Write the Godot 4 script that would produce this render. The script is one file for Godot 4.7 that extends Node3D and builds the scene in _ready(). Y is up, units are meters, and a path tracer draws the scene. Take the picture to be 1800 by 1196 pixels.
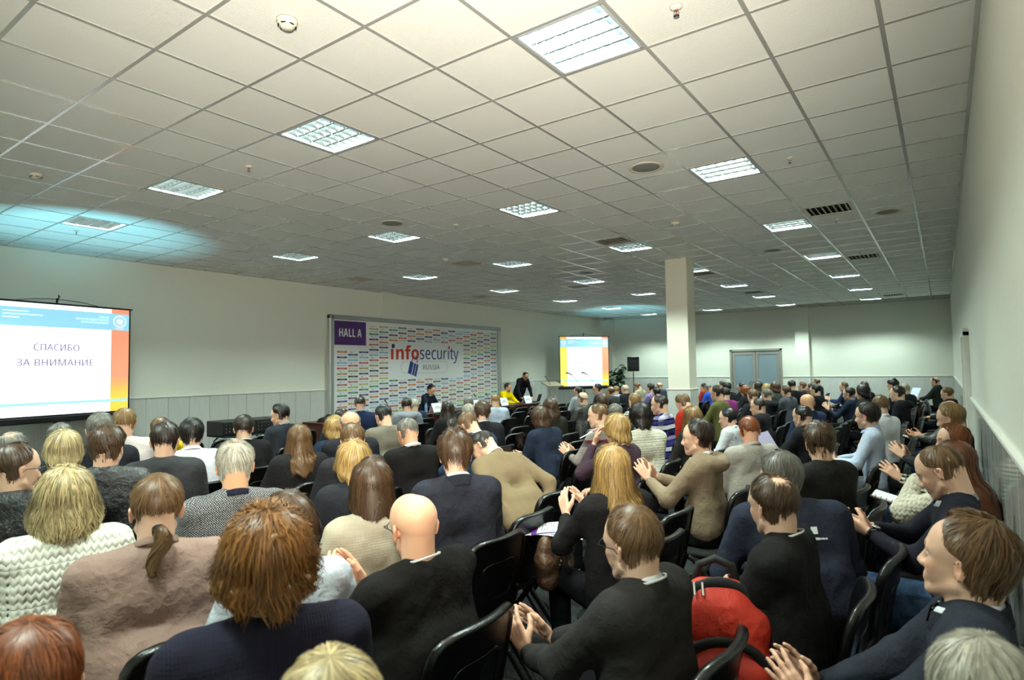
extends Node3D
# A conference hall: rows of seated listeners seen from the back corner, stage wall to the side.
# x runs from the stage wall (-11.4) to the wall beside the camera (+0.25); -z runs down the hall; y is up; metres.

const CEIL := 3.672
const XS := -11.4
const XR := 0.246
const ZF := -22.65
const ZB := 1.9
const WAIN := 1.283
const FLASH := 5.0
const FLASH_B := 33.0
const LAMP := 18.5
const SPILL := 10.0
const TUBE := 4.0
const SLIDE := 0.85

var mats := {}
var rng := RandomNumberGenerator.new()
var used_names := {}


func _ready() -> void:
	rng.seed = 7
	build_camera()
	build_light()
	build_room()
	build_ceiling()
	build_stage()
	build_chairs_and_people()
	build_small_things()


func build_camera() -> void:
	var cam := Camera3D.new()
	cam.name = "camera"
	var yaw := 0.6213
	var pit := 0.0484
	var rol := 0.0151
	var f0 := Vector3(-sin(yaw), 0, -cos(yaw))
	var r0 := Vector3(cos(yaw), 0, -sin(yaw))
	var f := f0 * cos(pit) + Vector3.UP * sin(pit)
	var u1 := Vector3.UP * cos(pit) - f0 * sin(pit)
	var r := r0 * cos(rol) - u1 * sin(rol)
	var u := r0 * sin(rol) + u1 * cos(rol)
	cam.transform = Transform3D(Basis(r, u, -f), Vector3(0, 1.7, 0))
	cam.fov = rad_to_deg(2.0 * atan(598.0 / 1058.09))
	cam.near = 0.05
	cam.far = 60.0
	var lens := CameraAttributesPhysical.new()
	lens.frustum_focal_length = 24.0 * 1058.09 / 1196.0
	lens.exposure_aperture = 3.4
	lens.frustum_focus_distance = 4.5
	lens.frustum_near = 0.05
	lens.frustum_far = 60.0
	add_child(cam)
	cam.attributes = lens
	cam.fov = rad_to_deg(2.0 * atan(598.0 / 1058.09))
	cam.current = true


func build_light() -> void:
	var env := Environment.new()
	env.background_mode = Environment.BG_COLOR
	env.background_color = Color(0.03, 0.03, 0.03)
	env.tonemap_mode = Environment.TONE_MAPPER_LINEAR
	env.tonemap_exposure = 1.0
	env.sdfgi_enabled = true
	env.ssao_enabled = true
	env.ssil_enabled = true
	var we := WorldEnvironment.new()
	we.name = "world_environment"
	we.environment = env
	add_child(we)
	# the photographer's bounced flash: one head thrown up at the ceiling, one along it
	for a in [[45.0, 2.0, 56.0, FLASH], [18.0, 43.0, 45.0, FLASH_B]]:
		var fl := SpotLight3D.new()
		fl.name = "flash_light"
		fl.position = Vector3(0.02, 1.98, 0.05)
		fl.rotation = Vector3(deg_to_rad(a[0]), deg_to_rad(a[1]), 0)
		fl.spot_angle = a[2]
		fl.spot_angle_attenuation = 1.0
		fl.light_color = Color(1.0, 0.96, 0.88)
		fl.light_energy = a[3]
		fl.light_size = 0.08
		fl.spot_range = 40
		fl.spot_attenuation = 2.0
		fl.shadow_enabled = true
		add_child(fl, true)
	# light that the two projectors throw past the screens on to the ceiling
	for a in [[Vector3(-8.0, 0.9, -2.6), Vector3(-9.5, 3.67, -3.3), 28.0, SPILL * 1.1], [Vector3(-7.6, 0.8, -16.2), Vector3(-8.9, 3.67, -19.2), 26.0, SPILL * 1.2]]:
		var s := SpotLight3D.new()
		s.name = "projector_light"
		s.position = a[0]
		s.basis = Basis.looking_at(a[1] - a[0], Vector3.FORWARD)
		s.spot_angle = a[2]
		s.spot_angle_attenuation = 0.8
		s.light_color = Color(0.55, 0.93, 1.0)
		s.light_energy = a[3]
		s.light_size = 0.05
		s.spot_range = 40
		s.spot_attenuation = 2.0
		s.shadow_enabled = true
		add_child(s, true)


# ---------------------------------------------------------------- naming

func tag(o: Node, label: String, category: String, group := "") -> Node:
	o.set_meta("label", label)
	o.set_meta("category", category)
	if group != "":
		o.set_meta("group", group)
	return o


func kind(o: Node, k: String) -> Node:
	o.set_meta("kind", k)
	return o


func numbered(called: String, under: Node) -> String:
	var key := "%d/%s" % [under.get_instance_id(), called]
	var n: int = used_names.get(key, 0)
	used_names[key] = n + 1
	return called if n == 0 else "%s_%03d" % [called, n]


func base(called: String, at := Vector3.ZERO, turn := 0.0) -> Node3D:
	var o := Node3D.new()
	o.name = numbered(called, self)
	o.position = at
	o.rotation.y = turn
	add_child(o, true)
	return o


func put(called: String, g, mat: Material, parent: Node = self) -> MeshInstance3D:
	var o := MeshInstance3D.new()
	o.name = numbered(called, parent)
	o.mesh = g.mesh() if g is G else g
	o.material_override = mat
	parent.add_child(o, true)
	return o


func copy_of(thing: Node3D, called: String) -> Node3D:
	var c: Node3D = thing.duplicate()
	c.name = numbered(called, self)
	add_child(c, true)
	return c


# ---------------------------------------------------------------- materials

func std(key: String, col: Color, rough := 0.8, metal := 0.0) -> StandardMaterial3D:
	if mats.has(key):
		return mats[key]
	var m := StandardMaterial3D.new()
	m.resource_name = key
	m.albedo_color = col
	m.roughness = rough
	m.metallic = metal
	mats[key] = m
	return m


func noise_tex(freq: float, seed_: int, normal := false, size := 256, strength := 4.0, oct := 3, ramp: Gradient = null) -> NoiseTexture2D:
	var n := FastNoiseLite.new()
	n.noise_type = FastNoiseLite.TYPE_SIMPLEX_SMOOTH
	n.seed = seed_
	n.frequency = freq
	n.fractal_octaves = oct
	var t := NoiseTexture2D.new()
	t.width = size
	t.height = size
	t.seamless = true
	t.noise = n
	t.as_normal_map = normal
	t.bump_strength = strength
	if ramp:
		t.color_ramp = ramp
	return t


func ramp2(a: Color, b: Color, at0 := 0.3, at1 := 0.7) -> Gradient:
	var g := Gradient.new()
	g.set_color(0, a)
	g.set_color(1, b)
	g.set_offset(0, at0)
	g.set_offset(1, at1)
	return g


func tri(m: StandardMaterial3D, scale: float, world := false) -> void:
	m.uv1_triplanar = true
	m.uv1_world_triplanar = world
	m.uv1_scale = Vector3.ONE * scale


# ---------------------------------------------------------------- mesh building

class G:
	var v := PackedVector3Array()
	var n := PackedVector3Array()
	var c := PackedColorArray()
	var t := PackedVector2Array()
	var i := PackedInt32Array()

	func tri(a: int, b: int, d: int) -> void:   # given anticlockwise from outside, stored clockwise
		i.append(a)
		i.append(d)
		i.append(b)

	func smooth(from := 0, from_i := 0) -> void:
		n.resize(v.size())
		for k in range(from, v.size()):
			n[k] = Vector3.ZERO
		for k in range(from_i, i.size(), 3):
			var a := i[k]
			var b := i[k + 1]
			var d := i[k + 2]
			var q := (v[d] - v[a]).cross(v[b] - v[a])
			n[a] += q
			n[b] += q
			n[d] += q
		for k in range(from, v.size()):
			n[k] = n[k].normalized()

	func quad(a: Vector3, b: Vector3, d: Vector3, e: Vector3) -> void:   # flat, anticlockwise from outside
		var o := v.size()
		var q := (b - a).cross(e - a).normalized()
		for p in [a, b, d, e]:
			v.append(p)
			n.append(q)
		t.append(Vector2(0, 1))
		t.append(Vector2(1, 1))
		t.append(Vector2(1, 0))
		t.append(Vector2(0, 0))
		tri(o, o + 1, o + 2)
		tri(o, o + 2, o + 3)

	func box(at: Vector3, s: Vector3, bev := 0.0, bs := Basis.IDENTITY) -> void:
		var h := s * 0.5
		var r := minf(bev, minf(h.x, minf(h.y, h.z)) * 0.95)
		for ax in 3:
			var u := (ax + 1) % 3
			var w := (ax + 2) % 3
			for sg in [-1.0, 1.0]:
				var p := []
				for k in 4:
					var q := Vector3.ZERO
					q[ax] = sg * h[ax]
					q[u] = (h[u] - r) * (1.0 if (k == 1 or k == 2) else -1.0)
					q[w] = (h[w] - r) * (1.0 if k >= 2 else -1.0)
					p.append(at + bs * q)
				if sg > 0:
					quad(p[0], p[1], p[2], p[3])
				else:
					quad(p[3], p[2], p[1], p[0])
		if r <= 0.0:
			return
		for ax in 3:   # edges along ax
			var u := (ax + 1) % 3
			var w := (ax + 2) % 3
			for su in [-1.0, 1.0]:
				for sw in [-1.0, 1.0]:
					var p := []
					for k in 4:
						var q := Vector3.ZERO
						q[ax] = (h[ax] - r) * (1.0 if (k == 1 or k == 2) else -1.0)
						q[u] = su * (h[u] if k < 2 else h[u] - r)
						q[w] = sw * (h[w] - r if k < 2 else h[w])
						p.append(at + bs * q)
					if su * sw > 0:
						quad(p[0], p[1], p[2], p[3])
					else:
						quad(p[3], p[2], p[1], p[0])
		for sx in [-1.0, 1.0]:
			for sy in [-1.0, 1.0]:
				for sz in [-1.0, 1.0]:
					var a := at + bs * Vector3(sx * h.x, sy * (h.y - r), sz * (h.z - r))
					var b := at + bs * Vector3(sx * (h.x - r), sy * h.y, sz * (h.z - r))
					var d := at + bs * Vector3(sx * (h.x - r), sy * (h.y - r), sz * h.z)
					var o := v.size()
					var q := (bs * Vector3(sx, sy, sz)).normalized()
					for p in [a, b, d]:
						v.append(p)
						n.append(q)
						t.append(Vector2.ZERO)
					if sx * sy * sz > 0:
						tri(o, o + 1, o + 2)
					else:
						tri(o, o + 2, o + 1)

	func surf(nu: int, nv: int, f: Callable, closed := false, flip := false) -> void:   # f(u, v) -> point, u and v 0..1
		var o := v.size()
		var oi := i.size()
		for b in nv + 1:
			for a in nu + 1:
				v.append(f.call(float(a) / nu, float(b) / nv))
				t.append(Vector2(float(a) / nu, float(b) / nv))
		for b in nv:
			for a in nu:
				var p := o + b * (nu + 1) + a
				var q := p + nu + 1
				if flip:
					tri(p, q + 1, p + 1)
					tri(p, q, q + 1)
				else:
					tri(p, p + 1, q + 1)
					tri(p, q + 1, q)
		smooth(o, oi)
		if closed:
			for b in nv + 1:
				var p := o + b * (nu + 1)
				var s := (n[p] + n[p + nu]).normalized()
				n[p] = s
				n[p + nu] = s

	func tube(pts: Array, rad, sides := 8, flat := 1.0) -> void:   # rad: a number or one per point; ends closed
		var m := pts.size()
		var up := Vector3.UP
		var rings := []
		for k in m:
			var d: Vector3 = (pts[mini(k + 1, m - 1)] - pts[maxi(k - 1, 0)]).normalized()
			var x := up.cross(d)
			if x.length() < 0.05:
				x = Vector3.RIGHT.cross(d)
			x = x.normalized()
			rings.append([pts[k], x, d.cross(x), rad if not rad is Array else rad[k]])
		var g := func(u: float, w: float) -> Vector3:
			var k := int(round(w * (m + 1)))
			var r: Array = rings[clampi(k - 1, 0, m - 1)]
			var rr: float = r[3] if k > 0 and k < m + 1 else 0.0005
			return r[0] + (r[1] * cos(u * TAU) + r[2] * sin(u * TAU) * flat) * rr
		surf(sides, m + 1, g, true)

	func lathe(prof: Array, seg: int, at := Vector3.ZERO, bs := Basis.IDENTITY) -> void:   # prof: Vector2(radius, height), from the bottom up
		var m := prof.size()
		surf(seg, m - 1, func(u: float, w: float) -> Vector3:
			var p: Vector2 = prof[int(round(w * (m - 1)))]
			return at + bs * Vector3(cos(-u * TAU) * p.x, p.y, sin(-u * TAU) * p.x), true)

	func prism(poly: PackedVector2Array, a: Vector3, ex: Vector3, ey: Vector3, depth: Vector3) -> void:   # a flat outline given depth
		var idx := Geometry2D.triangulate_polygon(poly)
		var o := v.size()
		var q := depth.normalized()
		for p in poly:
			v.append(a + ex * p.x + ey * p.y + depth)
			n.append(q)
			t.append(p)
		for k in range(0, idx.size(), 3):
			var s := (poly[idx[k + 1]] - poly[idx[k]]).cross(poly[idx[k + 2]] - poly[idx[k]])
			var up := ex.cross(ey).dot(depth) > 0
			if (s > 0) == up:
				tri(o + idx[k], o + idx[k + 1], o + idx[k + 2])
			else:
				tri(o + idx[k], o + idx[k + 2], o + idx[k + 1])
		for k in poly.size():
			var p0 := a + ex * poly[k].x + ey * poly[k].y
			var k2 := (k + 1) % poly.size()
			var p1 := a + ex * poly[k2].x + ey * poly[k2].y
			quad(p0, p1, p1 + depth, p0 + depth)

	func join(g: G, x: Transform3D, flip := false) -> void:
		var o := v.size()
		v.append_array(x * g.v)
		var xn := Transform3D(x.basis.inverse().transposed(), Vector3.ZERO)
		var nn := xn * g.n
		for k in nn.size():
			nn[k] = nn[k].normalized()
		n.append_array(nn)
		c.append_array(g.c)
		t.append_array(g.t)
		for k in range(0, g.i.size(), 3):
			i.append(g.i[k] + o)
			i.append(g.i[k + (2 if flip else 1)] + o)
			i.append(g.i[k + (1 if flip else 2)] + o)

	func mesh() -> ArrayMesh:
		var a := []
		a.resize(Mesh.ARRAY_MAX)
		a[Mesh.ARRAY_VERTEX] = v
		a[Mesh.ARRAY_NORMAL] = n
		if c.size() == v.size() and c.size() > 0:
			a[Mesh.ARRAY_COLOR] = c
		if t.size() == v.size():
			a[Mesh.ARRAY_TEX_UV] = t
		a[Mesh.ARRAY_INDEX] = i
		var m := ArrayMesh.new()
		m.add_surface_from_arrays(Mesh.PRIMITIVE_TRIANGLES, a)
		return m


func text_mesh(s: String, size: float, depth: float, bold := false) -> TextMesh:   # size: height of a capital letter, metres
	var t := TextMesh.new()
	t.text = s
	var f := SystemFont.new()
	f.font_names = PackedStringArray(["Droid Sans"])
	f.font_weight = 700 if bold else 400
	t.font = f
	t.font_size = 64
	t.pixel_size = size / (64.0 * 0.714)
	t.depth = depth
	t.curve_step = 1.5
	return t


# ---------------------------------------------------------------- the room

func build_room() -> void:
	var carpet := std("carpet", Color(0.2, 0.21, 0.21), 0.95)
	carpet.albedo_texture = noise_tex(0.12, 3, false, 256, 4, 4, ramp2(Color(0.55, 0.57, 0.57), Color(1, 1, 1)))
	carpet.normal_enabled = true
	carpet.normal_texture = noise_tex(0.25, 4, true, 256, 6)
	tri(carpet, 1.6, true)
	var g := G.new()
	g.box(Vector3((XS + XR) / 2, -0.1, (ZF + ZB) / 2), Vector3(XR - XS + 0.4, 0.2, ZB - ZF + 0.4))
	kind(put("floor", g, carpet), "structure")
	var paint := std("wall_paint", Color(0.91, 0.915, 0.87), 0.55)
	paint.normal_enabled = true
	paint.normal_texture = noise_tex(0.05, 9, true, 256, 0.35)
	tri(paint, 0.8, true)
	g = G.new()
	g.box(Vector3(XS - 0.1, CEIL / 2, (ZF + ZB) / 2), Vector3(0.2, CEIL + 0.3, ZB - ZF + 0.4))
	var wl = kind(put("wall_left", g, paint), "structure")
	g = G.new()
	# the wall beside the camera has a door opening between z -8.75 and -9.75
	for a in [[ZB + 0.2, -8.72, 0.0, CEIL + 0.15], [-9.82, ZF - 0.2, 0.0, CEIL + 0.15], [-8.72, -9.82, 2.06, CEIL + 0.15]]:
		g.box(Vector3(XR + 0.1, (a[2] + a[3]) / 2, (a[0] + a[1]) / 2), Vector3(0.2, a[3] - a[2], absf(a[0] - a[1])))
	var wr = kind(put("wall_right", g, paint), "structure")
	g = G.new()
	for a in [[XS - 0.2, -6.36, 0.0, CEIL + 0.15], [-4.6, XR + 0.2, 0.0, CEIL + 0.15], [-6.36, -4.6, 2.29, CEIL + 0.15]]:
		g.box(Vector3((a[0] + a[1]) / 2, (a[2] + a[3]) / 2, ZF - 0.1), Vector3(a[1] - a[0], a[3] - a[2], 0.2))
	var wb = kind(put("wall_back", g, paint), "structure")
	g = G.new()
	g.box(Vector3((XS + XR) / 2, CEIL / 2, ZB + 0.1), Vector3(XR - XS + 0.4, CEIL + 0.3, 0.2))
	kind(put("wall_front", g, paint), "structure")
	# pilasters: far wall, far corner, two shallow ones on the stage wall
	g = G.new()
	g.box(Vector3(-3.91, CEIL / 2, ZF + 0.09), Vector3(0.43, CEIL, 0.2), 0.004)
	g.box(Vector3(XS + 0.2, CEIL / 2, ZF + 0.12), Vector3(0.42, CEIL, 0.26), 0.004)
	put("pilaster", g, paint, wb)
	for z in [-10.55]:
		g = G.new()
		g.box(Vector3(XS + 0.03, CEIL / 2, z), Vector3(0.08, CEIL, 0.5), 0.004)
		put("pilaster", g, paint, wl)
	# wainscot of tall laminate panels, one mesh each, a dark joint between
	var lam := []
	for k in 4:
		var m := std("laminate_%d" % k, Color(0.85, 0.86, 0.85).lightened(0.04 * k), 0.09)
		m.albedo_texture = panel_grain()
		m.metallic_specular = 0.6
		m.uv1_triplanar = true
		m.uv1_scale = Vector3(1.3, 0.7, 1.3)
		lam.append(m)
	var pg := G.new()
	pg.box(Vector3.ZERO, Vector3(0.014, WAIN, 0.371), 0.003)
	var pm := pg.mesh()
	for side in 2:
		var z := ZB - 0.2
		while z > ZF:
			var in_door := side == 1 and z < -8.6 and z > -9.95
			if not in_door:
				var o := put("wall_panel", pm, lam[rng.randi() % 4], wl if side == 0 else wr)
				o.position = Vector3(XS + 0.004 if side == 0 else XR - 0.004, WAIN / 2, z)
			z -= 0.375
	var x := XS + 0.2
	while x < XR:
		if x < -6.5 or x > -4.45:
			var o := put("wall_panel", pm, lam[rng.randi() % 4], wb)
			o.position = Vector3(x, WAIN / 2, ZF + 0.004)
			o.rotation.y = PI / 2
		x += 0.375
	for xx in [-3.91]:
		var o := put("wall_panel", pm, lam[1], wb)
		o.position = Vector3(xx, WAIN / 2, ZF + 0.194)
		o.rotation.y = PI / 2
	var white := std("white_trim", Color(0.9, 0.9, 0.87), 0.4)
	g = G.new()
	g.box(Vector3(XS + 0.012, WAIN + 0.012, (ZF + ZB) / 2), Vector3(0.03, 0.026, ZB - ZF), 0.005)
	kind(put("trim_1", g, white), "structure")
	g = G.new()
	for a in [[ZB, -8.6], [-9.95, ZF]]:
		g.box(Vector3(XR - 0.012, WAIN + 0.012, (a[0] + a[1]) / 2), Vector3(0.03, 0.026, absf(a[0] - a[1])), 0.005)
	kind(put("trim_2", g, white), "structure")
	g = G.new()
	for a in [[XS, -6.42], [-4.54, XR]]:
		g.box(Vector3((a[0] + a[1]) / 2, WAIN + 0.012, ZF + 0.012), Vector3(a[1] - a[0], 0.026, 0.03), 0.005)
	g.box(Vector3(-3.91, WAIN + 0.012, ZF + 0.2), Vector3(0.44, 0.026, 0.03), 0.005)
	kind(put("trim_3", g, white), "structure")
	var dark := std("baseboard", Color(0.3, 0.3, 0.3), 0.5)
	g = G.new()
	g.box(Vector3(XS + 0.016, 0.04, (ZF + ZB) / 2), Vector3(0.02, 0.08, ZB - ZF), 0.004)
	kind(put("baseboard_left", g, dark), "structure")
	g = G.new()
	g.box(Vector3(XR - 0.016, 0.04, (-9.95 + ZF) / 2), Vector3(0.02, 0.08, absf(-9.95 - ZF)), 0.004)
	g.box(Vector3(XR - 0.016, 0.04, (ZB - 8.6) / 2), Vector3(0.02, 0.08, ZB + 8.6), 0.004)
	kind(put("baseboard_right", g, dark), "structure")
	# the free-standing column with its tiled lower part
	var col := base("column", Vector3(-3.91, 0, -10.82))
	kind(col, "structure")
	var cp := std("column_paint", Color(0.9, 0.88, 0.82), 0.5)
	g = G.new()
	g.box(Vector3(0, (CEIL + WAIN) / 2, 0), Vector3(0.4, CEIL - WAIN, 0.4), 0.006)
	put("shaft", g, cp, col)
	for k in 4:
		var b := Basis(Vector3.UP, k * PI / 2)
		g = G.new()
		g.box(b * Vector3(0, WAIN / 2, 0.208), Vector3(0.428, WAIN, 0.014), 0.003, b)
		put("wall_panel", g, lam[k % 2], col)
	g = G.new()
	g.box(Vector3(0, WAIN + 0.008, 0), Vector3(0.45, 0.02, 0.45), 0.004)
	put("ledge", g, white, col)
	build_doors(white)


func panel_grain() -> Texture2D:
	if mats.has("_grain"):
		return mats["_grain"]
	var n := FastNoiseLite.new()
	n.seed = 21
	n.frequency = 0.03
	var im := Image.create(256, 256, false, Image.FORMAT_RGB8)
	for y in 256:
		for x in 256:
			var a := n.get_noise_2d(x * 2.2, y * 0.35) * 0.5 + n.get_noise_2d(x * 9.0, y * 1.4) * 0.3
			var s := clampf(0.95 + a * 0.06, 0, 1)
			im.set_pixel(x, y, Color(s, s * 0.995, s * 0.985))
	mats["_grain"] = ImageTexture.create_from_image(im)
	return mats["_grain"]


func build_doors(white: Material) -> void:
	var alu := std("door_frame", Color(0.62, 0.6, 0.58), 0.4, 0.3)
	var glass := std("frosted_glass", Color(0.5, 0.56, 0.6), 0.35)
	var chrome := std("chrome", Color(0.85, 0.86, 0.88), 0.12, 1.0)
	var d := base("door_1", Vector3(-5.48, 0, ZF + 0.0))
	kind(d, "structure")
	var g := G.new()
	for s in [-1, 1]:
		g.box(Vector3(s * 0.85, 1.145, 0), Vector3(0.08, 2.29, 0.14), 0.006)
	g.box(Vector3(0, 2.25, 0), Vector3(1.78, 0.08, 0.14), 0.006)
	put("door_frame", g, alu, d)
	for s in [-1, 1]:
		var lf := G.new()
		for a in [[0.05, 0.09], [0.76, 0.09]]:
			lf.box(Vector3(s * a[0], 1.1, 0.01), Vector3(a[1], 2.2, 0.05), 0.005)
		for y in [0.1, 0.93, 2.15]:
			lf.box(Vector3(s * 0.4, y, 0.01), Vector3(0.64, 0.13 if y != 0.1 else 0.2, 0.05), 0.005)
		var leaf := put("door_leaf", lf, alu, d)
		var gl := G.new()
		gl.box(Vector3(s * 0.4, 1.54, 0.01), Vector3(0.66, 1.1, 0.012))
		put("glass_pane", gl, glass, leaf)
		gl = G.new()
		gl.box(Vector3(s * 0.4, 0.54, 0.01), Vector3(0.66, 0.7, 0.014))
		put("lower_panel", gl, alu, leaf)
		var pts := []
		for k in 15:
			var a := -PI / 2 + PI * k / 14.0
			pts.append(Vector3(s * (0.07 + 0.17 * cos(a)), 0.98 + 0.2 * sin(a), 0.06 + 0.03 * cos(a)))
		var h := G.new()
		h.tube(pts, 0.016, 8)
		put("handle", h, chrome, leaf)
	d = base("door_2", Vector3(XR, 0, -9.27))
	kind(d, "structure")
	g = G.new()
	for s in [-1, 1]:
		g.box(Vector3(0.0, 1.03, s * 0.55), Vector3(0.12, 2.06, 0.09), 0.006)
	g.box(Vector3(0, 2.05, 0), Vector3(0.12, 0.09, 1.19), 0.006)
	put("door_frame", g, white, d)
	g = G.new()
	g.box(Vector3(0.05, 1.01, 0), Vector3(0.045, 2.0, 1.0), 0.004)
	var lw := put("door_leaf", g, white, d)
	g = G.new()
	g.tube([Vector3(0.02, 1.02, 0.4), Vector3(-0.04, 1.02, 0.4), Vector3(-0.045, 1.02, 0.28)], 0.009, 8)
	put("handle", g, chrome, lw)


# ---------------------------------------------------------------- the ceiling

func grid_x(j: float) -> float:
	return -(j + 3.3575) * 0.6


func grid_z(i: float) -> float:
	return -(i + 4.7527) * 0.6


func on_ceiling(i: float, j: float) -> Vector3:
	return Vector3(grid_x(j), CEIL, grid_z(i))


func ordinal(k: int) -> String:
	return ["first", "second", "third", "fourth", "fifth", "sixth", "seventh", "eighth", "ninth", "tenth"][k]


func build_ceiling() -> void:
	var tile_m := []
	for k in 3:
		var m := std("ceiling_tile_%d" % k, Color(0.95, 0.95, 0.94).darkened(0.012 * k), 0.9)
		m.normal_enabled = true
		m.normal_texture = noise_tex(0.2, 30, true, 256, 2.0, 4)
		m.normal_scale = 0.4
		tri(m, 1.7, true)
		tile_m.append(m)
	var g := G.new()
	g.box(Vector3((XS + XR) / 2, CEIL + 0.35, (ZF + ZB) / 2), Vector3(XR - XS + 0.4, 0.1, ZB - ZF + 0.4))
	var ceil = kind(put("ceiling", g, std("slab", Color(0.5, 0.5, 0.5), 0.9)), "structure")
	var lights := {}
	for j in [-1, 3, 7, 11]:
		for i in [-5, 0, 5, 10, 15, 20, 25, 30]:
			if i == 30 and j != -1:
				pass
			lights[Vector2i(i, j)] = true
	var vents := {}
	for a in [[9, 3], [9, 8], [9, 13], [9, -2], [16, -2], [16, 3], [16, 13], [16, 8], [29, -2], [23, 3]]:
		vents[Vector2i(a[0], a[1])] = true
	# tiles that the camera sees largest are parts of their own; the rest are one part
	var tg := G.new()
	tg.box(Vector3(0, 0.012, 0), Vector3(0.582, 0.018, 0.582), 0.002)
	var tm := tg.mesh()
	var rest := G.new()
	var cells := []
	for i in range(-8, 31):
		for j in range(-4, 16):
			if lights.has(Vector2i(i, j)) or vents.has(Vector2i(i, j)):
				continue
			var x0 := maxf(grid_x(j + 1), XS)
			var x1 := minf(grid_x(j), XR)
			var z0 := maxf(grid_z(i + 1), ZF)
			var z1 := minf(grid_z(i), ZB)
			if x1 - x0 < 0.04 or z1 - z0 < 0.04:
				continue
			cells.append([Vector2((x0 + x1) / 2, (z0 + z1) / 2), Vector2(x1 - x0, z1 - z0)])
	var fwd := Vector2(-0.5814, -0.8122)
	var score := func(a: Array) -> float:
		var d: Vector2 = a[0]
		var along := d.dot(fwd)
		var across := absf(d.dot(Vector2(0.8122, -0.5814)))
		if along < 1.2 or across > along * 0.95 + 0.6:
			return 1000.0 + d.length()
		return d.length()
	cells.sort_custom(func(a, b): return score.call(a) < score.call(b))
	for k in cells.size():
		var a: Array = cells[k]
		var s: Vector2 = a[1]
		if k < 296 and s.x > 0.59 and s.y > 0.59:
			var o := put("ceiling_tile", tm, tile_m[rng.randi() % 3], ceil)
			o.position = Vector3(a[0].x, CEIL, a[0].y)
		else:
			rest.box(Vector3(a[0].x, CEIL + 0.012, a[0].y), Vector3(s.x - 0.018, 0.018, s.y - 0.018), 0.004)
	kind(put("ceiling_tile_field", rest, tile_m[1], ceil), "stuff")
	# the visible metal grid: runners down the hall and cross rails
	var rail := std("grid_metal", Color(0.8, 0.8, 0.79), 0.22, 0.45)
	for j in range(-3, 16):
		g = G.new()
		g.box(Vector3(grid_x(j), CEIL + 0.001, (ZF + ZB) / 2), Vector3(0.026, 0.006, ZB - ZF), 0.001)
		put("grid_runner", g, rail, ceil)
	for i in range(-7, 30):
		g = G.new()
		g.box(Vector3((XS + XR) / 2, CEIL + 0.0015, grid_z(i)), Vector3(XR - XS, 0.006, 0.024), 0.001)
		put("cross_rail", g, rail, ceil)
	g = G.new()
	g.box(Vector3(XR - 0.012, CEIL - 0.002, (ZF + ZB) / 2), Vector3(0.026, 0.012, ZB - ZF))
	g.box(Vector3(XS + 0.012, CEIL - 0.002, (ZF + ZB) / 2), Vector3(0.026, 0.012, ZB - ZF))
	g.box(Vector3((XS + XR) / 2, CEIL - 0.002, ZF + 0.012), Vector3(XR - XS, 0.012, 0.026))
	put("edge_trim", g, rail, ceil)
	build_luminaires(lights.keys())
	build_ceiling_fittings(vents.keys())


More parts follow.
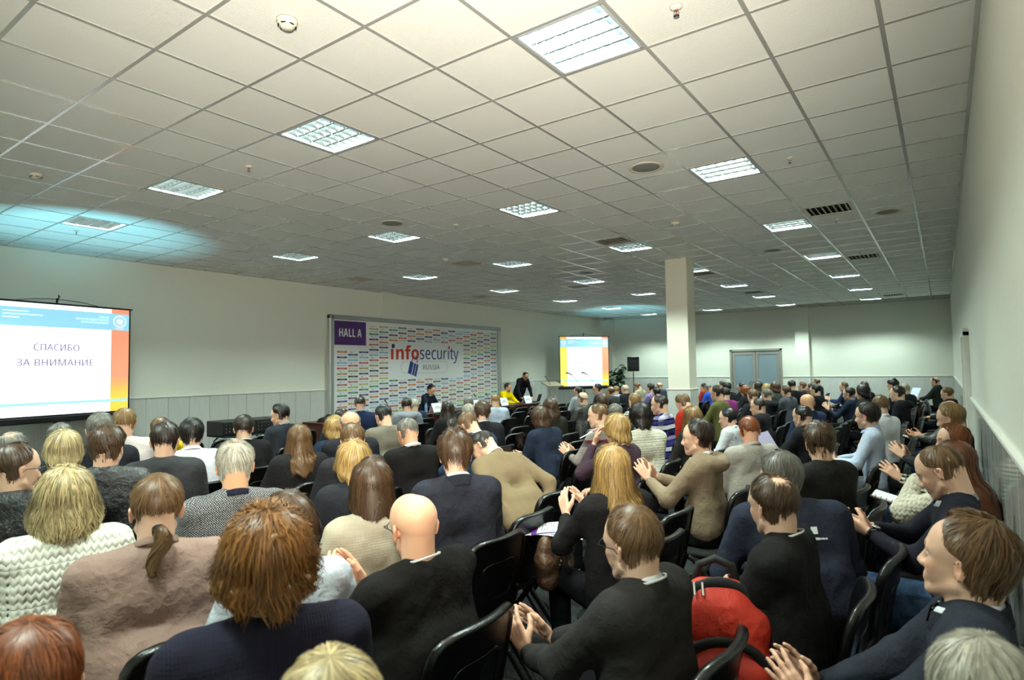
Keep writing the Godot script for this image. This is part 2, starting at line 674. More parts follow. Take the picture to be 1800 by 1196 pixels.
func build_luminaires(spots: Array) -> void:
	var pan := std("luminaire_pan", Color(0.7, 0.74, 0.76), 0.35)
	var mirror := std("louvre_blade", Color(0.9, 0.93, 0.95), 0.21, 1.0)
	var tube_m := std("tube_glow", Color(1, 1, 1), 0.5)
	tube_m.emission_enabled = true
	tube_m.emission = Color(0.95, 1.0, 0.97)
	tube_m.emission_energy_multiplier = TUBE
	var proto: Node3D = null
	spots.sort_custom(func(a, b): return a.x * 100 + a.y < b.x * 100 + b.y)
	for s in spots:
		var o: Node3D
		if proto == null:
			o = base("ceiling_light")
			var g := G.new()
			# a pan open below: top and four sides
			g.box(Vector3(0, 0.1, 0), Vector3(0.57, 0.008, 0.57))
			for k in 4:
				var b := Basis(Vector3.UP, k * PI / 2)
				g.box(b * Vector3(0.284, 0.05, 0), Vector3(0.008, 0.1, 0.576), 0.0, b)
				g.box(b * Vector3(0.278, -0.001, 0), Vector3(0.02, 0.006, 0.576), 0.001, b)
			put("housing", g, pan, o)
			for k in 4:
				g = G.new()
				g.tube([Vector3(-0.26, 0.075, -0.207 + 0.138 * k), Vector3(0.26, 0.075, -0.207 + 0.138 * k)], 0.013, 8)
				put("tube", g, tube_m, o)
			for k in 3:
				g = G.new()   # long blades with a curved, tapering section
				var z := -0.138 + 0.138 * k
				g.surf(8, 1, func(u: float, w: float) -> Vector3:
					var a := u * TAU
					return Vector3(-0.268 + 0.536 * w, 0.026 + 0.024 * sin(a), z + (0.003 + 0.007 * (1.0 + sin(a))) * cos(a)), true, true)
				put("louvre", g, mirror, o)
			for k in 6:
				g = G.new()
				for row in 4:   # cross blades, bent to a wedge
					var z := -0.207 + 0.138 * row
					var x := -0.225 + 0.09 * k
					for sd in [-1, 1]:
						g.quad(Vector3(x, 0.004, z - 0.064 * sd), Vector3(x, 0.004, z + 0.064 * sd), Vector3(x + sd * 0.016, 0.048, z + 0.055 * sd), Vector3(x + sd * 0.016, 0.048, z - 0.055 * sd))
				put("louvre", g, mirror, o)
			for k in 4:
				var l := AreaLight3D.new()
				l.name = "tube_light"
				l.area_size = Vector2(0.5, 0.026)
				l.area_normalize_energy = true
				l.light_energy = LAMP / 4.0
				l.light_color = Color(0.9, 1.0, 0.95)
				l.area_range = 40.0
				l.area_attenuation = 2.0
				l.shadow_enabled = true
				l.position = Vector3(0, 0.058, -0.207 + 0.138 * k)
				l.rotation.x = -PI / 2
				o.add_child(l, true)
			proto = o
		else:
			o = copy_of(proto, "ceiling_light")
		o.position = on_ceiling(s.x + 0.5, s.y + 0.5) + Vector3(0, 0.002, 0)
		o.rotation.y = PI / 2 if false else 0.0
		var r: int = (s.x + 5) / 5
		var cidx: int = (s.y + 1) / 4
		var cn: String = ["beside the side wall", "second from the side wall", "third from the side wall", "by the stage wall"][cidx]
		var where: String = ("in the row behind the photographer" if r == 0 else "in the %s crosswise row" % ordinal(r - 1))
		if r == 7:
			where = "in the row at the far wall"
		tag(o, "square louvred ceiling light %s, %s" % [where, cn], "ceiling light", "square louvred lights in the tiled ceiling")


func build_ceiling_fittings(vents: Array) -> void:
	var white := std("fitting_white", Color(0.86, 0.84, 0.78), 0.5)
	var dark := std("vent_dark", Color(0.07, 0.07, 0.07), 0.8)
	var chrome := std("chrome", Color(0.85, 0.86, 0.88), 0.12, 1.0)
	var grey := std("speaker_grille", Color(0.55, 0.54, 0.52), 0.7)
	var red := std("bulb_red", Color(0.7, 0.15, 0.1), 0.3)
	var k := 0
	var near := ["above the listeners with the brochure", "above the near screen", "above the middle seats facing the banner", "above the tall column", "over the far seats", "over the seats by the far door"]
	# smoke detectors
	var proto: Node3D = null
	for a in [[-1.5, 1.5, "above the middle of the first ceiling bay"], [-1.4, 8.5, "close to the near projection screen"], [8.5, 8.5, "ahead of the banner"], [8.5, 1.5, "before the column, among plain tiles"], [18.5, 1.5, "beyond the column toward the far wall"]]:
		var o: Node3D
		if proto == null:
			o = base("smoke_detector")
			var g := G.new()
			g.lathe([Vector2(0.001, -0.05), Vector2(0.03, -0.048), Vector2(0.036, -0.036), Vector2(0.05, -0.03), Vector2(0.053, -0.018), Vector2(0.05, -0.012), Vector2(0.058, -0.01), Vector2(0.058, 0.003), Vector2(0.001, 0.003)], 24)
			put("housing", g, white, o)
			g = G.new()
			for q in 6:
				var b := Basis(Vector3.UP, q * TAU / 6)
				g.box(b * Vector3(0.046, -0.033, 0), Vector3(0.008, 0.005, 0.026), 0.001, b)
			put("slot", g, dark, o)
			proto = o
		else:
			o = copy_of(proto, "smoke_detector")
		o.position = on_ceiling(a[0], a[1])
		tag(o, "small round white smoke detector on the ceiling " + a[2], "smoke detector", "smoke detectors on the ceiling")
	proto = null
	for a in [[0.5, -1.5, "beside the large light overhead"], [0.5, 5.5, "between two lights of the first row"], [5.5, 5.5, "between the lights of the second row"], [5.5, -1.5, "next to the second light by the side wall"], [10.5, -1.5, "by the vent and third side-wall light"], [0.5, 12.5, "below the light closest to the near screen"], [15.5, 5.5, "over the seats facing the far screen"], [10.5, 5.5, "between the lights of the third row"], [15.5, -1.5, "by the fourth side-wall light"]]:
		var o: Node3D
		if proto == null:
			o = base("fire_sprinkler")
			var g := G.new()
			g.lathe([Vector2(0.001, -0.012), Vector2(0.02, -0.012), Vector2(0.034, -0.004), Vector2(0.036, 0.003), Vector2(0.001, 0.003)], 20)
			put("escutcheon", g, white, o)
			g = G.new()
			g.tube([Vector3(0, 0, 0), Vector3(0, -0.02, 0)], 0.01, 8)
			g.tube([Vector3(0.009, -0.015, 0), Vector3(0.014, -0.03, 0), Vector3(0.003, -0.046, 0)], 0.003, 6)
			g.tube([Vector3(-0.009, -0.015, 0), Vector3(-0.014, -0.03, 0), Vector3(-0.003, -0.046, 0)], 0.003, 6)
			g.lathe([Vector2(0.001, -0.05), Vector2(0.016, -0.05), Vector2(0.016, -0.047), Vector2(0.001, -0.046)], 14)
			put("frame_arms", g, chrome, o)
			g = G.new()
			g.tube([Vector3(0, -0.018, 0), Vector3(0, -0.046, 0)], 0.0025, 6)
			put("bulb", g, red, o)
			proto = o
		else:
			o = copy_of(proto, "fire_sprinkler")
		o.position = on_ceiling(a[0], a[1])
		tag(o, "small chrome fire sprinkler on the ceiling " + a[2], "sprinkler", "sprinklers on the ceiling")
	proto = null
	for a in [[4.5, 0.5, "large beside the second side-wall light"], [4.5, 6.5, "above the second-row light toward the screens"], [13.5, 0.5, "beyond the column near the side-wall lights"], [10.5, -2.5, "close to the long side wall"], [13.5, 6.5, "in the cyan glow before the far screen"]]:
		var o: Node3D
		if proto == null:
			o = base("ceiling_speaker")
			var g := G.new()
			g.lathe([Vector2(0.088, -0.004), Vector2(0.1, -0.009), Vector2(0.112, -0.006), Vector2(0.115, 0.003), Vector2(0.088, 0.003)], 32)
			put("bezel", g, white, o)
			g = G.new()
			g.lathe([Vector2(0.001, -0.008), Vector2(0.05, -0.007), Vector2(0.09, -0.003), Vector2(0.09, 0.003)], 32)
			put("grille", g, grey, o)
			proto = o
		else:
			o = copy_of(proto, "ceiling_speaker")
		o.position = on_ceiling(a[0], a[1])
		o.scale = Vector3(1.5, 1, 1.5)
		tag(o, "round flush ceiling loudspeaker, " + a[2], "ceiling speaker", "round speakers set in the ceiling")
	proto = null
	vents.sort_custom(func(a, b): return a.x * 100 + a.y < b.x * 100 + b.y)
	for s in vents:
		var o: Node3D
		if proto == null:
			o = base("air_vent")
			var g := G.new()
			for q in 4:
				var b := Basis(Vector3.UP, q * PI / 2)
				g.box(b * Vector3(0.265, 0.002, 0), Vector3(0.06, 0.01, 0.59), 0.003, b)
			put("frame", g, white, o)
			g = G.new()
			g.box(Vector3(0, 0.06, 0), Vector3(0.56, 0.01, 0.56))
			put("duct_box", g, dark, o)
			for q in 7:
				g = G.new()
				g.box(Vector3(-0.2 + q * 0.066, 0.015, 0), Vector3(0.05, 0.005, 0.48), 0.001, Basis(Vector3.FORWARD, 0.75))
				put("slat", g, white, o)
			proto = o
		else:
			o = copy_of(proto, "air_vent")
		o.position = on_ceiling(s.x + 0.5, s.y + 0.5)
		var cn: String = {-2: "along the long side wall", 3: "in line with the column", 8: "midway over the seats", 13: "close to the stage wall"}[s.y]
		var rn: String = {9: "in the first row of vents", 16: "in the second row of vents", 23: "in the third row of vents", 29: "at the far wall"}[s.x]
		tag(o, "slatted ceiling vent %s, %s" % [rn, cn], "air vent", "slatted air vents in the ceiling")


# ---------------------------------------------------------------- the stage side

func build_stage() -> void:
	build_banner()
	build_screen("projection_screen", Vector3(-10.86, 0, -3.4), deg_to_rad(100.0), 2.1, 1.0, 1.1, 2.79, true)
	build_screen("projection_screen", Vector3(-10.29, 0, -18.75), deg_to_rad(52.3), 1.84, 1.0, 1.055, 2.815, false)
	build_presidium()
	build_stage_extras()


func build_banner() -> void:
	var alu := std("aluminium", Color(0.72, 0.74, 0.74), 0.35, 0.6)
	var o := base("banner_wall", Vector3(XS + 0.09, 0, -11.87))
	tag(o, "wide framed backdrop wall with purple hall sign, large lettering and small coloured strips", "banner")
	var w := 6.46
	var h := 3.01
	var g := G.new()
	g.box(Vector3(-0.03, h / 2, 0), Vector3(0.06, h - 0.02, w - 0.02))
	put("board", g, std("board_white", Color(0.86, 0.88, 0.88), 0.5), o)
	for s in [-1, 1]:
		g = G.new()
		g.box(Vector3(0.015, h / 2, s * (w / 2 - 0.06)), Vector3(0.11, h, 0.12), 0.012)
		g.box(Vector3(0.075, h / 2, s * (w / 2 - 0.03)), Vector3(0.03, h, 0.03), 0.006)
		put("frame", g, alu, o)
	g = G.new()
	g.box(Vector3(0.015, h - 0.05, 0), Vector3(0.11, 0.1, w), 0.012)
	g.box(Vector3(0.075, h - 0.02, 0), Vector3(0.03, 0.03, w), 0.006)
	put("frame", g, alu, o)
	# the printed sheet: strips in eleven colours with small logos between, drawn into one picture
	var cols := [Color(0.12, 0.17, 0.45), Color(0.5, 0.72, 0.86), Color(0.78, 0.25, 0.25), Color(0.66, 0.58, 0.2), Color(0.1, 0.11, 0.1), Color(0.7, 0.4, 0.36), Color(0.72, 0.74, 0.25), Color(0.12, 0.5, 0.36), Color(0.27, 0.12, 0.36), Color(0.85, 0.44, 0.14), Color(0.12, 0.17, 0.45)]
	var iw := 2048
	var ih := 920
	var ppm := 2048.0 / 6.22
	var im := Image.create(iw, ih, false, Image.FORMAT_RGB8)
	im.fill(Color(0.93, 0.945, 0.95))
	var r2 := RandomNumberGenerator.new()
	r2.seed = 5
	for c in 20:
		var x0 := int((0.12 + c * 0.32) * ppm)
		for r in 45:
			var yy := 0.10 + r * 0.064
			var xm := 0.12 + c * 0.32
			if c < 3 and yy < 0.72:
				continue
			if xm > 1.55 and xm < 4.45 and yy > 0.43 and yy < 1.39:
				continue
			var y0 := int(yy * ppm)
			var even := (r + c) % 2 == 0
			if even:
				var ci: int = posmod(int(floor((r + c) / 2.0)) + 4, 10)
				var col: Color = cols[ci]
				im.fill_rect(Rect2i(x0, y0, 95, 12), col)
				var x := x0 + 26
				while x < x0 + 70:   # a short white word on the strip
					im.fill_rect(Rect2i(x, y0 + 4, 3, 4), col.lerp(Color.WHITE, 0.75))
					x += 4 + r2.randi() % 2
			elif (r + 3 * c) % 4 < 2:
				var x := x0 + 12
				while x < x0 + 34:
					im.fill_rect(Rect2i(x, y0 + 1 + r2.randi() % 2, 2, 4), Color(0.75, 0.4, 0.42))
					x += 4
				while x < x0 + 76:
					im.fill_rect(Rect2i(x, y0 + 2, 1, 4), Color(0.5, 0.55, 0.7))
					x += 3
				im.fill_rect(Rect2i(x0 + 30, y0 + 7, 6, 7), Color(0.16, 0.17, 0.4))
			else:
				im.fill_rect(Rect2i(x0 + 8, y0 + 3, 5, 7), Color(0.6, 0.4, 0.35))
				var x := x0 + 14
				while x < x0 + 80:
					im.fill_rect(Rect2i(x, y0 + 3, 2, 5), Color(0.45, 0.47, 0.5))
					x += 4 + r2.randi() % 2
				im.fill_rect(Rect2i(x0 + 80, y0 + 3, 5, 5), Color(0.3, 0.32, 0.35))
	var sheet := std("printed_sheet", Color.WHITE, 0.55)
	sheet.albedo_texture = ImageTexture.create_from_image(im)
	g = G.new()
	g.quad(Vector3(0.012, 0.13, 3.11), Vector3(0.012, 0.13, -3.11), Vector3(0.012, 2.91, -3.11), Vector3(0.012, 2.91, 3.11))
	var sh := put("printed_sheet", g, sheet, o)
	# the purple field and the lettering
	var put_text := func(called: String, s: String, x: float, y: float, size: float, col: Color, bold: bool, squeeze: float) -> void:
		var t := put(called, text_mesh(s, size, 0.003, bold), std("print_" + col.to_html(), col, 0.5), sh)
		var tm: TextMesh = t.mesh
		tm.horizontal_alignment = HORIZONTAL_ALIGNMENT_LEFT
		tm.vertical_alignment = VERTICAL_ALIGNMENT_BOTTOM
		var bb := tm.get_aabb()
		var wd := bb.size.x
		t.rotation.y = PI / 2
		t.scale.x = squeeze / wd if squeeze > 0 else 1.0
		t.position = Vector3(0.0145, y - bb.position.y, x - 0.0 - bb.position.x * t.scale.x * -1.0)
	var purple := std("print_purple", Color(0.29, 0.13, 0.42), 0.5)
	g = G.new()
	g.box(Vector3(0.013, 2.6, 2.6), Vector3(0.004, 0.56, 0.93))
	put("purple_field", g, purple, sh)
	put_text.call("lettering", "HALL A", 2.93, 2.515, 0.185, Color(0.94, 0.94, 0.95), true, 0.66)
	var white := std("board_white", Color(0.86, 0.88, 0.88), 0.5)
	var red := Color(0.78, 0.2, 0.14)
	var blue := Color(0.1, 0.19, 0.5)
	put_text.call("lettering", "\u0131nfo", 1.33, 1.985, 0.345, red, true, 0.99)
	put_text.call("lettering", "secur\u0131ty", 0.3, 1.985 - 0.098, 0.33, blue, false, 1.56)
	put_text.call("lettering", "RUSSIA", 0.19, 1.72, 0.125, Color(0.45, 0.47, 0.5), false, 0.66)
	for a in [[1.255, 2.33, 0.055, blue], [-0.86, 2.33, 0.04, red]]:
		var poly := PackedVector2Array()
		for k in 20:
			poly.append(Vector2(cos(k * TAU / 20) * a[2], sin(k * TAU / 20) * a[2] * 1.1))
		g = G.new()
		g.prism(poly, Vector3(0.0125, a[1], a[0]), Vector3(0, 0, -1), Vector3.UP, Vector3(0.003, 0, 0))
		put("letter_dot", g, std("print_" + a[3].to_html(), a[3], 0.5), sh)
	# thin capsule outline
	var ring := []
	for k in 41:
		var a := PI / 2 + PI * minf(k, 20) / 20.0 if k <= 20 else -PI / 2 + PI * (k - 21) / 19.0
		ring.append(Vector3(0.013, 1.79 + 0.155 * sin(a), (0.83 if k <= 20 else -0.63) - 0.155 * cos(a)))
	ring.append(ring[0])
	g = G.new()
	g.tube(ring, 0.0035, 4)
	put("outline", g, std("print_grey", Color(0.62, 0.65, 0.68), 0.5), sh)
	# the padlock
	var bl := std("print_" + blue.to_html(), blue, 0.5)
	g = G.new()
	var lock := PackedVector2Array([Vector2(0.0, 0.30), Vector2(0.30, 0.20), Vector2(0.21, -0.11), Vector2(-0.09, -0.01)])
	g.prism(lock, Vector3(0.0135, 1.65, 0.66), Vector3(0, 0, -1), Vector3.UP, Vector3(0.003, 0, 0))
	var lk := put("padlock", g, bl, sh)
	g = G.new()
	for q in [[0.40, 0.48], [0.72, 0.77]]:
		var st := PackedVector2Array()
		for e in [[lock[0].lerp(lock[1], q[0]), 0], [lock[0].lerp(lock[1], q[1]), 0], [lock[3].lerp(lock[2], q[1]), 0], [lock[3].lerp(lock[2], q[0]), 0]]:
			st.append(e[0])
		g.prism(st, Vector3(0.0165, 1.65, 0.66), Vector3(0, 0, -1), Vector3.UP, Vector3(0.001, 0, 0))
	put("stripe", g, white, lk)
	g = G.new()
	var arc := []
	for k in 17:
		var a := PI * k / 16.0
		var p := Vector2(0.15 - 0.1 * cos(a), 0.26 + (0.17 * sin(a)))
		arc.append(Vector3(0.016, 1.65 + p.y - 0.1 * (p.x - 0.15), 0.66 - p.x - 0.02 * sin(a)))
	g.tube(arc, 0.02, 6, 0.3)
	put("shackle", g, bl, lk)


func slide_picture() -> ImageTexture:
	var w := 800
	var h := 680
	var im := Image.create(w, h, false, Image.FORMAT_RGB8)
	im.fill(Color(1, 1, 1))
	# coloured columns: yellow on the one side, red on the other, both fading to gold at the foot
	for y in h:
		var t := float(y) / h
		var red := Color(0.98, 0.6, 0.47).lerp(Color(1.0, 0.8, 0.3), smoothstep(0.62, 0.9, t))
		var yel := Color(1.0, 0.78, 0.3).lerp(Color(0.93, 0.9, 0.42), smoothstep(0.05, 0.2, t))
		im.fill_rect(Rect2i(0, y, 112, 1), yel)
		im.fill_rect(Rect2i(692, y, 108, 1), red)
	im.fill_rect(Rect2i(112, 0, 580, 30), Color(1, 1, 1))
	im.fill_rect(Rect2i(0, 30, w, 110), Color(0.6, 0.84, 0.94))
	im.fill_rect(Rect2i(0, 600, w, 16), Color(0.62, 0.84, 0.95))
	# round emblem in the corner of the header, and its mirror at the other end
	for cx in [62, 742]:
		for y in range(36, 130):
			for x in range(cx - 50, cx + 50):
				var d := Vector2(x - cx, y - 80).length()
				if (d > 32 and d < 41) or d < 21:
					im.set_pixel(x, y, Color(0.93, 0.97, 1.0))
		im.fill_rect(Rect2i(cx - 26, 126, 52, 6), Color(0.93, 0.97, 1.0))
	return ImageTexture.create_from_image(im)


func build_screen(called: String, at: Vector3, turn: float, w: float, _k: float, y0: float, y1: float, near: bool) -> void:
	# turn: the way the white face looks, measured like a node's rotation (0 = towards +z)
	var black := std("black_metal", Color(0.03, 0.035, 0.04), 0.45)
	var o := base(called, at, turn)
	tag(o, "projection screen on black tripod %s, showing a blue-headed slide" % ("cut by the frame's edge" if near else "in the far corner beside the plant"), "projection screen", "tripod projection screens")
	var sm := std("screen_slide", Color(0.9, 0.9, 0.9), 0.8)
	if not sm.emission_enabled:
		var pic := slide_picture()
		sm.albedo_texture = pic
		sm.emission_enabled = true
		sm.emission_texture = pic
		sm.emission = Color.WHITE
		sm.emission_operator = BaseMaterial3D.EMISSION_OP_MULTIPLY
		sm.emission_energy_multiplier = SLIDE
	var h := y1 - y0
	var g := G.new()
	g.box(Vector3(0, (y0 + y1) / 2, -0.004), Vector3(w + 0.05, h, 0.006))
	put("fabric_border", g, black, o)
	g = G.new()
	g.quad(Vector3(-w / 2, y0 + 0.02, 0.001), Vector3(w / 2, y0 + 0.02, 0.001), Vector3(w / 2, y1 - 0.015, 0.001), Vector3(-w / 2, y1 - 0.015, 0.001))
	var sc := put("screen_fabric", g, sm, o)
	g = G.new()
	g.tube([Vector3(-w / 2 - 0.05, y1, 0), Vector3(w / 2 + 0.05, y1, 0)], 0.012, 8)
	put("top_bar", g, black, o)
	g = G.new()
	g.box(Vector3(0, y0 - 0.045, -0.02), Vector3(w + 0.12, 0.09, 0.085), 0.015)
	put("case", g, black, o)
	g = G.new()
	g.tube([Vector3(0, 0.25, -0.07), Vector3(0, y1 + 0.09, -0.07)], 0.014, 8)
	put("pole", g, black, o)
	g = G.new()
	var pts := []
	for k in 13:
		var u := -1.0 + 2.0 * k / 12.0
		pts.append(Vector3(u * w * 0.28, y1 + 0.065 * (1 - u * u) + 0.005, -0.01))
	g.tube(pts, 0.005, 6)
	g.tube([Vector3(0, y1 + 0.05, -0.07), Vector3(0, y1 + 0.08, -0.03), Vector3(0, y1 + 0.14, -0.03), Vector3(0, y1 + 0.1, 0.0)], 0.007, 6)
	put("hanger", g, black, o)
	for k in 3:
		var a := PI / 2 + k * TAU / 3
		g = G.new()
		g.tube([Vector3(0, 0.42, -0.07), Vector3(cos(a) * 0.5, 0.015, -0.07 + sin(a) * 0.5)], 0.011, 6)
		put("leg", g, black, o)
	# the projected words
	var tone := std("slide_letters", Color(0.1, 0.05, 0.2), 0.8)
	if not tone.emission_enabled:
		tone.emission_enabled = true
		tone.emission = Color(0.72, 0.62, 0.92)
		tone.emission_energy_multiplier = SLIDE * 0.55
	var pale := std("slide_small_letters", Color(0.95, 0.98, 1), 0.8)
	if not pale.emission_enabled:
		pale.emission_enabled = true
		pale.emission = Color(0.9, 0.97, 1.0)
		pale.emission_energy_multiplier = SLIDE * 0.95
	var s := w / 2.1
	var sy := h / 1.7
	for a in [["СПАСИБО", 0.0, y0 + h * 0.61, 0.098, tone, 0, 0.62], ["ЗА ВНИМАНИЕ", 0.0, y0 + h * 0.475, 0.098, tone, 0, 1.04],
			["ГЛАВНЫЙ", 0.72, y0 + h * 0.91, 0.03, pale, 1, 0.0], ["НАУЧНО-ИССЛЕДОВАТЕЛЬСКИЙ", 0.72, y0 + h * 0.882, 0.03, pale, 1, 0.0], ["ВЫЧИСЛИТЕЛЬНЫЙ ЦЕНТР", 0.72, y0 + h * 0.854, 0.03, pale, 1, 0.0]]:
		var tm := text_mesh(a[0], a[3] * s, 0.001, false)
		tm.horizontal_alignment = HORIZONTAL_ALIGNMENT_LEFT
		var t := put("lettering", tm, a[4], sc)
		var bb := tm.get_aabb()
		var k: float = a[6] * s / bb.size.x if a[6] > 0 else 0.78
		t.scale = Vector3(k, 1, 1)
		var x0: float = a[1] * s - (bb.size.x * k / 2 if a[5] == 0 else bb.size.x * k)
		t.position = Vector3(x0 - bb.position.x * k - (0.02 if a[5] == 0 else 0.0), a[2] - bb.get_center().y, 0.0025)
	for a in [[0.36, 0.915, 0.32], [0.36, 0.888, 0.5], [0.36, 0.86, 0.2]]:   # the header's other lines, too small to read
		g = G.new()
		g.box(Vector3((-0.72 + a[2] / 2) * s, y0 + h * a[1], 0.002), Vector3(a[2] * s, 0.016, 0.001))
		put("text_line", g, pale, sc)


func build_presidium() -> void:
	var wood := std("mahogany", Color(0.3, 0.115, 0.075), 0.35)
	wood.albedo_texture = noise_tex(0.02, 40, false, 256, 4, 4, ramp2(Color(0.72, 0.68, 0.66), Color(1, 1, 1)))
	wood.uv1_triplanar = true
	wood.uv1_scale = Vector3(3, 3, 0.6)
	var steel := std("brushed_strip", Color(0.62, 0.62, 0.62), 0.35, 0.8)
	var names := ["with the black cloth bundle, closest to the rack", "between the cloth bundle and the suited speaker", "at which the person in suit and tie sits", "between the suited speaker and the yellow hoodie", "where the person in yellow hoodie sits, laptop on it"]
	for k in 5:
		var z := -7.85 - 1.47 * k
		var o := base("conference_table", Vector3(-9.75, 0, z))
		tag(o, "dark red presidium table " + names[k], "table", "dark red tables along the stage")
		var g := G.new()
		g.box(Vector3(0, 0.722, 0), Vector3(0.72, 0.036, 1.465), 0.006)
		put("tabletop", g, wood, o)
		g = G.new()
		g.box(Vector3(0.31, 0.41, 0), Vector3(0.025, 0.56, 1.44), 0.003)
		put("front_panel", g, wood, o)
		g = G.new()
		g.box(Vector3(0.326, 0.42, 0), Vector3(0.008, 0.03, 1.44), 0.002)
		put("metal_strip", g, steel, o)
		for s in [-1, 1]:
			g = G.new()
			g.box(Vector3(0, 0.35, s * 0.715), Vector3(0.62, 0.705, 0.03), 0.003)
			put("side_panel", g, wood, o)


func build_stage_extras() -> void:
	var black := std("black_plastic", Color(0.025, 0.025, 0.028), 0.4)
	var blackm := std("black_metal", Color(0.03, 0.035, 0.04), 0.45)
	var paper := std("paper_white", Color(0.9, 0.9, 0.92), 0.7)
	var ink := std("ink", Color(0.25, 0.25, 0.3), 0.8)
	var proto: Node3D = null
	var spots := [[-10.35, "before the person in suit and tie"], [-11.75, "between the suited speaker and the yellow hoodie"], [-12.95, "just beside the person in yellow hoodie"], [-14.08, "between yellow hoodie and laptop"]]
	for a in spots:
		var o: Node3D
		if proto == null:
			o = base("name_card")
			var g := G.new()
			g.quad(Vector3(0.1, 0, 0.16), Vector3(0.1, 0, -0.16), Vector3(0.02, 0.2, -0.16), Vector3(0.02, 0.2, 0.16))
			g.quad(Vector3(-0.06, 0, -0.16), Vector3(-0.06, 0, 0.16), Vector3(0.02, 0.2, 0.16), Vector3(0.02, 0.2, -0.16))
			g.quad(Vector3(0.095, 0.001, -0.16), Vector3(0.095, 0.001, 0.16), Vector3(0.018, 0.195, 0.16), Vector3(0.018, 0.195, -0.16))
			put("folded_card", g, paper, o)
			g = G.new()
			for r in 2:
				g.box(Vector3(0.066 - r * 0.012, 0.09 + r * 0.03, 0), Vector3(0.001, 0.01, 0.2 - r * 0.06), 0, Basis(Vector3.BACK, 0.38))
			put("printed_line", g, ink, o)
			proto = o
		else:
			o = copy_of(proto, "name_card")
		o.position = Vector3(-9.62, 0.742, a[0])
		tag(o, "white folded name card on the presidium table " + a[1], "name card", "name cards on the presidium table")
	# goose-neck microphones on the table
	proto = null
	for a in [[-9.05, "between the cloth bundle and the suited speaker"], [-9.6, "closest to the suited speaker"], [-12.1, "midway between the suited speaker and yellow hoodie"], [-12.6, "close to the yellow hoodie"]]:
		var o: Node3D
		if proto == null:
			o = base("table_microphone")
			var g := G.new()
			g.lathe([Vector2(0.001, 0), Vector2(0.055, 0), Vector2(0.05, 0.025), Vector2(0.015, 0.032), Vector2(0.001, 0.032)], 18)
			put("foot", g, black, o)
			g = G.new()
			g.tube([Vector3(0, 0.02, 0), Vector3(0, 0.14, 0), Vector3(-0.02, 0.22, 0), Vector3(-0.07, 0.28, 0)], 0.005, 6)
			put("gooseneck", g, blackm, o)
			g = G.new()
			g.tube([Vector3(-0.065, 0.274, 0), Vector3(-0.12, 0.33, 0)], [0.013, 0.017], 8)
			put("microphone_head", g, black, o)
			proto = o
		else:
			o = copy_of(proto, "table_microphone")
		o.position = Vector3(-9.78, 0.74, a[0])
		tag(o, "black gooseneck microphone on the presidium table, " + a[1], "microphone", "gooseneck table microphones")
	# bottles
	var water := std("bottle_plastic", Color(0.75, 0.86, 0.95, 0.35), 0.12)
	water.transparency = BaseMaterial3D.TRANSPARENCY_ALPHA
	proto = null
	for a in [[-10.12, "beside the name card of the suited speaker"], [-14.32, "between the name card and the laptop"]]:
		var o: Node3D
		if proto == null:
			o = base("water_bottle")
			var g := G.new()
			g.lathe([Vector2(0.001, 0), Vector2(0.03, 0), Vector2(0.032, 0.01), Vector2(0.032, 0.14), Vector2(0.014, 0.19), Vector2(0.013, 0.2), Vector2(0.001, 0.2)], 16)
			put("bottle_body", g, water, o)
			g = G.new()
			g.lathe([Vector2(0.0335, 0.06), Vector2(0.0335, 0.11)], 16)
			put("paper_band", g, std("blue_label", Color(0.3, 0.5, 0.75), 0.6), o)
			g = G.new()
			g.lathe([Vector2(0.001, 0.198), Vector2(0.0155, 0.198), Vector2(0.0155, 0.218), Vector2(0.001, 0.218)], 14)
			put("cap", g, std("blue_cap", Color(0.15, 0.3, 0.65), 0.4), o)
			proto = o
		else:
			o = copy_of(proto, "water_bottle")
		o.position = Vector3(-9.7, 0.74, a[0])
		tag(o, "small clear water bottle on the presidium table " + a[1], "bottle", "water bottles on the presidium table")
	# laptop
	var o := base("laptop", Vector3(-9.72, 0.741, -14.62), deg_to_rad(-72))
	tag(o, "open black laptop on the end of the presidium table", "laptop")
	var g := G.new()
	g.box(Vector3(0, 0.011, 0), Vector3(0.36, 0.022, 0.25), 0.006)
	put("keyboard_base", g, black, o)
	g = G.new()
	g.box(Vector3(0, 0.115, -0.165), Vector3(0.36, 0.235, 0.012), 0.005, Basis(Vector3.RIGHT, -0.32))
	put("lid", g, black, o)
	# lectern of clear acrylic with a sloping top and its microphone
	var acr := std("acrylic", Color(0.8, 0.82, 0.82), 0.25)
	o = base("lectern", Vector3(-10.25, 0, -16.5), deg_to_rad(70))
	tag(o, "pale slim lectern with a sloping top beside the far projection screen", "lectern")
	g = G.new()
	g.box(Vector3(0, 0.02, 0), Vector3(0.5, 0.04, 0.42), 0.01)
	put("foot", g, acr, o)
	for s in [-1, 1]:
		g = G.new()
		g.box(Vector3(s * 0.09, 0.6, 0), Vector3(0.05, 1.15, 0.06), 0.01)
		put("post", g, acr, o)
	g = G.new()
	g.box(Vector3(0, 1.2, 0), Vector3(0.62, 0.03, 0.44), 0.008, Basis(Vector3.RIGHT, 0.3))
	put("sloping_top", g, std("lectern_top", Color(0.62, 0.58, 0.5), 0.4), o)
	o = base("lectern_microphone", Vector3(-10.2, 1.2, -16.35))
	tag(o, "thin gooseneck microphone rising from the slim lectern", "microphone")
	g = G.new()
	g.tube([Vector3(0, -0.05, 0), Vector3(-0.02, 0.06, 0.06), Vector3(-0.03, 0.22, 0.24)], 0.006, 6)
	put("gooseneck", g, blackm, o)
	g = G.new()
	g.tube([Vector3(-0.03, 0.215, 0.235), Vector3(-0.035, 0.27, 0.3)], 0.012, 8)
	put("microphone_head", g, black, o)
	# two boom stands before the far screen
	proto = null
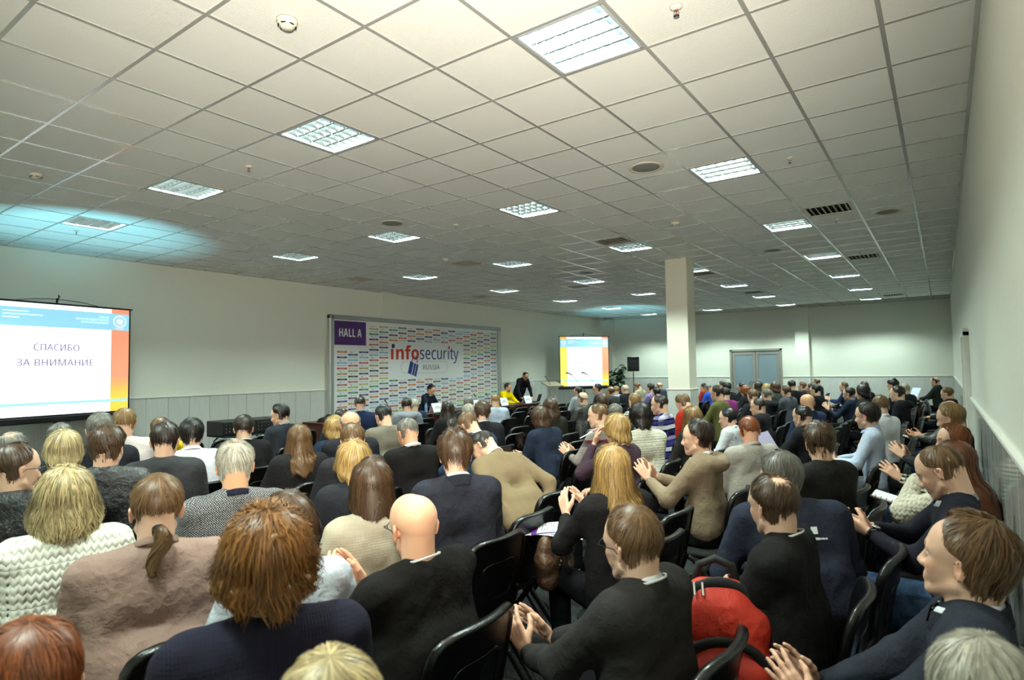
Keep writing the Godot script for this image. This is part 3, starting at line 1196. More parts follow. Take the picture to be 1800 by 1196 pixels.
	for a in [[Vector3(-9.52, 0, -17.3), "closer to the lectern"], [Vector3(-9.2, 0, -17.75), "standing further from the lectern"]]:
		if proto == null:
			o = base("microphone_stand")
			g = G.new()
			g.tube([Vector3(0, 0.1, 0), Vector3(0, 1.0, 0)], 0.011, 8)
			put("pole", g, blackm, o)
			g = G.new()
			g.tube([Vector3(0.08, 0.82, -0.1), Vector3(0, 1.0, 0), Vector3(-0.26, 1.5, 0.38)], 0.007, 6)
			put("boom_arm", g, blackm, o)
			g = G.new()
			g.tube([Vector3(-0.25, 1.485, 0.37), Vector3(-0.28, 1.53, 0.45), Vector3(-0.34, 1.56, 0.56)], [0.014, 0.016, 0.024], 8)
			put("microphone_head", g, black, o)
			for k in 3:
				g = G.new()
				g.tube([Vector3(0, 0.18, 0), Vector3(cos(k * TAU / 3) * 0.3, 0.012, sin(k * TAU / 3) * 0.3)], 0.009, 6)
				put("leg", g, blackm, o)
			proto = o
		else:
			o = copy_of(proto, "microphone_stand")
		o.position = a[0]
		tag(o, "black boom microphone stand before the far screen, " + a[1], "microphone stand", "boom stands before the far screen")
	# loudspeaker on its stand, potted plant behind
	o = base("speaker_stand", Vector3(-9.6, 0, -21.3))
	tag(o, "black tripod stand under the loudspeaker in the far corner", "speaker stand")
	g = G.new()
	g.tube([Vector3(0, 0.1, 0), Vector3(0, 1.54, 0)], 0.018, 8)
	put("pole", g, blackm, o)
	for k in 3:
		g = G.new()
		g.tube([Vector3(0, 0.6, 0), Vector3(cos(k * TAU / 3 + 0.5) * 0.45, 0.012, sin(k * TAU / 3 + 0.5) * 0.45)], 0.012, 6)
		put("leg", g, blackm, o)
	o = base("loudspeaker", Vector3(-9.6, 1.55, -21.3), deg_to_rad(35))
	tag(o, "black loudspeaker box on a stand in the far corner by the plant", "speaker")
	g = G.new()
	g.box(Vector3(0, 0.28, 0), Vector3(0.4, 0.56, 0.34), 0.02)
	put("cabinet", g, black, o)
	g = G.new()
	g.box(Vector3(0, 0.2, 0.172), Vector3(0.34, 0.3, 0.012), 0.006)
	put("grille", g, std("grille_black", Color(0.05, 0.05, 0.055), 0.8), o)
	g = G.new()
	g.surf(16, 4, func(u: float, w: float) -> Vector3:
		return Vector3((0.14 - 0.06 * w) * cos(u * TAU), 0.44 + (0.06 - 0.03 * w) * sin(u * TAU), 0.176 - 0.04 * w * w), true)
	put("horn", g, std("grille_black", Color(0.05, 0.05, 0.055), 0.8), o)
	build_plant(Vector3(-10.25, 0, -21.2))
	build_rack()


func build_plant(at: Vector3) -> void:
	var o := base("potted_plant", at)
	tag(o, "tall leafy green potted plant behind the loudspeaker in the far corner", "plant")
	var g := G.new()
	g.lathe([Vector2(0.001, 0), Vector2(0.15, 0), Vector2(0.19, 0.36), Vector2(0.2, 0.38), Vector2(0.18, 0.38), Vector2(0.17, 0.33), Vector2(0.001, 0.33)], 24)
	put("pot", g, std("pot_brown", Color(0.22, 0.15, 0.1), 0.5), o)
	var leafm := []
	for k in 3:
		var m := std("leaf_%d" % k, [Color(0.1, 0.2, 0.09), Color(0.14, 0.26, 0.11), Color(0.08, 0.15, 0.07)][k], 0.4)
		m.backlight_enabled = true
		m.backlight = Color(0.1, 0.2, 0.05)
		leafm.append(m)
	var leaf := G.new()
	leaf.surf(4, 6, func(u: float, w: float) -> Vector3:
		var half := 0.075 * pow(sin(PI * pow(w, 0.75)), 0.8) + 0.002
		var x := (u - 0.5) * 2.0 * half
		return Vector3(x, -0.09 * w * w - 0.25 * x * x / 0.08 + 0.03 * sin(w * 3.0), -0.2 * w))
	var lm := leaf.mesh()
	var r2 := RandomNumberGenerator.new()
	r2.seed = 11
	g = G.new()
	var n := 0
	for k in 9:
		var a := k * 2.4
		var top := 0.9 + 1.0 * r2.randf()
		var lean := 0.14 + 0.2 * r2.randf()
		var p0 := Vector3(cos(a) * 0.06, 0.32, sin(a) * 0.06)
		var p1 := Vector3(cos(a) * lean * 0.7, top * 0.6, sin(a) * lean * 0.7)
		var p2 := Vector3(cos(a) * lean, top, sin(a) * lean)
		g.tube([p0, p1, p2], [0.012, 0.01, 0.005], 6)
		for q in 14:
			var t := 0.25 + 0.75 * q / 13.0
			var p := p0.lerp(p1, t * 2.0) if t < 0.5 else p1.lerp(p2, t * 2.0 - 1.0)
			var l := put("leaf", lm, leafm[r2.randi() % 3], o)
			var s := 0.8 + 0.6 * r2.randf()
			l.transform = Transform3D(Basis(Vector3.UP, r2.randf() * TAU) * Basis(Vector3.RIGHT, 0.5 - 0.9 * r2.randf()) * Basis(Vector3.BACK, 0.5 - r2.randf()) * Basis.from_scale(Vector3.ONE * s), p)
			n += 1
	put("stem", g, std("stem_green", Color(0.16, 0.2, 0.09), 0.6), o)


func build_rack() -> void:
	var black := std("black_plastic", Color(0.025, 0.025, 0.028), 0.4)
	var blackm := std("black_metal", Color(0.03, 0.035, 0.04), 0.45)
	var case := std("case_grey", Color(0.09, 0.09, 0.085), 0.5)
	var o := base("equipment_stand", Vector3(-10.35, 0, -6.1))
	tag(o, "black folding stand carrying the sound equipment against the stage wall", "stand")
	var g := G.new()
	g.box(Vector3(0, 0.6, 0), Vector3(0.6, 0.025, 1.1), 0.005)
	put("shelf", g, blackm, o)
	for s in [-1, 1]:
		g = G.new()
		g.tube([Vector3(0.28, 0.012, s * 0.42), Vector3(0.28, 0.5, s * 0.42), Vector3(0.24, 0.585, s * 0.34), Vector3(-0.24, 0.585, s * 0.34), Vector3(-0.28, 0.5, s * 0.42), Vector3(-0.28, 0.012, s * 0.42)], 0.016, 8)
		put("leg", g, blackm, o)
	var face := std("panel_dark", Color(0.045, 0.045, 0.045), 0.5)
	for k in 2:
		o = base("sound_mixer", Vector3(-10.35, 0.613, -5.8 - 0.6 * k))
		tag(o, ["dark equipment case behind the person in plain black suit, on the stand", "dark equipment case with looping cable, beside the person in grey cardigan"][k], "audio equipment", "equipment cases on the black stand")
		g = G.new()
		g.box(Vector3(0, 0.13, 0), Vector3(0.5, 0.25, 0.56), 0.012)
		put("case", g, case, o)
		g = G.new()
		g.box(Vector3(0.253, 0.13, 0), Vector3(0.008, 0.21, 0.5), 0.003)
		put("connector_panel", g, face, o)
		g = G.new()
		for r in 3:
			for c in 7:
				g.lathe([Vector2(0.011, 0), Vector2(0.009, 0.006), Vector2(0.001, 0.004)], 8, Vector3(0.257, 0.07 + 0.06 * r, -0.2 + 0.066 * c), Basis(Vector3.BACK, -PI / 2))
		put("socket", g, std("socket_grey", Color(0.35, 0.35, 0.36), 0.4, 0.6), o)
		if k == 1:
			g = G.new()
			g.tube([Vector3(0.25, 0.18, 0.12), Vector3(0.34, 0.2, 0.05), Vector3(0.37, 0.08, -0.12), Vector3(0.36, -0.2, -0.16), Vector3(0.3, -0.6, -0.1)], 0.008, 6)
			put("cable", g, black, o)
	o = base("cloth_bundle", Vector3(-9.75, 0.741, -7.5))
	tag(o, "crumpled black cloth left on the end of the presidium table", "cloth")
	g = G.new()
	var nz := FastNoiseLite.new()
	nz.seed = 4
	nz.frequency = 6.0
	g.surf(24, 10, func(u: float, w: float) -> Vector3:
		var a := u * TAU
		var p := Vector3(cos(a) * sin(w * PI / 2) * 0.17, cos(w * PI / 2) * 0.11, sin(a) * sin(w * PI / 2) * 0.27)
		return p * (1.0 + 0.5 * nz.get_noise_3dv(p)), true, true)
	put("folded_cloth", g, std("black_cloth", Color(0.02, 0.02, 0.022), 0.95), o)


# ---------------------------------------------------------------- bodies: a field of tapered capsules, meshed as surface nets

# a bone: [a, b, ra, rb] and, for a flattened one, [.., axis, squeeze]; an 8th entry of -1 cuts away
func field(g: G, bones: Array, cell: float, k: float, nz: FastNoiseLite = null, amp := 0.0) -> void:
	var lo := Vector3(1e9, 1e9, 1e9)
	var hi := -lo
	for b in bones:
		if b.size() > 6:
			continue
		var r := maxf(b[2], b[3])
		var rv := Vector3(r, r, r)
		lo = lo.min(b[0] - rv).min(b[1] - rv)
		hi = hi.max(b[0] + rv).max(b[1] + rv)
	var pad := cell * 2.5
	lo -= Vector3(pad, pad, pad)
	hi += Vector3(pad, pad, pad)
	var nx := int((hi.x - lo.x) / cell) + 2
	var ny := int((hi.y - lo.y) / cell) + 2
	var nzz := int((hi.z - lo.z) / cell) + 2
	var nxy := nx * ny
	var f := PackedFloat32Array()
	f.resize(nxy * nzz)
	f.fill(1.0)
	var inv := 1.0 / cell
	for b in bones:
		var a: Vector3 = b[0]
		var ra: float = b[2]
		var dr: float = b[3] - b[2]
		var ab: Vector3 = b[1] - a
		var flat: bool = b.size() > 4 and b[5] != 1.0
		var ax := Vector3.ZERO
		var s1 := 0.0
		if flat:
			ax = b[4]
			s1 = b[5] - 1.0
		var cut: bool = b.size() > 6
		var abf := ab
		if flat:
			abf += ax * (ab.dot(ax) * s1)
		var l2 := 1.0 / maxf(abf.length_squared(), 1e-8)
		var rr := maxf(b[2], b[3]) + k * 0.6 + cell * 1.9
		var rv := Vector3(rr, rr, rr)
		var p0: Vector3 = (a.min(b[1]) - rv - lo) * inv
		var p1: Vector3 = (a.max(b[1]) + rv - lo) * inv
		var x0 := maxi(0, int(p0.x))
		var x1 := mini(nx - 1, int(p1.x) + 1)
		var y0 := maxi(0, int(p0.y))
		var y1 := mini(ny - 1, int(p1.y) + 1)
		var z0 := maxi(0, int(p0.z))
		var z1 := mini(nzz - 1, int(p1.z) + 1)
		for z in range(z0, z1 + 1):
			for y in range(y0, y1 + 1):
				var q := z * nxy + y * nx + x0
				var p := Vector3(lo.x + x0 * cell, lo.y + y * cell, lo.z + z * cell) - a
				for x in range(x0, x1 + 1):
					var w := p
					if flat:
						w += ax * (p.dot(ax) * s1)
					var h := clampf(w.dot(abf) * l2, 0.0, 1.0)
					var d := (w - abf * h).length() - ra - dr * h
					var c := f[q]
					if cut:
						if -d > c:
							f[q] = -d
					else:
						var e := k - absf(d - c)
						if e > 0.0:
							f[q] = minf(d, c) - e * e * 0.25 / k
						elif d < c:
							f[q] = d
					q += 1
					p.x += cell
	if nz and amp > 0.0:
		var lim := cell * 2.2
		for z in nzz:
			for y in ny:
				var q := z * nxy + y * nx
				for x in nx:
					if absf(f[q]) < lim:
						f[q] += amp * nz.get_noise_3d(lo.x + x * cell, lo.y + y * cell, lo.z + z * cell)
					q += 1
	var o := g.v.size()
	var oi := g.i.size()
	var at := PackedInt32Array()
	at.resize(nxy * nzz)
	at.fill(-1)
	var near := cell * 2.4
	var offs := [0, 1, nx, nx + 1, nxy, nxy + 1, nxy + nx, nxy + nx + 1]
	var o1: int = 1
	var o2: int = nx
	var o3: int = nx + 1
	var o4: int = nxy
	var o5: int = nxy + 1
	var o6: int = nxy + nx
	var o7: int = nxy + nx + 1
	for z in nzz - 1:
		for y in ny - 1:
			var q := z * nxy + y * nx - 1
			for x in nx - 1:
				q += 1
				var c0 := f[q]
				if c0 > near or c0 < -near:
					continue
				var c1 := f[q + o1]
				var c2 := f[q + o2]
				var c3 := f[q + o3]
				var c4 := f[q + o4]
				var c5 := f[q + o5]
				var c6 := f[q + o6]
				var c7 := f[q + o7]
				var m := int(c0 < 0) + int(c1 < 0) + int(c2 < 0) + int(c3 < 0) + int(c4 < 0) + int(c5 < 0) + int(c6 < 0) + int(c7 < 0)
				if m == 0 or m == 8:
					continue
				var s := Vector3.ZERO
				var n := 0
				if (c0 < 0) != (c1 < 0):
					s += Vector3(c0 / (c0 - c1), 0, 0)
					n += 1
				if (c2 < 0) != (c3 < 0):
					s += Vector3(c2 / (c2 - c3), 1, 0)
					n += 1
				if (c4 < 0) != (c5 < 0):
					s += Vector3(c4 / (c4 - c5), 0, 1)
					n += 1
				if (c6 < 0) != (c7 < 0):
					s += Vector3(c6 / (c6 - c7), 1, 1)
					n += 1
				if (c0 < 0) != (c2 < 0):
					s += Vector3(0, c0 / (c0 - c2), 0)
					n += 1
				if (c1 < 0) != (c3 < 0):
					s += Vector3(1, c1 / (c1 - c3), 0)
					n += 1
				if (c4 < 0) != (c6 < 0):
					s += Vector3(0, c4 / (c4 - c6), 1)
					n += 1
				if (c5 < 0) != (c7 < 0):
					s += Vector3(1, c5 / (c5 - c7), 1)
					n += 1
				if (c0 < 0) != (c4 < 0):
					s += Vector3(0, 0, c0 / (c0 - c4))
					n += 1
				if (c1 < 0) != (c5 < 0):
					s += Vector3(1, 0, c1 / (c1 - c5))
					n += 1
				if (c2 < 0) != (c6 < 0):
					s += Vector3(0, 1, c2 / (c2 - c6))
					n += 1
				if (c3 < 0) != (c7 < 0):
					s += Vector3(1, 1, c3 / (c3 - c7))
					n += 1
				at[q] = g.v.size()
				g.v.append(lo + (Vector3(x, y, z) + s / n) * cell)
	for z in range(1, nzz - 1):
		for y in range(1, ny - 1):
			var q := z * nxy + y * nx
			for x in range(1, nx - 1):
				q += 1
				var v0 := at[q]
				if v0 < 0:
					continue
				var neg := f[q] < 0
				if neg != (f[q + o1] < 0):
					quad4(g, v0, at[q - o2], at[q - o2 - o4], at[q - o4], neg)
				if neg != (f[q + o2] < 0):
					quad4(g, v0, at[q - o4], at[q - o4 - o1], at[q - o1], neg)
				if neg != (f[q + o4] < 0):
					quad4(g, v0, at[q - o1], at[q - o1 - o2], at[q - o2], neg)
	g.smooth(o, oi)


func quad4(g: G, a: int, b: int, c: int, d: int, neg: bool) -> void:
	if b < 0 or c < 0 or d < 0:
		return
	if neg:
		g.i.append_array([a, c, b, a, d, c])
	else:
		g.i.append_array([a, b, c, a, c, d])


# ---------------------------------------------------------------- heads and hands, made once per fineness and shared

var shared := {}

func head_shape(cell: float, slim: bool) -> Array:   # [G, kind of skin at each point]
	var key := "head%.4f%s" % [cell, slim]
	if shared.has(key):
		return shared[key]
	var g := G.new()
	var jw := 0.040 if slim else 0.046
	var X := Vector3.RIGHT
	var b := [
		[Vector3(0, 0.04, 0.03), Vector3(0, 0.045, -0.022), 0.0775, 0.073, X, 1.05],
		[Vector3(0, -0.012, -0.018), Vector3(0, 0.02, -0.03), 0.062, 0.066],
		[Vector3(jw, -0.055, 0.0), Vector3(0.012, -0.097, -0.068), 0.021, 0.018],
		[Vector3(-jw, -0.055, 0.0), Vector3(-0.012, -0.097, -0.068), 0.021, 0.018],
		[Vector3(0, -0.095, -0.07), Vector3(0, -0.1, -0.072), 0.018, 0.015],
		[Vector3(0, -0.05, -0.045), Vector3(0, -0.08, -0.05), 0.044, 0.032],
		[Vector3(0.036, -0.022, -0.062), Vector3(0.03, -0.05, -0.06), 0.022, 0.02],
		[Vector3(-0.036, -0.022, -0.062), Vector3(-0.03, -0.05, -0.06), 0.022, 0.02],
		[Vector3(0.014, 0.026, -0.088), Vector3(0.042, 0.024, -0.073), 0.0105, 0.01],
		[Vector3(-0.014, 0.026, -0.088), Vector3(-0.042, 0.024, -0.073), 0.0105, 0.01],
		[Vector3(0, 0.012, -0.09), Vector3(0, -0.033, -0.11), 0.0075, 0.0105],
		[Vector3(0.011, -0.037, -0.098), Vector3(0.011, -0.036, -0.094), 0.008, 0.008],
		[Vector3(-0.011, -0.037, -0.098), Vector3(-0.011, -0.036, -0.094), 0.008, 0.008],
		[Vector3(0.018, -0.06, -0.083), Vector3(-0.018, -0.06, -0.083), 0.0065, 0.0065],
		[Vector3(0.016, -0.071, -0.083), Vector3(-0.016, -0.071, -0.083), 0.0075, 0.0075],
		[Vector3(0, -0.03, 0.02), Vector3(0, -0.155, 0.022), 0.049 if slim else 0.055, 0.05 if slim else 0.058],
		[Vector3(0, 0.0, 0.045), Vector3(0, -0.11, 0.035), 0.055, 0.05],
	]
	field(g, b, cell, 0.016)
	# eye sockets pressed in, ears and eyeballs set on: a grid of their own
	var tags := PackedInt32Array()
	tags.resize(g.v.size())
	for k in g.v.size():
		var p := g.v[k]
		var sx := absf(p.x)
		var e := Vector2(sx - 0.031, p.y - 0.004)
		if p.z < -0.05 and e.length() < 0.022:
			var t := 1.0 - e.length() / 0.022
			g.v[k].z += 0.009 * t * t * (3.0 - 2.0 * t)
		if p.z < -0.06 and absf(p.y + 0.066) < 0.011 and sx < 0.023:
			tags[k] = 1
			if absf(p.y + 0.0655) < 0.0018:
				g.v[k].z += 0.003
		elif p.z < -0.06 and p.y > 0.022 and p.y < 0.033 and sx > 0.012 and sx < 0.048:
			tags[k] = 2
		elif p.y < -0.045 and p.z < -0.02 and p.y > -0.13:
			tags[k] = 5
		elif p.z < -0.05 and sx > 0.02 and p.y < -0.005 and p.y > -0.045:
			tags[k] = 6
	g.smooth()
	var o := g.v.size()
	for s in [-1.0, 1.0]:
		var e := G.new()
		var bs := Basis(Vector3.UP, s * 0.35) * Basis(Vector3.RIGHT, -0.15)
		var c := Vector3(s * 0.078, -0.006, 0.016)
		field(e, [[c + bs * Vector3(0, 0.012, 0.002), c + bs * Vector3(0, -0.016, -0.004), 0.021, 0.013, bs * Vector3.RIGHT, 2.6],
			[c + bs * Vector3(-s * 0.012, 0.0, -0.006), c + bs * Vector3(0, 0, -0.004), 0.012, 0.011],
			[c + bs * Vector3(s * 0.0085, 0.008, -0.002), c + bs * Vector3(s * 0.008, -0.006, -0.004), 0.0105, 0.007, bs * Vector3.RIGHT, 1.6, -1]], minf(cell, 0.005), 0.005)
		g.join(e, Transform3D.IDENTITY)
	while tags.size() < g.v.size():
		tags.append(6)
	for s in [-1.0, 1.0]:
		var e := G.new()
		var n := 10 if cell < 0.005 else 6
		e.surf(n, n / 2, func(u: float, w: float) -> Vector3:
			var a := w * PI / 2
			return Vector3(s * 0.031 + 0.0125 * sin(a) * cos(u * TAU), 0.004 + 0.0095 * sin(a) * sin(u * TAU), -0.0735 - 0.0125 * cos(a)), false)
		var from := g.v.size()
		g.join(e, Transform3D.IDENTITY)
		for k in range(from, g.v.size()):
			tags.append(4 if Vector2(g.v[k].x - s * 0.031, g.v[k].y - 0.004).length() < 0.0055 else 3)
	g.t = PackedVector2Array()
	shared[key] = [g, tags]
	return shared[key]


func hand_shape(cell: float, how: String) -> G:   # a right hand: wrist at the origin, fingers along -z, palm down
	var key := "hand%.4f%s" % [cell, how]
	if shared.has(key):
		return shared[key]
	var curl: float = {"flat": 0.1, "open": 0.24, "loose": 0.55, "grip": 1.0}[how]
	var b := []
	var xs := [-0.028, -0.0095, 0.0095, 0.027]
	var ln := [0.075, 0.083, 0.078, 0.062]
	for k in 4:
		var spread: float = (k - 1.5) * (0.07 if how != "open" else 0.13)
		var kn := Vector3(xs[k], 0.0, -0.088 + absf(k - 1.2) * 0.005)
		b.append([Vector3(xs[k] * 0.62, -0.002, -0.015), kn, 0.0145, 0.0115])
		var p := kn
		var a := curl * 0.55
		for q in 3:
			var l: float = ln[k] * [0.46, 0.31, 0.26][q]
			var d := Vector3(sin(spread), -sin(a), -cos(a) * cos(spread)).normalized()
			b.append([p, p + d * l, [0.0098, 0.0088, 0.0079][q], [0.0088, 0.0079, 0.007][q]])
			p += d * l
			a += curl * (0.75 if q == 0 else 0.55)
	b.append([Vector3(-0.012, -0.008, -0.02), Vector3(-0.012, -0.008, -0.06), 0.017, 0.013])
	b.append([Vector3(0.016, -0.006, -0.018), Vector3(0.02, -0.006, -0.055), 0.015, 0.012])
	var t0 := Vector3(-0.02, -0.006, -0.022)
	var t1 := t0 + Vector3(-0.026, -0.010 - curl * 0.008, -0.024)
	var t2 := t1 + Vector3(-0.014, -0.006 - curl * 0.012, -0.028)
	var t3 := t2 + Vector3(-0.004 + curl * 0.008, -0.004 - curl * 0.01, -0.024)
	b.append([t0, t1, 0.0155, 0.0125])
	b.append([t1, t2, 0.0115, 0.0098])
	b.append([t2, t3, 0.0096, 0.0075])
	b.append([Vector3(0, -0.001, 0.035), Vector3(0, -0.001, -0.012), 0.026, 0.023, Vector3.UP, 1.35])
	var g := G.new()
	field(g, b, cell, 0.0055)
	shared[key] = g
	return g


# ---------------------------------------------------------------- hair: locks that run from the crown over the skull and hang below it

const CROWN := 0.42   # how far the crown is tipped back, radians

func skull(az: float, pol0: float) -> Vector3:   # az 0 is the back, PI the face; pol from the crown
	var over := maxf(0.0, pol0 - 1.75) * smoothstep(1.5, 0.9, absf(az))   # below the skull the hair follows the nape
	var pol := pol0 - over
	var up := Vector3(0, cos(CROWN), sin(CROWN))
	var back := Vector3(0, -sin(CROWN), cos(CROWN))
	var d := up * cos(pol) + (back * cos(az) + Vector3.RIGHT * sin(az)) * sin(pol)
	var r := Vector3(0.0765, 0.084, 0.1035)
	return Vector3(0, 0.038, 0.003) + Vector3(-sin(az) * 0.25, -1.0, -0.16) * over * 0.13 + d / sqrt(pow(d.x / r.x, 2) + pow(d.y / r.y, 2) + pow(d.z / r.z, 2))


func hairline(az: float, high: float) -> float:
	var a := absf(az)
	var xs := [0.0, 0.75, 1.15, 1.45, 1.75, 1.98, 2.3, 2.7, 3.15]
	var ys := [2.36, 2.34, 2.12, 1.66, 1.66, 1.62, 1.36, 1.12 - high, 1.05 - high]
	for k in 8:
		if a <= xs[k + 1]:
			return lerpf(ys[k], ys[k + 1], smoothstep(0, 1, (a - xs[k]) / (xs[k + 1] - xs[k])))
	return ys[8]


# style: [top thickness, side thickness, length below the ear line, outward spread, wave, front height, bald spot, roughness of the outline]
const HAIR := {
	"crop": [0.007, 0.005, 0.0, 0.0, 0.0, 0.1, 0.0, 0.0015],
	"short": [0.015, 0.009, 0.0, 0.0, 0.0, 0.0, 0.0, 0.003],
	"full": [0.024, 0.016, 0.0, 0.0, 0.0, -0.06, 0.0, 0.005],
	"messy": [0.026, 0.014, 0.0, 0.0, 0.0, -0.05, 0.0, 0.008],
	"balding": [0.007, 0.012, 0.0, 0.0, 0.0, 0.3, 0.75, 0.002],
	"ring": [0.004, 0.008, 0.0, 0.0, 0.0, 0.35, 1.2, 0.002],
	"thin": [0.010, 0.010, 0.0, 0.0, 0.0, 0.15, 0.3, 0.003],
	"bob": [0.024, 0.022, 0.10, 0.010, 0.004, -0.05, 0.0, 0.004],
	"shag": [0.026, 0.022, 0.11, 0.014, 0.008, -0.05, 0.0, 0.006],
	"curly": [0.03, 0.026, 0.085, 0.02, 0.02, -0.05, 0.0, 0.013],
	"wavy": [0.02, 0.018, 0.16, 0.024, 0.012, 0.0, 0.0, 0.005],
	"mid": [0.014, 0.014, 0.17, 0.012, 0.004, 0.0, 0.0, 0.004],
	"long": [0.016, 0.016, 0.26, 0.016, 0.004, 0.0, 0.0, 0.004],
	"vlong": [0.017, 0.018, 0.40, 0.02, 0.004, 0.0, 0.0, 0.004],
	"tied": [0.009, 0.007, 0.0, 0.0, 0.0, 0.05, 0.0, 0.001, 0.84],
}


func hair_point(st: Array, az: float, t: float, lift: float, nz: FastNoiseLite, phase: float) -> Vector3:
	var a := absf(az)
	var line := hairline(az, st[5])
	if st.size() > 8:   # swept back from the nape
		line *= lerpf(st[8], 1.0, smoothstep(0.5, 1.5, a))
	var hang: float = st[2]
	var open := smoothstep(2.35, 1.75, a)            # how much of the hang there is: none over the face
	var over := hang * open
	var from: float = st[6] * (0.75 + 0.25 * cos(az)) if st[6] > 0 else 0.0
	var last := line if over <= 0.0 else minf(line, lerpf(1.62, 1.5, smoothstep(0.5, 1.6, a)))
	var arc := (last - from) * 0.085
	var all := arc + over
	var s := t * all
	var th: float = lerpf(st[0], st[1], smoothstep(0.5, 1.5, minf(last, from + s / 0.085)))
	var ends := smoothstep(0.0, 0.16, t) if st[6] > 0 else 1.0
	var p: Vector3
	if s <= arc or over <= 0.0:
		var pol := from + (last - from) * (t * all / arc if over > 0.0 else t)
		p = skull(az, pol)
		var nrm := (p - Vector3(0, 0.03, 0.0)).normalized()
		var tail := 1.0 if over > 0.0 else 1.0 - smoothstep(0.8, 1.0, t) * 0.85
		p += nrm * (th * ends * tail + lift)
		var bump := nz.get_noise_3d(p.x * 1.0 + phase, p.y * 0.6, p.z * 1.0)
		p += nrm * bump * float(st[7]) * 2.2 * ends * tail
	else:
		var q := s - arc
		p = skull(az, last)
		var nrm := (p - Vector3(0, 0.03, 0.0)).normalized()
		p += nrm * (th + lift)
		var side := Vector3(p.x, 0, p.z - 0.01).normalized()
		var f := q / maxf(hang, 0.01)
		var out: float = st[3] * sin(minf(f, 1.0) * 2.2) - 0.028 * smoothstep(0.55, 1.0, f) * (1.0 if hang < 0.2 else 0.15)
		if hang >= 0.2:
			out += 0.035 * smoothstep(0.1, 0.16, q) * (1.0 if a < 1.2 else 0.4)    # lies over collar and shoulders
		p += side * out + Vector3.DOWN * q
		var wv := sin(q * 42.0 + az * 5.0 + phase) * float(st[4]) * smoothstep(0.0, 0.08, q)
		p += side * wv * 0.6 + Vector3(cos(az), 0, -sin(az)) * wv
		p += side * nz.get_noise_3d(p.x + phase, p.y * 0.5, p.z) * float(st[7]) * 2.5
		p.y += 0.018 * sin(az * 9.0 + phase) * smoothstep(0.6, 1.0, f)
	return p


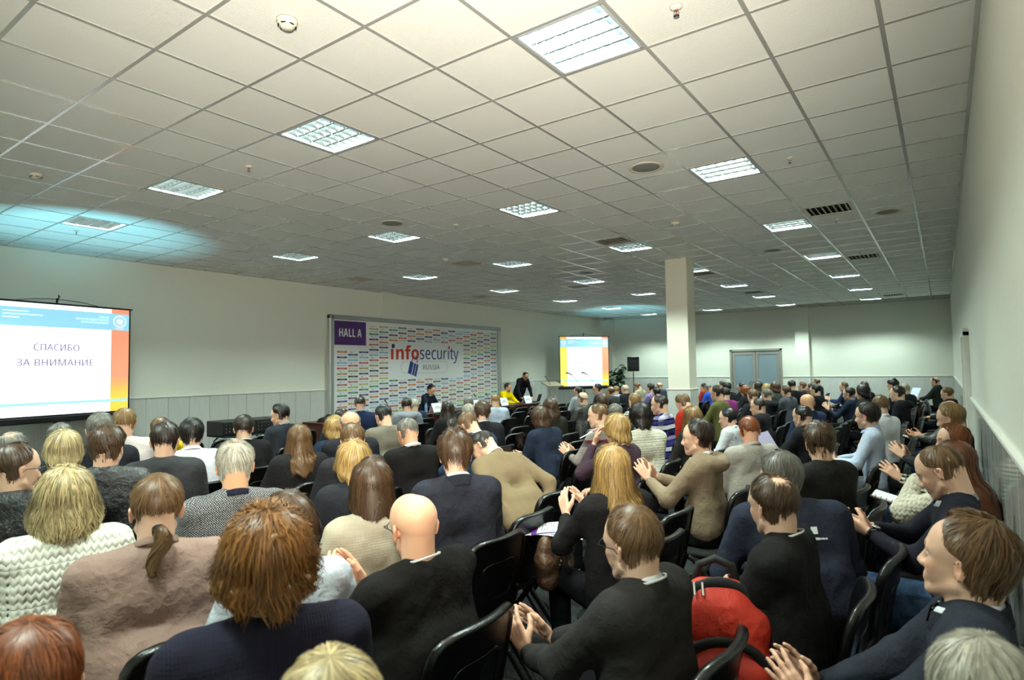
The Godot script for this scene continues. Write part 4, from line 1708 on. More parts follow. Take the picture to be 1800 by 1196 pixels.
func hair_mesh(style: String, color: Color, fine: int, seed_: int, tone: Color) -> G:
	var st: Array = HAIR[style]
	var nz := FastNoiseLite.new()
	nz.seed = seed_
	nz.frequency = 22.0
	nz.fractal_octaves = 2
	var cn := FastNoiseLite.new()
	cn.seed = seed_ + 1
	cn.frequency = 1.0
	var g := G.new()
	var nu: int = [26, 44, 84][fine]
	var nv: int = [12, 20, 36][fine]
	var lin := color.srgb_to_linear()
	var phase := float(seed_ % 17)
	g.surf(nu, nv + 1, func(u: float, w: float) -> Vector3:
		var az := (u * 2.0 - 1.0) * PI
		var k := w * (nv + 1) / nv
		if k > 1.0001:   # the edge turns back to the skin
			var p := hair_point(st, az, 1.0, -0.004, nz, phase)
			var c := Vector3(0, p.y, 0.01)
			return p.lerp(c, 0.12)
		return hair_point(st, az, k, 0.0, nz, phase), true, true)
	for b in nv + 2:
		for a in nu + 1:
			var az := (float(a) / nu * 2.0 - 1.0) * PI
			var s := 0.82 + 0.34 * cn.get_noise_2d(az * 9.0, b * 0.25) + 0.12 * cn.get_noise_2d(az * 40.0, b * 0.2)
			var col := Color(lin.r * s, lin.g * s, lin.b * s)
			if st[2] == 0.0:   # cropped short towards the neck and temples, the skin shows through
				col = col.lerp(tone, 0.3 * smoothstep(0.8, 1.0, float(b) / nv))
			if st[6] > 0.0:   # and where it thins on top
				col = col.lerp(tone, 0.75 * (1.0 - smoothstep(0.0, 0.3, float(b) / nv)))
			g.c.append(col)
	# loose strands lying along the locks
	var r := RandomNumberGenerator.new()
	r.seed = seed_
	var cnt: int = [40, 320, 2000][fine]
	if style in ["curly", "wavy", "shag"]:
		cnt = int(cnt * 1.3)
	var seg := 6 if st[2] > 0.0 else 4
	for q in cnt:
		var az := r.randf_range(-PI, PI)
		var line := hairline(az, st[5])
		var t0 := r.randf() * 0.75
		var t1 := minf(1.0 if st[2] > 0 else 0.97, t0 + r.randf_range(0.25, 0.6))
		var wd: float = r.randf_range(0.001, 0.0026) * [2.2, 1.6, 1.0][fine]
		var l0 := r.randf_range(-0.001, 0.0025)
		var l1: float = r.randf_range(0.0, 0.006 + float(st[7]) * 1.2)
		var ph := phase + r.randf_range(-0.5, 0.5) * (4.0 if st[4] > 0.01 else 0.6)
		var daz := r.randf_range(-0.12, 0.12) + (0.0 if st[2] > 0 else 0.18 * sin(az * 2.0 + phase))
		var s := clampf(0.85 + 0.34 * r.randfn(), 0.35, 1.7)
		var col := Color(lin.r * s, lin.g * s, lin.b * s)
		var o := g.v.size()
		var oi := g.i.size()
		var prev := Vector3.ZERO
		var pts := []
		for e in seg + 1:
			var f := float(e) / seg
			pts.append(hair_point(st, az + daz * f, lerpf(t0, t1, f), lerpf(l0, l1, f * f), nz, ph if st[4] > 0.01 else phase))
		for e in seg + 1:
			var p: Vector3 = pts[e]
			var d: Vector3 = (pts[mini(e + 1, seg)] - pts[maxi(e - 1, 0)]).normalized()
			var out := Vector3(p.x, (p.y - 0.03) if p.y > 0.0 else 0.0, p.z).normalized()
			var sd := d.cross(out).normalized() * wd * (1.0 - 0.8 * absf(float(e) / seg * 2.0 - 0.9))
			g.v.append(p - sd)
			g.v.append(p + sd)
			g.n.append(out)
			g.n.append(out)
			g.t.append(Vector2.ZERO)
			g.t.append(Vector2.ZERO)
			g.c.append(col)
			g.c.append(col)
		for e in seg:
			var a := o + e * 2
			g.tri(a, a + 1, a + 3)
			g.tri(a, a + 3, a + 2)
	if style == "tied":   # a tail from the nape, a core with strands about it
		var core := []
		var rad := []
		for k in 12:
			var f := k / 11.0
			core.append(Vector3(0.016 * sin(f * 6.0), -0.05 - 0.15 * f, 0.1 + 0.022 * sin(f * 2.6)))
			rad.append(0.008 + 0.017 * sin(minf(0.25 + f, 1.0) * PI * 0.85))
		var o := g.v.size()
		g.tube(core, rad, 12)
		for k in g.v.size() - o:
			g.c.append(Color(lin.r * 0.7, lin.g * 0.7, lin.b * 0.7))
		for q in 420:
			var a0 := r.randf() * TAU
			var lift := r.randf_range(0.7, 1.25)
			var s := clampf(0.95 + 0.3 * r.randfn(), 0.4, 1.7)
			var from := r.randi() % 6
			o = g.v.size()
			for e in 7:
				var k: int = mini(from + e, 11)
				var a: float = a0 + e * 0.25
				var out := Vector3(cos(a), 0, sin(a))
				var p: Vector3 = core[k] + out * rad[k] * lift * (1.0 + 0.5 * float(k == 11))
				var sd := Vector3(-out.z, 0, out.x) * 0.0016
				for z in [-1.0, 1.0]:
					g.v.append(p + sd * z)
					g.n.append(out)
					g.t.append(Vector2.ZERO)
					g.c.append(Color(lin.r * s, lin.g * s, lin.b * s))
			for e in 6:
				var z := o + e * 2
				g.tri(z, z + 1, z + 3)
				g.tri(z, z + 3, z + 2)
	return g


# ---------------------------------------------------------------- clothes

func cloth(code: String, col: Color) -> StandardMaterial3D:
	var key := "cloth_%s_%s" % [code, col.to_html(false)]
	if mats.has(key):
		return mats[key]
	var m := std(key, col, 0.9)
	m.metallic_specular = 0.22
	m.rim_enabled = code in ["knit", "cable", "fleece", "tweed"]
	m.rim = 0.06
	m.rim_tint = 0.8
	m.normal_enabled = true
	match code:
		"leather":
			m.roughness = 0.38
			m.metallic_specular = 0.5
			m.normal_texture = tex("n_wrinkle")
			m.normal_scale = 0.8
			tri(m, 3.2)
		"knit":
			m.normal_texture = tex("n_knit")
			m.normal_scale = 0.4
			tri(m, 12.0)
		"cable":
			m.normal_texture = tex("n_cable")
			m.normal_scale = 1.6
			tri(m, 7.0)
		"tweed":
			m.albedo_texture = tex("tweed")
			m.normal_texture = tex("n_fine")
			tri(m, 5.0)
		"dots":
			m.albedo_texture = tex("dots")
			m.normal_texture = tex("n_fine")
			tri(m, 8.0)
		"speckle":
			m.albedo_texture = tex("speckle")
			m.normal_texture = tex("n_knit")
			tri(m, 6.0)
		"satin":
			m.roughness = 0.5
			m.normal_texture = tex("n_wrinkle")
			m.normal_scale = 0.4
			tri(m, 1.3)
		"shirt":
			m.roughness = 0.75
			m.normal_texture = tex("n_wrinkle")
			m.normal_scale = 0.35
			tri(m, 1.5)
		"jeans":
			m.albedo_texture = tex("denim")
			m.normal_texture = tex("n_wrinkle")
			m.normal_scale = 0.5
			tri(m, 2.4)
		"stripe_red", "stripe_blue", "stripe_bw":
			m.albedo_texture = tex(code)
			m.normal_texture = tex("n_fine")
			tri(m, 4.0)
		_:
			m.normal_texture = tex("n_wrinkle")
			m.normal_scale = 0.3
			tri(m, 1.4)
	return m


func tex(n: String) -> Texture2D:
	if shared.has(n):
		return shared[n]
	var t: Texture2D
	match n:
		"n_leather":
			t = noise_tex(0.02, 51, true, 256, 14, 4)
		"n_wrinkle":
			t = noise_tex(0.007, 52, true, 512, 22, 3)
			(t.noise as FastNoiseLite).fractal_type = FastNoiseLite.FRACTAL_RIDGED
			(t.noise as FastNoiseLite).domain_warp_enabled = true
			(t.noise as FastNoiseLite).domain_warp_amplitude = 30.0
		"n_fine":
			t = noise_tex(0.2, 53, true, 128, 4, 2)
		"tweed":
			t = noise_tex(0.3, 54, false, 128, 4, 2, ramp2(Color(0.72, 0.7, 0.68), Color(1, 1, 1)))
		"denim":
			t = noise_tex(0.02, 55, false, 256, 4, 4, ramp2(Color(0.6, 0.6, 0.62), Color(1, 1, 1)))
		"speckle":
			t = noise_tex(0.25, 56, false, 128, 4, 2, ramp2(Color(0.62, 0.6, 0.52), Color(1, 1, 1), 0.22, 0.4))
		_:
			t = drawn(n)
	shared[n] = t
	return t


func drawn(n: String) -> Texture2D:
	var s := 128
	var im := Image.create(s, s, false, Image.FORMAT_RGB8)
	for y in s:
		for x in s:
			var c := Color(0.5, 0.5, 0.5)
			match n:
				"n_knit", "n_cable":
					var k := 10 if n == "n_knit" else 6
					var u := fposmod(x * float(k) / s, 1.0)
					var w := fposmod(y * float(k) * 0.75 / s + (absf(u - 0.5)) * 0.9, 1.0)
					var h := sin(u * PI) * 0.55 + 0.45 * sin(w * PI)
					c = Color(h, h, h)
				"dots":
					var a := Vector2(fposmod(x * 12.0 / s, 1.0), fposmod(y * 12.0 / s, 1.0)) - Vector2(0.5, 0.5)
					var b := Vector2(fposmod(x * 12.0 / s + 0.5, 1.0), fposmod(y * 12.0 / s + 0.5, 1.0)) - Vector2(0.5, 0.5)
					c = Color(1, 1, 1) if minf(a.length(), b.length()) < 0.24 else Color(0.1, 0.1, 0.16)
				"stripe_red":
					var v := float(y) / s
					c = Color(0.80, 0.78, 0.76)
					if v < 0.14:
						c = Color(0.42, 0.16, 0.2)
					elif v < 0.26:
						c = Color(0.4, 0.4, 0.4)
					elif fposmod(v * 22.0, 1.0) < 0.33:
						c = Color(0.36, 0.28, 0.3)
				"stripe_blue":
					var v := float(y) / s
					c = Color(0.23, 0.2, 0.5)
					if v < 0.18:
						c = Color(0.9, 0.9, 0.9)
					elif v < 0.26 or (v > 0.48 and v < 0.54) or (v > 0.7 and v < 0.78) or v > 0.94:
						c = Color(0.03, 0.03, 0.07)
					elif v > 0.54 and v < 0.7:
						c = Color(0.62, 0.58, 0.72)
				"stripe_bw":
					c = Color(0.9, 0.9, 0.88) if fposmod(y * 8.0 / s, 1.0) < 0.55 else Color(0.12, 0.12, 0.15)
			im.set_pixel(x, y, c)
	if n.begins_with("n_"):
		im.bump_map_to_normal_map(5.0)
	return ImageTexture.create_from_image(im)


func skin_material() -> StandardMaterial3D:
	var m := std("skin", Color.WHITE, 0.5)
	m.vertex_color_use_as_albedo = true
	m.rim_enabled = true
	m.rim = 0.12
	return m


func hair_material() -> StandardMaterial3D:
	var m := std("hair", Color.WHITE, 0.42)
	m.vertex_color_use_as_albedo = true
	m.metallic_specular = 0.45
	return m


func elbow_of(s: Vector3, w: Vector3, hint: Vector3, l1 := 0.29, l2 := 0.26) -> Vector3:
	var d := w - s
	var l := clampf(d.length(), 0.06, (l1 + l2) * 0.995)
	var u := d.normalized()
	var a := (l1 * l1 - l2 * l2 + l * l) / (2.0 * l)
	var h := sqrt(maxf(0.0, l1 * l1 - a * a))
	return s + u * a + (hint - u * hint.dot(u)).normalized() * h


# arms: how each pose lays the wrists (in the trunk's own frame, hips at the origin, facing -z), the fingers and the palms
func arm_pose(pose: String, side: float, s: float) -> Array:   # [wrist, elbow hint, finger direction, palm normal, hand shape]
	var x := side
	match pose:
		"clap":
			return [Vector3(x * 0.08, 0.25 * s, -0.36), Vector3(x * 0.9, -1, 0.4), Vector3(-x * 0.22, 0.62, -0.75), Vector3(-x, -0.08, -0.25), "open"]
		"clap_low":
			return [Vector3(x * 0.075, 0.17 * s, -0.44), Vector3(x * 0.9, -0.8, 0.5), Vector3(-x * 0.2, 0.62, -0.75), Vector3(-x, -0.08, -0.25), "open"]
		"clap_high":
			return [Vector3(x * 0.08, 0.33 * s, -0.37), Vector3(x * 0.8, -1, 0.2), Vector3(-x * 0.2, 0.75, -0.6), Vector3(-x, -0.08, -0.25), "open"]
		"crossed":
			return [Vector3(-x * 0.05, 0.26 * s + x * 0.02, -0.21 - x * 0.02), Vector3(x, -0.7, -0.1), Vector3(-x, 0.05, 0.45), Vector3(0, 0.1, 1), "grip"]
		"chin":
			if x < 0:
				return [Vector3(-0.07, 0.5 * s, -0.2), Vector3(-0.6, -1, -0.4), Vector3(0.35, 0.85, 0.25), Vector3(0.3, 0.1, 0.9), "loose"]
			return [Vector3(0.02, 0.17 * s, -0.27), Vector3(1, -0.6, 0.4), Vector3(-1, 0, -0.2), Vector3(0, -1, 0), "loose"]
		"read":
			return [Vector3(x * 0.14, 0.2 * s, -0.36), Vector3(x, -0.7, 0.3), Vector3(-x * 0.25, 0.1, -0.95), Vector3(-x * 0.7, 0.7, 0), "grip"]
		"phone":
			return [Vector3(x * 0.07, 0.27 * s, -0.34), Vector3(x, -0.8, 0.3), Vector3(-x * 0.55, 0.25, -0.8), Vector3(-x * 0.6, 0.3, 0.6), "loose"]
		"desk":
			return [Vector3(x * 0.11, 0.26, -0.38), Vector3(x, -0.6, 0.4), Vector3(-x * 0.75, 0, -0.6), Vector3(0, -1, 0), "loose"]
		"together":
			return [Vector3(x * 0.075, 0.22 * s, -0.32), Vector3(x, -0.8, 0.3), Vector3(-x * 0.55, 0.35, -0.75), Vector3(-x * 0.8, 0, 0.5), "loose"]
		"knee":
			return [Vector3(x * 0.13, 0.06, -0.42), Vector3(x, -0.5, 0.5), Vector3(-x * 0.2, -0.3, -0.95), Vector3(0, -1, 0.1), "loose"]
		"hip":
			return [Vector3(x * 0.2, 0.02, 0.02), Vector3(x * 1.2, 0, 0.9), Vector3(-x * 0.3, -0.5, -0.7), Vector3(-x, 0, 0), "loose"]
		"pocket":
			return [Vector3(x * 0.22, -0.03, -0.06), Vector3(x, 0, 0.8), Vector3(-x * 0.2, -1, -0.2), Vector3(-x, 0, 0), "loose"]
	return [Vector3(x * 0.10, 0.12, -0.27), Vector3(x, -0.5, 0.6), Vector3(-x * 0.45, -0.1, -0.9), Vector3(0, -1, 0), "loose"]


# p: x, z, top (height of the crown), body and head turn in degrees (0 faces down the hall, 90 faces the stage wall), nod, lean, pose, build, fine (0..2)
# top = [cloth, colour], legs = [cloth, colour], collar, hair = [style, colour], skin, label, extras
func make_person(p: Dictionary) -> Node3D:
	var fine: int = p.fine
	var lean := deg_to_rad(p.get("lean", 4.0))
	var w: float = p.get("build", 0.92 if p.get("slim", false) else 1.0)
	var belly: float = p.get("belly", 1.0)
	var hs: float = p.get("hs", 1.0)            # head size
	var standing: bool = p.get("standing", false)
	var hip_y := 0.54 if not standing else 0.93
	var nk := 0.165 * cos(lean * 0.4)
	var s := clampf(((p.top - hip_y - 0.122 * hs) / cos(lean) - 0.095) / 0.5, 0.78, 1.22)
	var bt := Basis(Vector3.RIGHT, -lean)
	var hip := Vector3(0, hip_y, 0)
	var up := func(v: Vector3) -> Vector3: return hip + bt * v
	var body_turn := deg_to_rad(p.body)
	var head_turn := deg_to_rad(p.head - p.body)
	var nod := deg_to_rad(p.get("nod", 4.0)) - lean * 0.7
	var neck0: Vector3 = up.call(Vector3(0, 0.5 * s, 0.012))
	var nb := bt * Basis(Vector3.UP, head_turn) * Basis(Vector3.RIGHT, -nod) * Basis(Vector3.BACK, deg_to_rad(p.get("tilt", 0.0)))
	var head_at: Vector3 = neck0 + nb * Vector3(0, 0.098, -0.03)
	# the root goes where it brings the crown over the wanted spot, and to the wanted height
	var fix: float = clampf(p.top - (head_at.y + 0.122 * hs), -0.07, 0.07)
	var spot := Basis(Vector3.UP, body_turn) * Vector3(head_at.x, 0, head_at.z)
	var root := base("person", Vector3(p.x - spot.x, 0, p.z - spot.z), body_turn)
	head_at.y += fix
	neck0.y += fix
	hip.y += fix
	tag(root, p.label, "person", p.get("group", ""))
	var cell: float = [0.029, 0.0185, 0.0115][fine]
	var Z := bt.z
	# arms
	var arms := []
	for x in [-1.0, 1.0]:
		var pose: String = p.get("pose", "lap")
		if x < 0 and p.has("pose_l"):
			pose = p.pose_l
		var a := arm_pose(pose, x, s)
		var sh: Vector3 = hip + bt * Vector3(x * 0.178 * w, 0.425 * s, 0.012)
		var wr: Vector3 = hip + bt * a[0]
		wr.y -= p.get("hand_drop", 0.0)
		if standing and pose == "desk":
			wr = Vector3(x * 0.24, 0.79, -0.34)
		if pose in ["knee", "lap"] and lean > 0.25:
			wr = Vector3(x * 0.12, 0.66, -0.36)
		if (wr - sh).length() > 0.53:
			wr = sh + (wr - sh).normalized() * 0.53
		var el := elbow_of(sh, wr, bt * a[1])
		arms.append([sh, el, wr, bt * a[2], bt * a[3], a[4]])
	var nz := FastNoiseLite.new()
	nz.seed = int(p.x * 100) + int(p.z * 37)
	nz.frequency = 13.0
	nz.fractal_octaves = 2
	# the body itself, continuous from head to feet, a little inside the clothes
	var g := G.new()
	var bb := [
		[hip + bt * Vector3(-0.06, 0.03, 0.02), hip + bt * Vector3(0.06, 0.03, 0.02), 0.105, 0.105, Z, 1.25],
		[hip + bt * Vector3(-0.05, 0.18, 0.01), hip + bt * Vector3(0.05, 0.18, 0.01), 0.095, 0.095, Z, 1.2],
		[hip + bt * Vector3(-0.075, 0.35 * s, 0), hip + bt * Vector3(0.075, 0.35 * s, 0), 0.1, 0.1, Z, 1.3],
		[hip + bt * Vector3(-0.12 * w, 0.44 * s, 0.012), hip + bt * Vector3(0.12 * w, 0.44 * s, 0.012), 0.05, 0.05],
		[hip + bt * Vector3(0, 0.42 * s, 0.01), neck0 + bt * Vector3(0, 0.03, 0), 0.06, 0.054],
	]
	for a in arms:
		bb.append([a[0], a[1], 0.044, 0.036])
		bb.append([a[1], a[2], 0.036, 0.025])
	var legs := leg_bones(p.get("sit", "flat"), standing, -0.014)
	for l in legs:
		bb.append(l)
	field(g, bb, maxf(cell * 1.9, 0.03), 0.03)
	# the skin that shows at the neck opening, then head and hands of a finer grid, in the same mesh
	var hd := head_shape([0.0125, 0.0082, 0.0048][fine], p.get("slim", false))
	var tone: Color = p.get("skin", Color(0.85, 0.68, 0.58)).srgb_to_linear()
	var hc: Color = (p.hair[1] as Color).srgb_to_linear()
	g.c.resize(g.v.size())
	g.c.fill(tone)
	g.join(hd[0], Transform3D(nb * Basis.from_scale(Vector3.ONE * hs), head_at))
	var beard: bool = p.get("beard", false)
	var pal := [tone, Color(tone.r * 0.82, tone.g * 0.55, tone.b * 0.55), tone.lerp(hc, 0.75), Color(0.8, 0.78, 0.74), Color(0.06, 0.05, 0.04), tone.lerp(hc, 0.6 if beard else (0.0 if p.get("slim", false) else 0.06)), Color(tone.r, tone.g * 0.88, tone.b * 0.86)]
	for q in hd[1]:
		g.c.append(pal[q])
	for k in 2:
		var a: Array = arms[k]
		var hg := hand_shape([0.0088, 0.0072, 0.0048][fine if p.get("pose", "lap") != "lap" else mini(fine, 1) if p.x > -1.0 else 0], a[5])
		var fz: Vector3 = -(a[3] as Vector3).normalized()
		var py: Vector3 = -(a[4] as Vector3)
		py = (py - fz * py.dot(fz)).normalized()
		var px := py.cross(fz)
		var hb := Basis(px, py, fz)
		if k == 0:
			hb = hb * Basis.from_scale(Vector3(-1, 1, 1))
		var from := g.v.size()
		g.join(hg, Transform3D(hb, a[2] + (a[3] as Vector3).normalized() * 0.018), k == 0)
		for q in g.v.size() - from:
			g.c.append(Color(tone.r, tone.g * 0.92, tone.b * 0.9))
	g.t = PackedVector2Array()
	put("body", g, skin_material(), root)
	# upper garment
	var tk: String = p.top_kind[0]
	var tc: Color = p.top_kind[1]
	var thick := 0.012 if tk in ["leather", "suit", "cable", "fleece"] else 0.004
	g = G.new()
	var tb := [
		[hip + bt * Vector3(-0.075 * w, 0.055, 0.012), hip + bt * Vector3(0.075 * w, 0.055, 0.012), 0.126 * belly + thick, 0.126 * belly + thick, Z, 1.2],
		[hip + bt * Vector3(-0.062 * w, 0.17, 0.002), hip + bt * Vector3(0.062 * w, 0.17, 0.002), 0.124 * belly + thick, 0.124 * belly + thick, Z, 1.12],
		[hip + bt * Vector3(0.118 * w, 0.37 * s, 0.012), hip + bt * Vector3(0.118 * w * belly, 0.06, 0.012), 0.072 + thick, 0.078 + thick],
		[hip + bt * Vector3(-0.118 * w, 0.37 * s, 0.012), hip + bt * Vector3(-0.118 * w * belly, 0.06, 0.012), 0.072 + thick, 0.078 + thick],
		[hip + bt * Vector3(-0.082 * w, 0.35 * s, 0.004), hip + bt * Vector3(0.082 * w, 0.35 * s, 0.004), 0.112 + thick, 0.112 + thick, Z, 1.22],
		[hip + bt * Vector3(-0.13 * w, 0.415 * s, 0.014), hip + bt * Vector3(0.13 * w, 0.415 * s, 0.014), 0.062 + thick, 0.062 + thick],
		[neck0 + bt * Vector3(0.008, -0.05, 0.006), hip + bt * Vector3(0.14 * w, 0.43 * s, 0.014), 0.056 + thick, 0.054 + thick],
		[neck0 + bt * Vector3(-0.008, -0.05, 0.006), hip + bt * Vector3(-0.14 * w, 0.43 * s, 0.014), 0.056 + thick, 0.054 + thick],
	]
	for a in arms:
		tb.append([a[0], a[1], 0.056 + thick, 0.045 + thick])
		var cuff: Vector3 = (a[1] as Vector3).lerp(a[2], 0.9 if not p.get("short_sleeve", false) else 0.02)
		tb.append([a[1], cuff, 0.045 + thick, 0.032 + thick * 0.7])
	if p.get("hood", false):
		for q in 7:
			var a0 := -1.25 + q * 2.5 / 7.0
			var a1 := -1.25 + (q + 1) * 2.5 / 7.0
			tb.append([neck0 + bt * Vector3(sin(a0) * 0.115, -0.03 - 0.05 * cos(a0), 0.05 + cos(a0) * 0.075), neck0 + bt * Vector3(sin(a1) * 0.115, -0.03 - 0.05 * cos(a1), 0.05 + cos(a1) * 0.075), 0.04, 0.04])
	field(g, tb, cell, 0.04, nz, [0.0, 0.004, 0.005][fine])
	var names := {"leather": "jacket", "suit": "jacket", "fleece": "jacket", "shirt": "shirt", "satin": "shirt"}
	var garment := put(p.get("garment", names.get(tk, "sweater")), g, cloth(tk, tc), root)
	# trousers, shared by all who sit alike
	var lk := "legs_%s_%s_%d" % [p.get("sit", "flat"), standing, mini(fine, 1)]
	if not shared.has(lk):
		var lg := G.new()
		field(lg, leg_bones(p.get("sit", "flat"), standing, 0.006), 0.024 if fine > 0 else 0.034, 0.03, nz, 0.004)
		shared[lk] = lg.mesh()
	put("trousers", shared[lk], cloth(p.get("legs", ["plain", Color(0.06, 0.06, 0.07)])[0], p.get("legs", ["plain", Color(0.06, 0.06, 0.07)])[1]), root)
	var fk := "shoe_%d" % mini(fine, 1)
	if not shared.has(fk):
		var sg := G.new()
		field(sg, [[Vector3(0, 0.05, 0.05), Vector3(0, 0.042, -0.12), 0.044, 0.04, Vector3.UP, 1.05], [Vector3(0, 0.03, -0.08), Vector3(0, 0.026, -0.19), 0.044, 0.034, Vector3.UP, 1.35]], 0.02, 0.02)
		shared[fk] = sg.mesh()
	for l in foot_spots(p.get("sit", "flat"), standing):
		var sh := put("shoe", shared[fk], std("shoe_leather", Color(0.035, 0.03, 0.028), 0.4), root)
		sh.position = l
	# neckwear
	if p.has("collar"):
		put("collar", collar_mesh(0.060 if not p.get("slim", false) else 0.053, 0.036, 0.02, [10, 16, 28][fine]), cloth("shirt", p.collar), root).transform = Transform3D(bt, neck0 + bt * Vector3(0, -0.012, 0))
	if tk == "suit" or p.get("lapel", false):
		put("jacket_collar", collar_mesh(0.076, 0.026, 0.05, [10, 16, 28][fine]), cloth(tk, tc.darkened(0.1)), root).transform = Transform3D(bt, neck0 + bt * Vector3(0, -0.016, 0.004))
	elif p.has("neckband"):
		put("neckband", collar_mesh(0.062, 0.018, 0.024, [10, 16, 28][fine]), cloth("knit", p.neckband), root).transform = Transform3D(bt, neck0 + bt * Vector3(0, -0.018, 0.003))
	if p.get("lanyard", false):
		var lan := G.new()
		var pts := []
		for k in 13:
			var a := -1.9 + 3.8 * k / 12.0
			pts.append(neck0 + bt * Vector3(sin(a) * 0.072, -0.005 + 0.02 * cos(a), 0.008 + cos(a) * 0.074))
		lan.tube(pts, 0.0016, 5, 3.0)
		put("lanyard", lan, std("lanyard_white", Color(0.88, 0.88, 0.88), 0.6), root)
	if p.get("logo", false):   # a small white mark and word high on the back, set on the cloth
		var lg := G.new()
		for k in 10:
			var lx := 0.05 if k == 0 else -0.01 + k * 0.012
			var ly := 0.36 if k == 0 else 0.325
			var best := hip + bt * Vector3(lx, ly * s, 0.1)
			var bz := -1.0
			for v in g.v:
				var q: Vector3 = bt.inverse() * (v - hip)
				if absf(q.x - lx) < 0.02 and absf(q.y - ly * s) < 0.02 and q.z > bz:
					bz = q.z
			best = hip + bt * Vector3(lx, ly * s, bz + 0.001)
			lg.box(best, Vector3(0.028, 0.032, 0.004) if k == 0 else Vector3(0.009, 0.011 if k < 7 else 0.008, 0.004), 0.0, bt)
		put("logo", lg, std("print_white", Color(0.9, 0.9, 0.9), 0.6), garment)
	if p.get("watch", false):
		var wa: Array = arms[0]
		var dr: Vector3 = ((wa[2] as Vector3) - wa[1]).normalized()
		var wg := G.new()
		var e1 := dr.cross(Vector3.UP).normalized()
		var e2 := e1.cross(dr)
		var pts := []
		for k in 13:
			pts.append(wa[2] - dr * 0.012 + (e1 * cos(k * TAU / 12) + e2 * sin(k * TAU / 12)) * 0.036)
		wg.tube(pts, 0.009, 6, 0.4)
		var wt := put("wristwatch", wg, std("band_black", Color(0.02, 0.02, 0.02), 0.8), root)
		wg = G.new()
		wg.lathe([Vector2(0.001, 0), Vector2(0.021, 0), Vector2(0.021, 0.008), Vector2(0.017, 0.01), Vector2(0.001, 0.0095)], 20)
		var dial := put("watch_case", wg, std("chrome", Color(0.85, 0.86, 0.88), 0.12, 1.0), wt)
		var yy := (e2 + e1 * 0.3).normalized()
		dial.transform = Transform3D(Basis(dr, yy, dr.cross(yy)), wa[2] - dr * 0.012 + yy * 0.037)
	if p.has("holds"):
		var hpos: Vector3 = root.transform * (((arms[0][2] as Vector3) + arms[1][2]) * 0.5 + bt * Vector3(0, 0.0, -0.09))
		var hb := Basis(Vector3.UP, body_turn)
		match p.holds:
			"sheet":
				sheet("paper_sheet", hpos + Vector3(0, 0.07, 0), Vector3(0.2, 0.002, 0.28), hb * Basis(Vector3.RIGHT, 0.9), std("paper_white", Color(0.9, 0.9, 0.92), 0.7), p.hold_label, "paper")
			"brochure":
				sheet("magazine", hpos + Vector3(0, 0.1, 0), Vector3(0.24, 0.006, 0.3), hb * Basis(Vector3.RIGHT, 1.0) * Basis(Vector3.BACK, 0.2), std("magazine_cover", Color(0.72, 0.68, 0.8), 0.4), p.hold_label, "magazine")
			"notebook":
				var nb0 := base("notebook", hpos + Vector3(0, -0.04, 0), body_turn + 0.3)
				tag(nb0, p.hold_label, "notebook")
				var ng := G.new()
				ng.box(Vector3(0, 0, 0), Vector3(0.22, 0.008, 0.3), 0.002)
				put("cover", ng, std("cover_brown", Color(0.35, 0.14, 0.1), 0.6), nb0)
				ng = G.new()
				ng.box(Vector3(0, 0.008, 0), Vector3(0.205, 0.01, 0.285), 0.002)
				put("pages", ng, std("paper_white", Color(0.9, 0.9, 0.92), 0.7), nb0)
				ng = G.new()
				for k in 9:
					ng.tube([Vector3(-0.098, 0.016, -0.12 + k * 0.03), Vector3(-0.108, 0.022, -0.12 + k * 0.03), Vector3(-0.115, 0.004, -0.12 + k * 0.03)], 0.0016, 4)
				put("ring_binding", ng, std("black_metal", Color(0.03, 0.035, 0.04), 0.45), nb0)
				nb0.rotation.x = 0.25
			"phone":
				var ph := base("phone", hpos + Vector3(0, 0.035, 0), body_turn)
				tag(ph, p.hold_label, "phone")
				var pg := G.new()
				pg.box(Vector3.ZERO, Vector3(0.064, 0.01, 0.13), 0.004)
				put("case", pg, std("phone_white", Color(0.82, 0.82, 0.88), 0.3), ph)
				pg = G.new()
				pg.box(Vector3(0, 0.0055, 0), Vector3(0.055, 0.001, 0.1))
				put("screen", pg, std("phone_glass", Color(0.05, 0.05, 0.06), 0.1), ph)
				ph.rotation.x = 0.5
			"pen":
				var hand: Array = arms[0]
				var pen := base("pen", root.transform * ((hand[2] as Vector3) + bt * Vector3(0.02, 0.07, -0.07)), body_turn)
				tag(pen, p.hold_label, "pen")
				var pg := G.new()
				pg.tube([Vector3(-0.05, -0.02, -0.04), Vector3(0.04, 0.03, 0.02)], 0.0045, 8)
				put("barrel", pg, std("pen_white", Color(0.88, 0.88, 0.9), 0.4), pen)
				pg = G.new()
				pg.tube([Vector3(0.04, 0.03, 0.02), Vector3(0.055, 0.038, 0.03)], [0.005, 0.004], 8)
				put("cap", pg, std("pen_red", Color(0.7, 0.1, 0.1), 0.4), pen)
	# hair and what sits on the head
	var hx := Transform3D(nb * Basis.from_scale(Vector3.ONE * hs), head_at)
	if p.hair[0] != "bald":
		var hm := put("hair", hair_mesh(p.hair[0], p.hair[1], fine, int(p.x * 331) + int(p.z * 577) & 1023, tone), hair_material(), root)
		hm.transform = hx
		if p.hair[0] == "tied":
			var bd := G.new()
			bd.tube([Vector3(0, -0.05, 0.088), Vector3(0, -0.066, 0.104)], 0.02, 12)
			put("hair_band", bd, std("band_black", Color(0.02, 0.02, 0.02), 0.8), hm)
